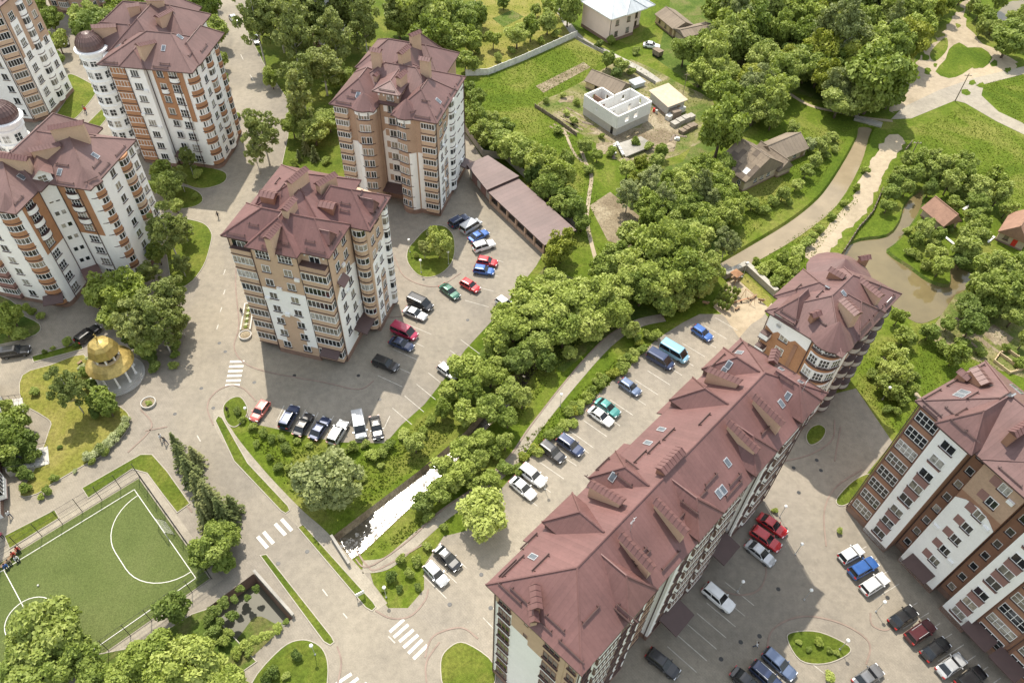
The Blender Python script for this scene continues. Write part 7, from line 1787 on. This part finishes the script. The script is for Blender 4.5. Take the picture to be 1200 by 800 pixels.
mh = MB(); mh.lathe([(.3,0),(.3,.012),(.24,.016)], 14); mhm = mh.me('manhole_cover', MATS['iron'])
for px, py in ((257,402),(264,412),(400,640),(360,646),(564,673),(527,708),(326,660),(250,478),(957,539),(962,551),(930,548),(912,690),(845,772),(890,745),(1000,640),(868,752),(205,485),(236,455),(420,440),(445,468),(345,440),(575,712),(505,300),(548,375),(270,290),(298,448),(936,577),(880,600),(1040,700)):
    obj('manhole_cover', mhm, paving, tuple(g(px, py)+Vector((0,0,.024))))
def sign():
    t = tag(empty('notice_board', tuple(g(423,700)), gang(423,700,60,-30)), 'small white notice board on the grass strip by the road', 'sign'); m = MB(); m.box(-.6,.6,-.04,.04,.9,1.7); m.build('board', MATS['paint_white'], t)
    for s in (-.5, .5): m = MB(); m.tube((s,0,0), (s,0,.95), .04); m.build('leg', MATS['iron'], t)
sign()
def pole(px, py, h, label):
    t = tag(empty('utility_pole', tuple(g(px, py))), label, 'pole'); m = MB(); m.tube((0,0,0), (0,0,h), .14, .09, 8); m.build('post', MATS['old_wood'], t); m = MB(); m.box(-.9,.9,-.06,.06,h-.6,h-.48); m.build('cross_arm', MATS['old_wood'], t)
    for x in (-.7, 0, .7): m = MB(); m.tube((x,0,h-.48), (x,0,h-.25), .05); m.build('insulator', MATS['globe'], t)
pole(1119,119,7.5,'wooden utility pole at the bend of the gravel road'); pole(1064,190,5.5,'short wooden pole beside the pond thicket')
def swing():
    t = tag(empty('swing', tuple(g(876,352)), gang(876,352,10,8)), 'metal swing frame on the playground sand', 'swing'); m = MB()
    for x in (-1.1, 1.1): m.tube((x,-.7,0), (x,0,2.1), .04); m.tube((x,.7,0), (x,0,2.1), .04)
    m.tube((-1.2,0,2.1), (1.2,0,2.1), .05); m.build('frame', MATS['orange'], t)
    m = MB(); m.tube((-.25,0,2.1), (-.25,0,.5), .012, n=4); m.tube((.25,0,2.1), (.25,0,.5), .012, n=4); m.build('chain', MATS['iron'], t); m = MB(); m.box(-.3,.3,-.15,.15,.45,.5); m.build('seat', MATS['wood'], t)
swing()
def seesaw():
    t = tag(empty('seesaw', tuple(g(868,354)), gang(868,354,10,-2)), 'orange seesaw on the playground sand', 'seesaw'); m = MB(); m.box(-.1,.1,-.25,.25,0,.5); m.build('stand', MATS['iron'], t)
    m = MB(); m.add([(-1.5,-.12,.3),(1.5,-.12,.7),(1.5,.12,.7),(-1.5,.12,.3),(-1.5,-.12,.38),(1.5,-.12,.78),(1.5,.12,.78),(-1.5,.12,.38)], [(3,2,1,0),(4,5,6,7),(0,1,5,4),(1,2,6,5),(2,3,7,6),(3,0,4,7)]); m.build('beam', MATS['orange'], t)
    for x, z in ((-1.2,.42),(1.2,.74)): m = MB(); m.tube((x,-.2,z+.2), (x,.2,z+.2), .03); m.tube((x,0,z-.05), (x,0,z+.2), .03); m.build('handle', MATS['iron'], t)
seesaw()
def playhouse():
    t = tag(empty('play_tower', tuple(g(860,330)), gang(860,330,10,-6)), 'small wooden play tower with slide at the playground corner', 'play tower')
    for x in (-.6,.6):
        for y in (-.6,.6): m = MB(); m.box(x-.06,x+.06,y-.06,y+.06,0,2.3); m.build('post', MATS['wood'], t)
    m = MB(); m.box(-.65,.65,-.65,.65,1.0,1.1); m.build('deck', MATS['wood'], t)
    m = MB(); m.add([(-.9,-.9,2.2),(.9,-.9,2.2),(.9,.9,2.2),(-.9,.9,2.2),(0,0,2.9)], [(0,1,4),(1,2,4),(2,3,4),(3,0,4),(3,2,1,0)]); m.build('roof', MATS['orange'], t)
    m = MB(); m.add([(.65,-.3,1.0),(2.3,-.3,.1),(2.3,.3,.1),(.65,.3,1.0),(.65,-.3,1.1),(2.3,-.3,.2),(2.3,.3,.2),(.65,.3,1.1)], [(3,2,1,0),(4,5,6,7),(0,1,5,4),(1,2,6,5),(2,3,7,6),(3,0,4,7)]); m.build('slide', MATS['galv'], t)
playhouse()
def springer(px, py, label):
    t = tag(empty('spring_rider', tuple(g(px, py)), gang(px, py, 10, 3)), label, 'spring rider'); m = MB(); m.tube((0,0,0), (0,0,.4), .09); m.build('spring', MATS['iron'], t)
    m = MB(); m.add([(-.5,-.12,.4),(.5,-.12,.4),(.5,.12,.4),(-.5,.12,.4),(-.6,-.1,.75),(.7,-.1,1.0),(.7,.1,1.0),(-.6,.1,.75)], [(3,2,1,0),(4,5,6,7),(0,1,5,4),(1,2,6,5),(2,3,7,6),(3,0,4,7)]); m.build('body', MATS['wood'], t); m = MB(); m.tube((.3,-.25,.95), (.3,.25,.95), .03); m.build('handle', MATS['iron'], t)
springer(891,354,'wooden spring rider by the long grass strip'); springer(826,357,'orange brown spring rider beside the clipped thujas')
# yard clutter by the unfinished house
def barrel(px, py, mat, label):
    m = MB(); m.lathe([(.28,0),(.3,.05),(.28,.3),(.3,.33),(.28,.6),(.3,.85),(.28,.9)], 14); tag(m.build('barrel', MATS[mat], None, tuple(g(px, py))), label, 'barrel')
barrel(766,131,'red','red metal barrel beside the pale flat roofed shed'); barrel(769,133,'galv','grey metal barrel beside the red barrel')
m = MB(); m.box(-1.6,1.6,-1.1,1.1,0,1.1); m.add([(-1.8,-1.3,1.1),(1.8,-1.3,1.1),(1.8,1.3,1.2),(-1.8,1.3,1.2),(-1.2,0,1.7),(1.2,0,1.65)], [(0,1,5,4),(1,2,5),(2,3,4,5),(3,0,4)]); tag(m.build('tarpaulin_heap', MATS['roof_grey'], None, tuple(g(746,100)), .6), 'pale blue tarpaulin over a heap behind the unfinished house', 'tarpaulin')
rs = random.Random(17)
for i in range(16):     # building rubble
    px, py = rs.choice(((690,140),(715,168),(770,120),(748,112),(790,165),(730,182)))
    px += rs.uniform(-12,12); py += rs.uniform(-8,8); m = MB(); k = i % 3
    if k == 0:
        for q in range(3): m.box(-1.4, 1.4, -.35+.22*q, -.17+.22*q, .03, .12+.05*(q % 2))
        nm, lb, ct, mt = 'plank_pile', 'weathered planks lying in the yard of the unfinished house', 'planks', 'old_wood'
    elif k == 1:
        m.box(-.6,.6,-.4,.4,.02,.4); m.box(-.5,.3,-.3,.35,.4,.7); nm, lb, ct, mt = 'block_pile', 'small pile of pale blocks in the yard of the unfinished house', 'blocks', 'rubbish_white'
    else:
        m.lathe([(1.2,0),(.9,.25),(.45,.5),(.05,.6)], 9); m.v = [(x*rs.uniform(.8,1.2), y*rs.uniform(.8,1.2), z) for x, y, z in m.v]; nm, lb, ct, mt = 'sand_heap', 'heap of building sand in the yard of the unfinished house', 'heap', 'dirt'
    tag(m.build(nm, MATS[mt], None, tuple(g(px, py)), rs.uniform(0,3)), lb, ct, ct+' around the unfinished house')
def trailer():
    t = tag(empty('trailer', tuple(g(770,66)), gang(770,66,10,6)), 'dark box trailer on the lawn beside the white saloon', 'trailer'); m = MB(); m.box(-1.2,1.2,-.8,.8,.5,1.7); m.build('box', MATS['old_wood'], t); m = MB(); m.box(-1.3,1.3,-.9,.9,1.7,1.8); m.build('lid', MATS['slate'], t)
    for x in (-.6,.6):
        for s in (-1,1): o = obj('wheel', car_meshes('hatch')['wheel'], t, (x, s*.85, .33)); o.rotation_euler = (R(90),0,0)
trailer()
# stones in the canal and on the river bank
rs = random.Random(4)
sm = []
for v_ in range(3):
    q = MB(); q.sphere((0,0,0), 1, 8, 0, .6); q.v = [(x*rs.uniform(.75,1.15), y*rs.uniform(.75,1.15), z*rs.uniform(.7,1.1)) for x, y, z in q.v]; sm.append(q.me('stone', MATS['rock']))
for i in range(60):
    t = rs.random(); x = 398+t*26+rs.uniform(-6,6); y = 650-t*22+rs.uniform(-10,8)
    if rs.random() < .45: x, y = 440+rs.random()*115, 0; y = 617-(x-440)*.93+rs.uniform(-9,9)
    p = g(x, y, -.95); s = rs.uniform(.08,.24); o = obj('stone', sm[i % 3], None, (p.x, p.y, -.97), rs.uniform(0,6), (s, s, s)); tag(o, 'grey stone lying in the shallow canal water', 'stone', 'stones in the canal')

# ------------------------------------------------------------------ labels: tell look-alike trees apart by what they stand nearest to
bpy.context.view_layer.update()
def single_out():
    tops = [o for o in scn.objects if o.parent is None and 'label' in o and 'category' in o]
    marks = []
    for o in tops:
        if o['category'] in ('tree', 'shrub', 'stone', 'person', 'apartment block'): continue
        L = o['label'].split()
        cut = len(L)
        for w_ in ('beside', 'between', 'parked', 'on', 'in', 'at', 'with', 'by', 'close', 'half', 'nearly', 'behind', 'over', 'under', 'round', 'opposite', 'alone', 'along', 'touching', 'nearer', 'standing', 'alongside', 'cut', 'lying'):
            if w_ in L[2:]: cut = min(cut, L.index(w_, 2))
        marks.append((' '.join(L[:cut]), o.matrix_world.translation.copy()))
    names = [m[0] for m in marks]; marks = [m for m in marks if names.count(m[0]) == 1 and len(m[0].split()) <= 5]
    groups = {}
    for o in tops:
        if o['category'] in ('tree', 'shrub'): groups.setdefault(o['label'], []).append(o)
    for lb, mem in groups.items():
        if len(mem) < 2: continue
        free = set(range(len(mem))); n0 = len(lb.split())
        srt = sorted(free, key=lambda i: mem[i].scale.x)
        if mem[srt[-1]].scale.x > 1.12*mem[srt[-2]].scale.x and n0 < 16: mem[srt[-1]]['label'] = 'largest '+lb; free.discard(srt[-1])
        if len(mem) > 2 and mem[srt[0]].scale.x < .88*mem[srt[1]].scale.x and n0 < 16: mem[srt[0]]['label'] = 'smallest '+lb; free.discard(srt[0])
        cand = []
        for nm, p in marks:
            ds = sorted((((mem[i].matrix_world.translation-p).length, i) for i in range(len(mem))))
            if ds[0][0] < 40 and ds[0][0] < .93*ds[1][0]: cand.append((ds[0][0], ds[0][1], nm))
        for d, i, nm in sorted(cand):
            if i in free and n0+3+len(nm.split()) <= 17:
                t = lb+', nearest the '+nm
                if len(t.split()) <= 16: mem[i]['label'] = t; free.discard(i)
single_out()
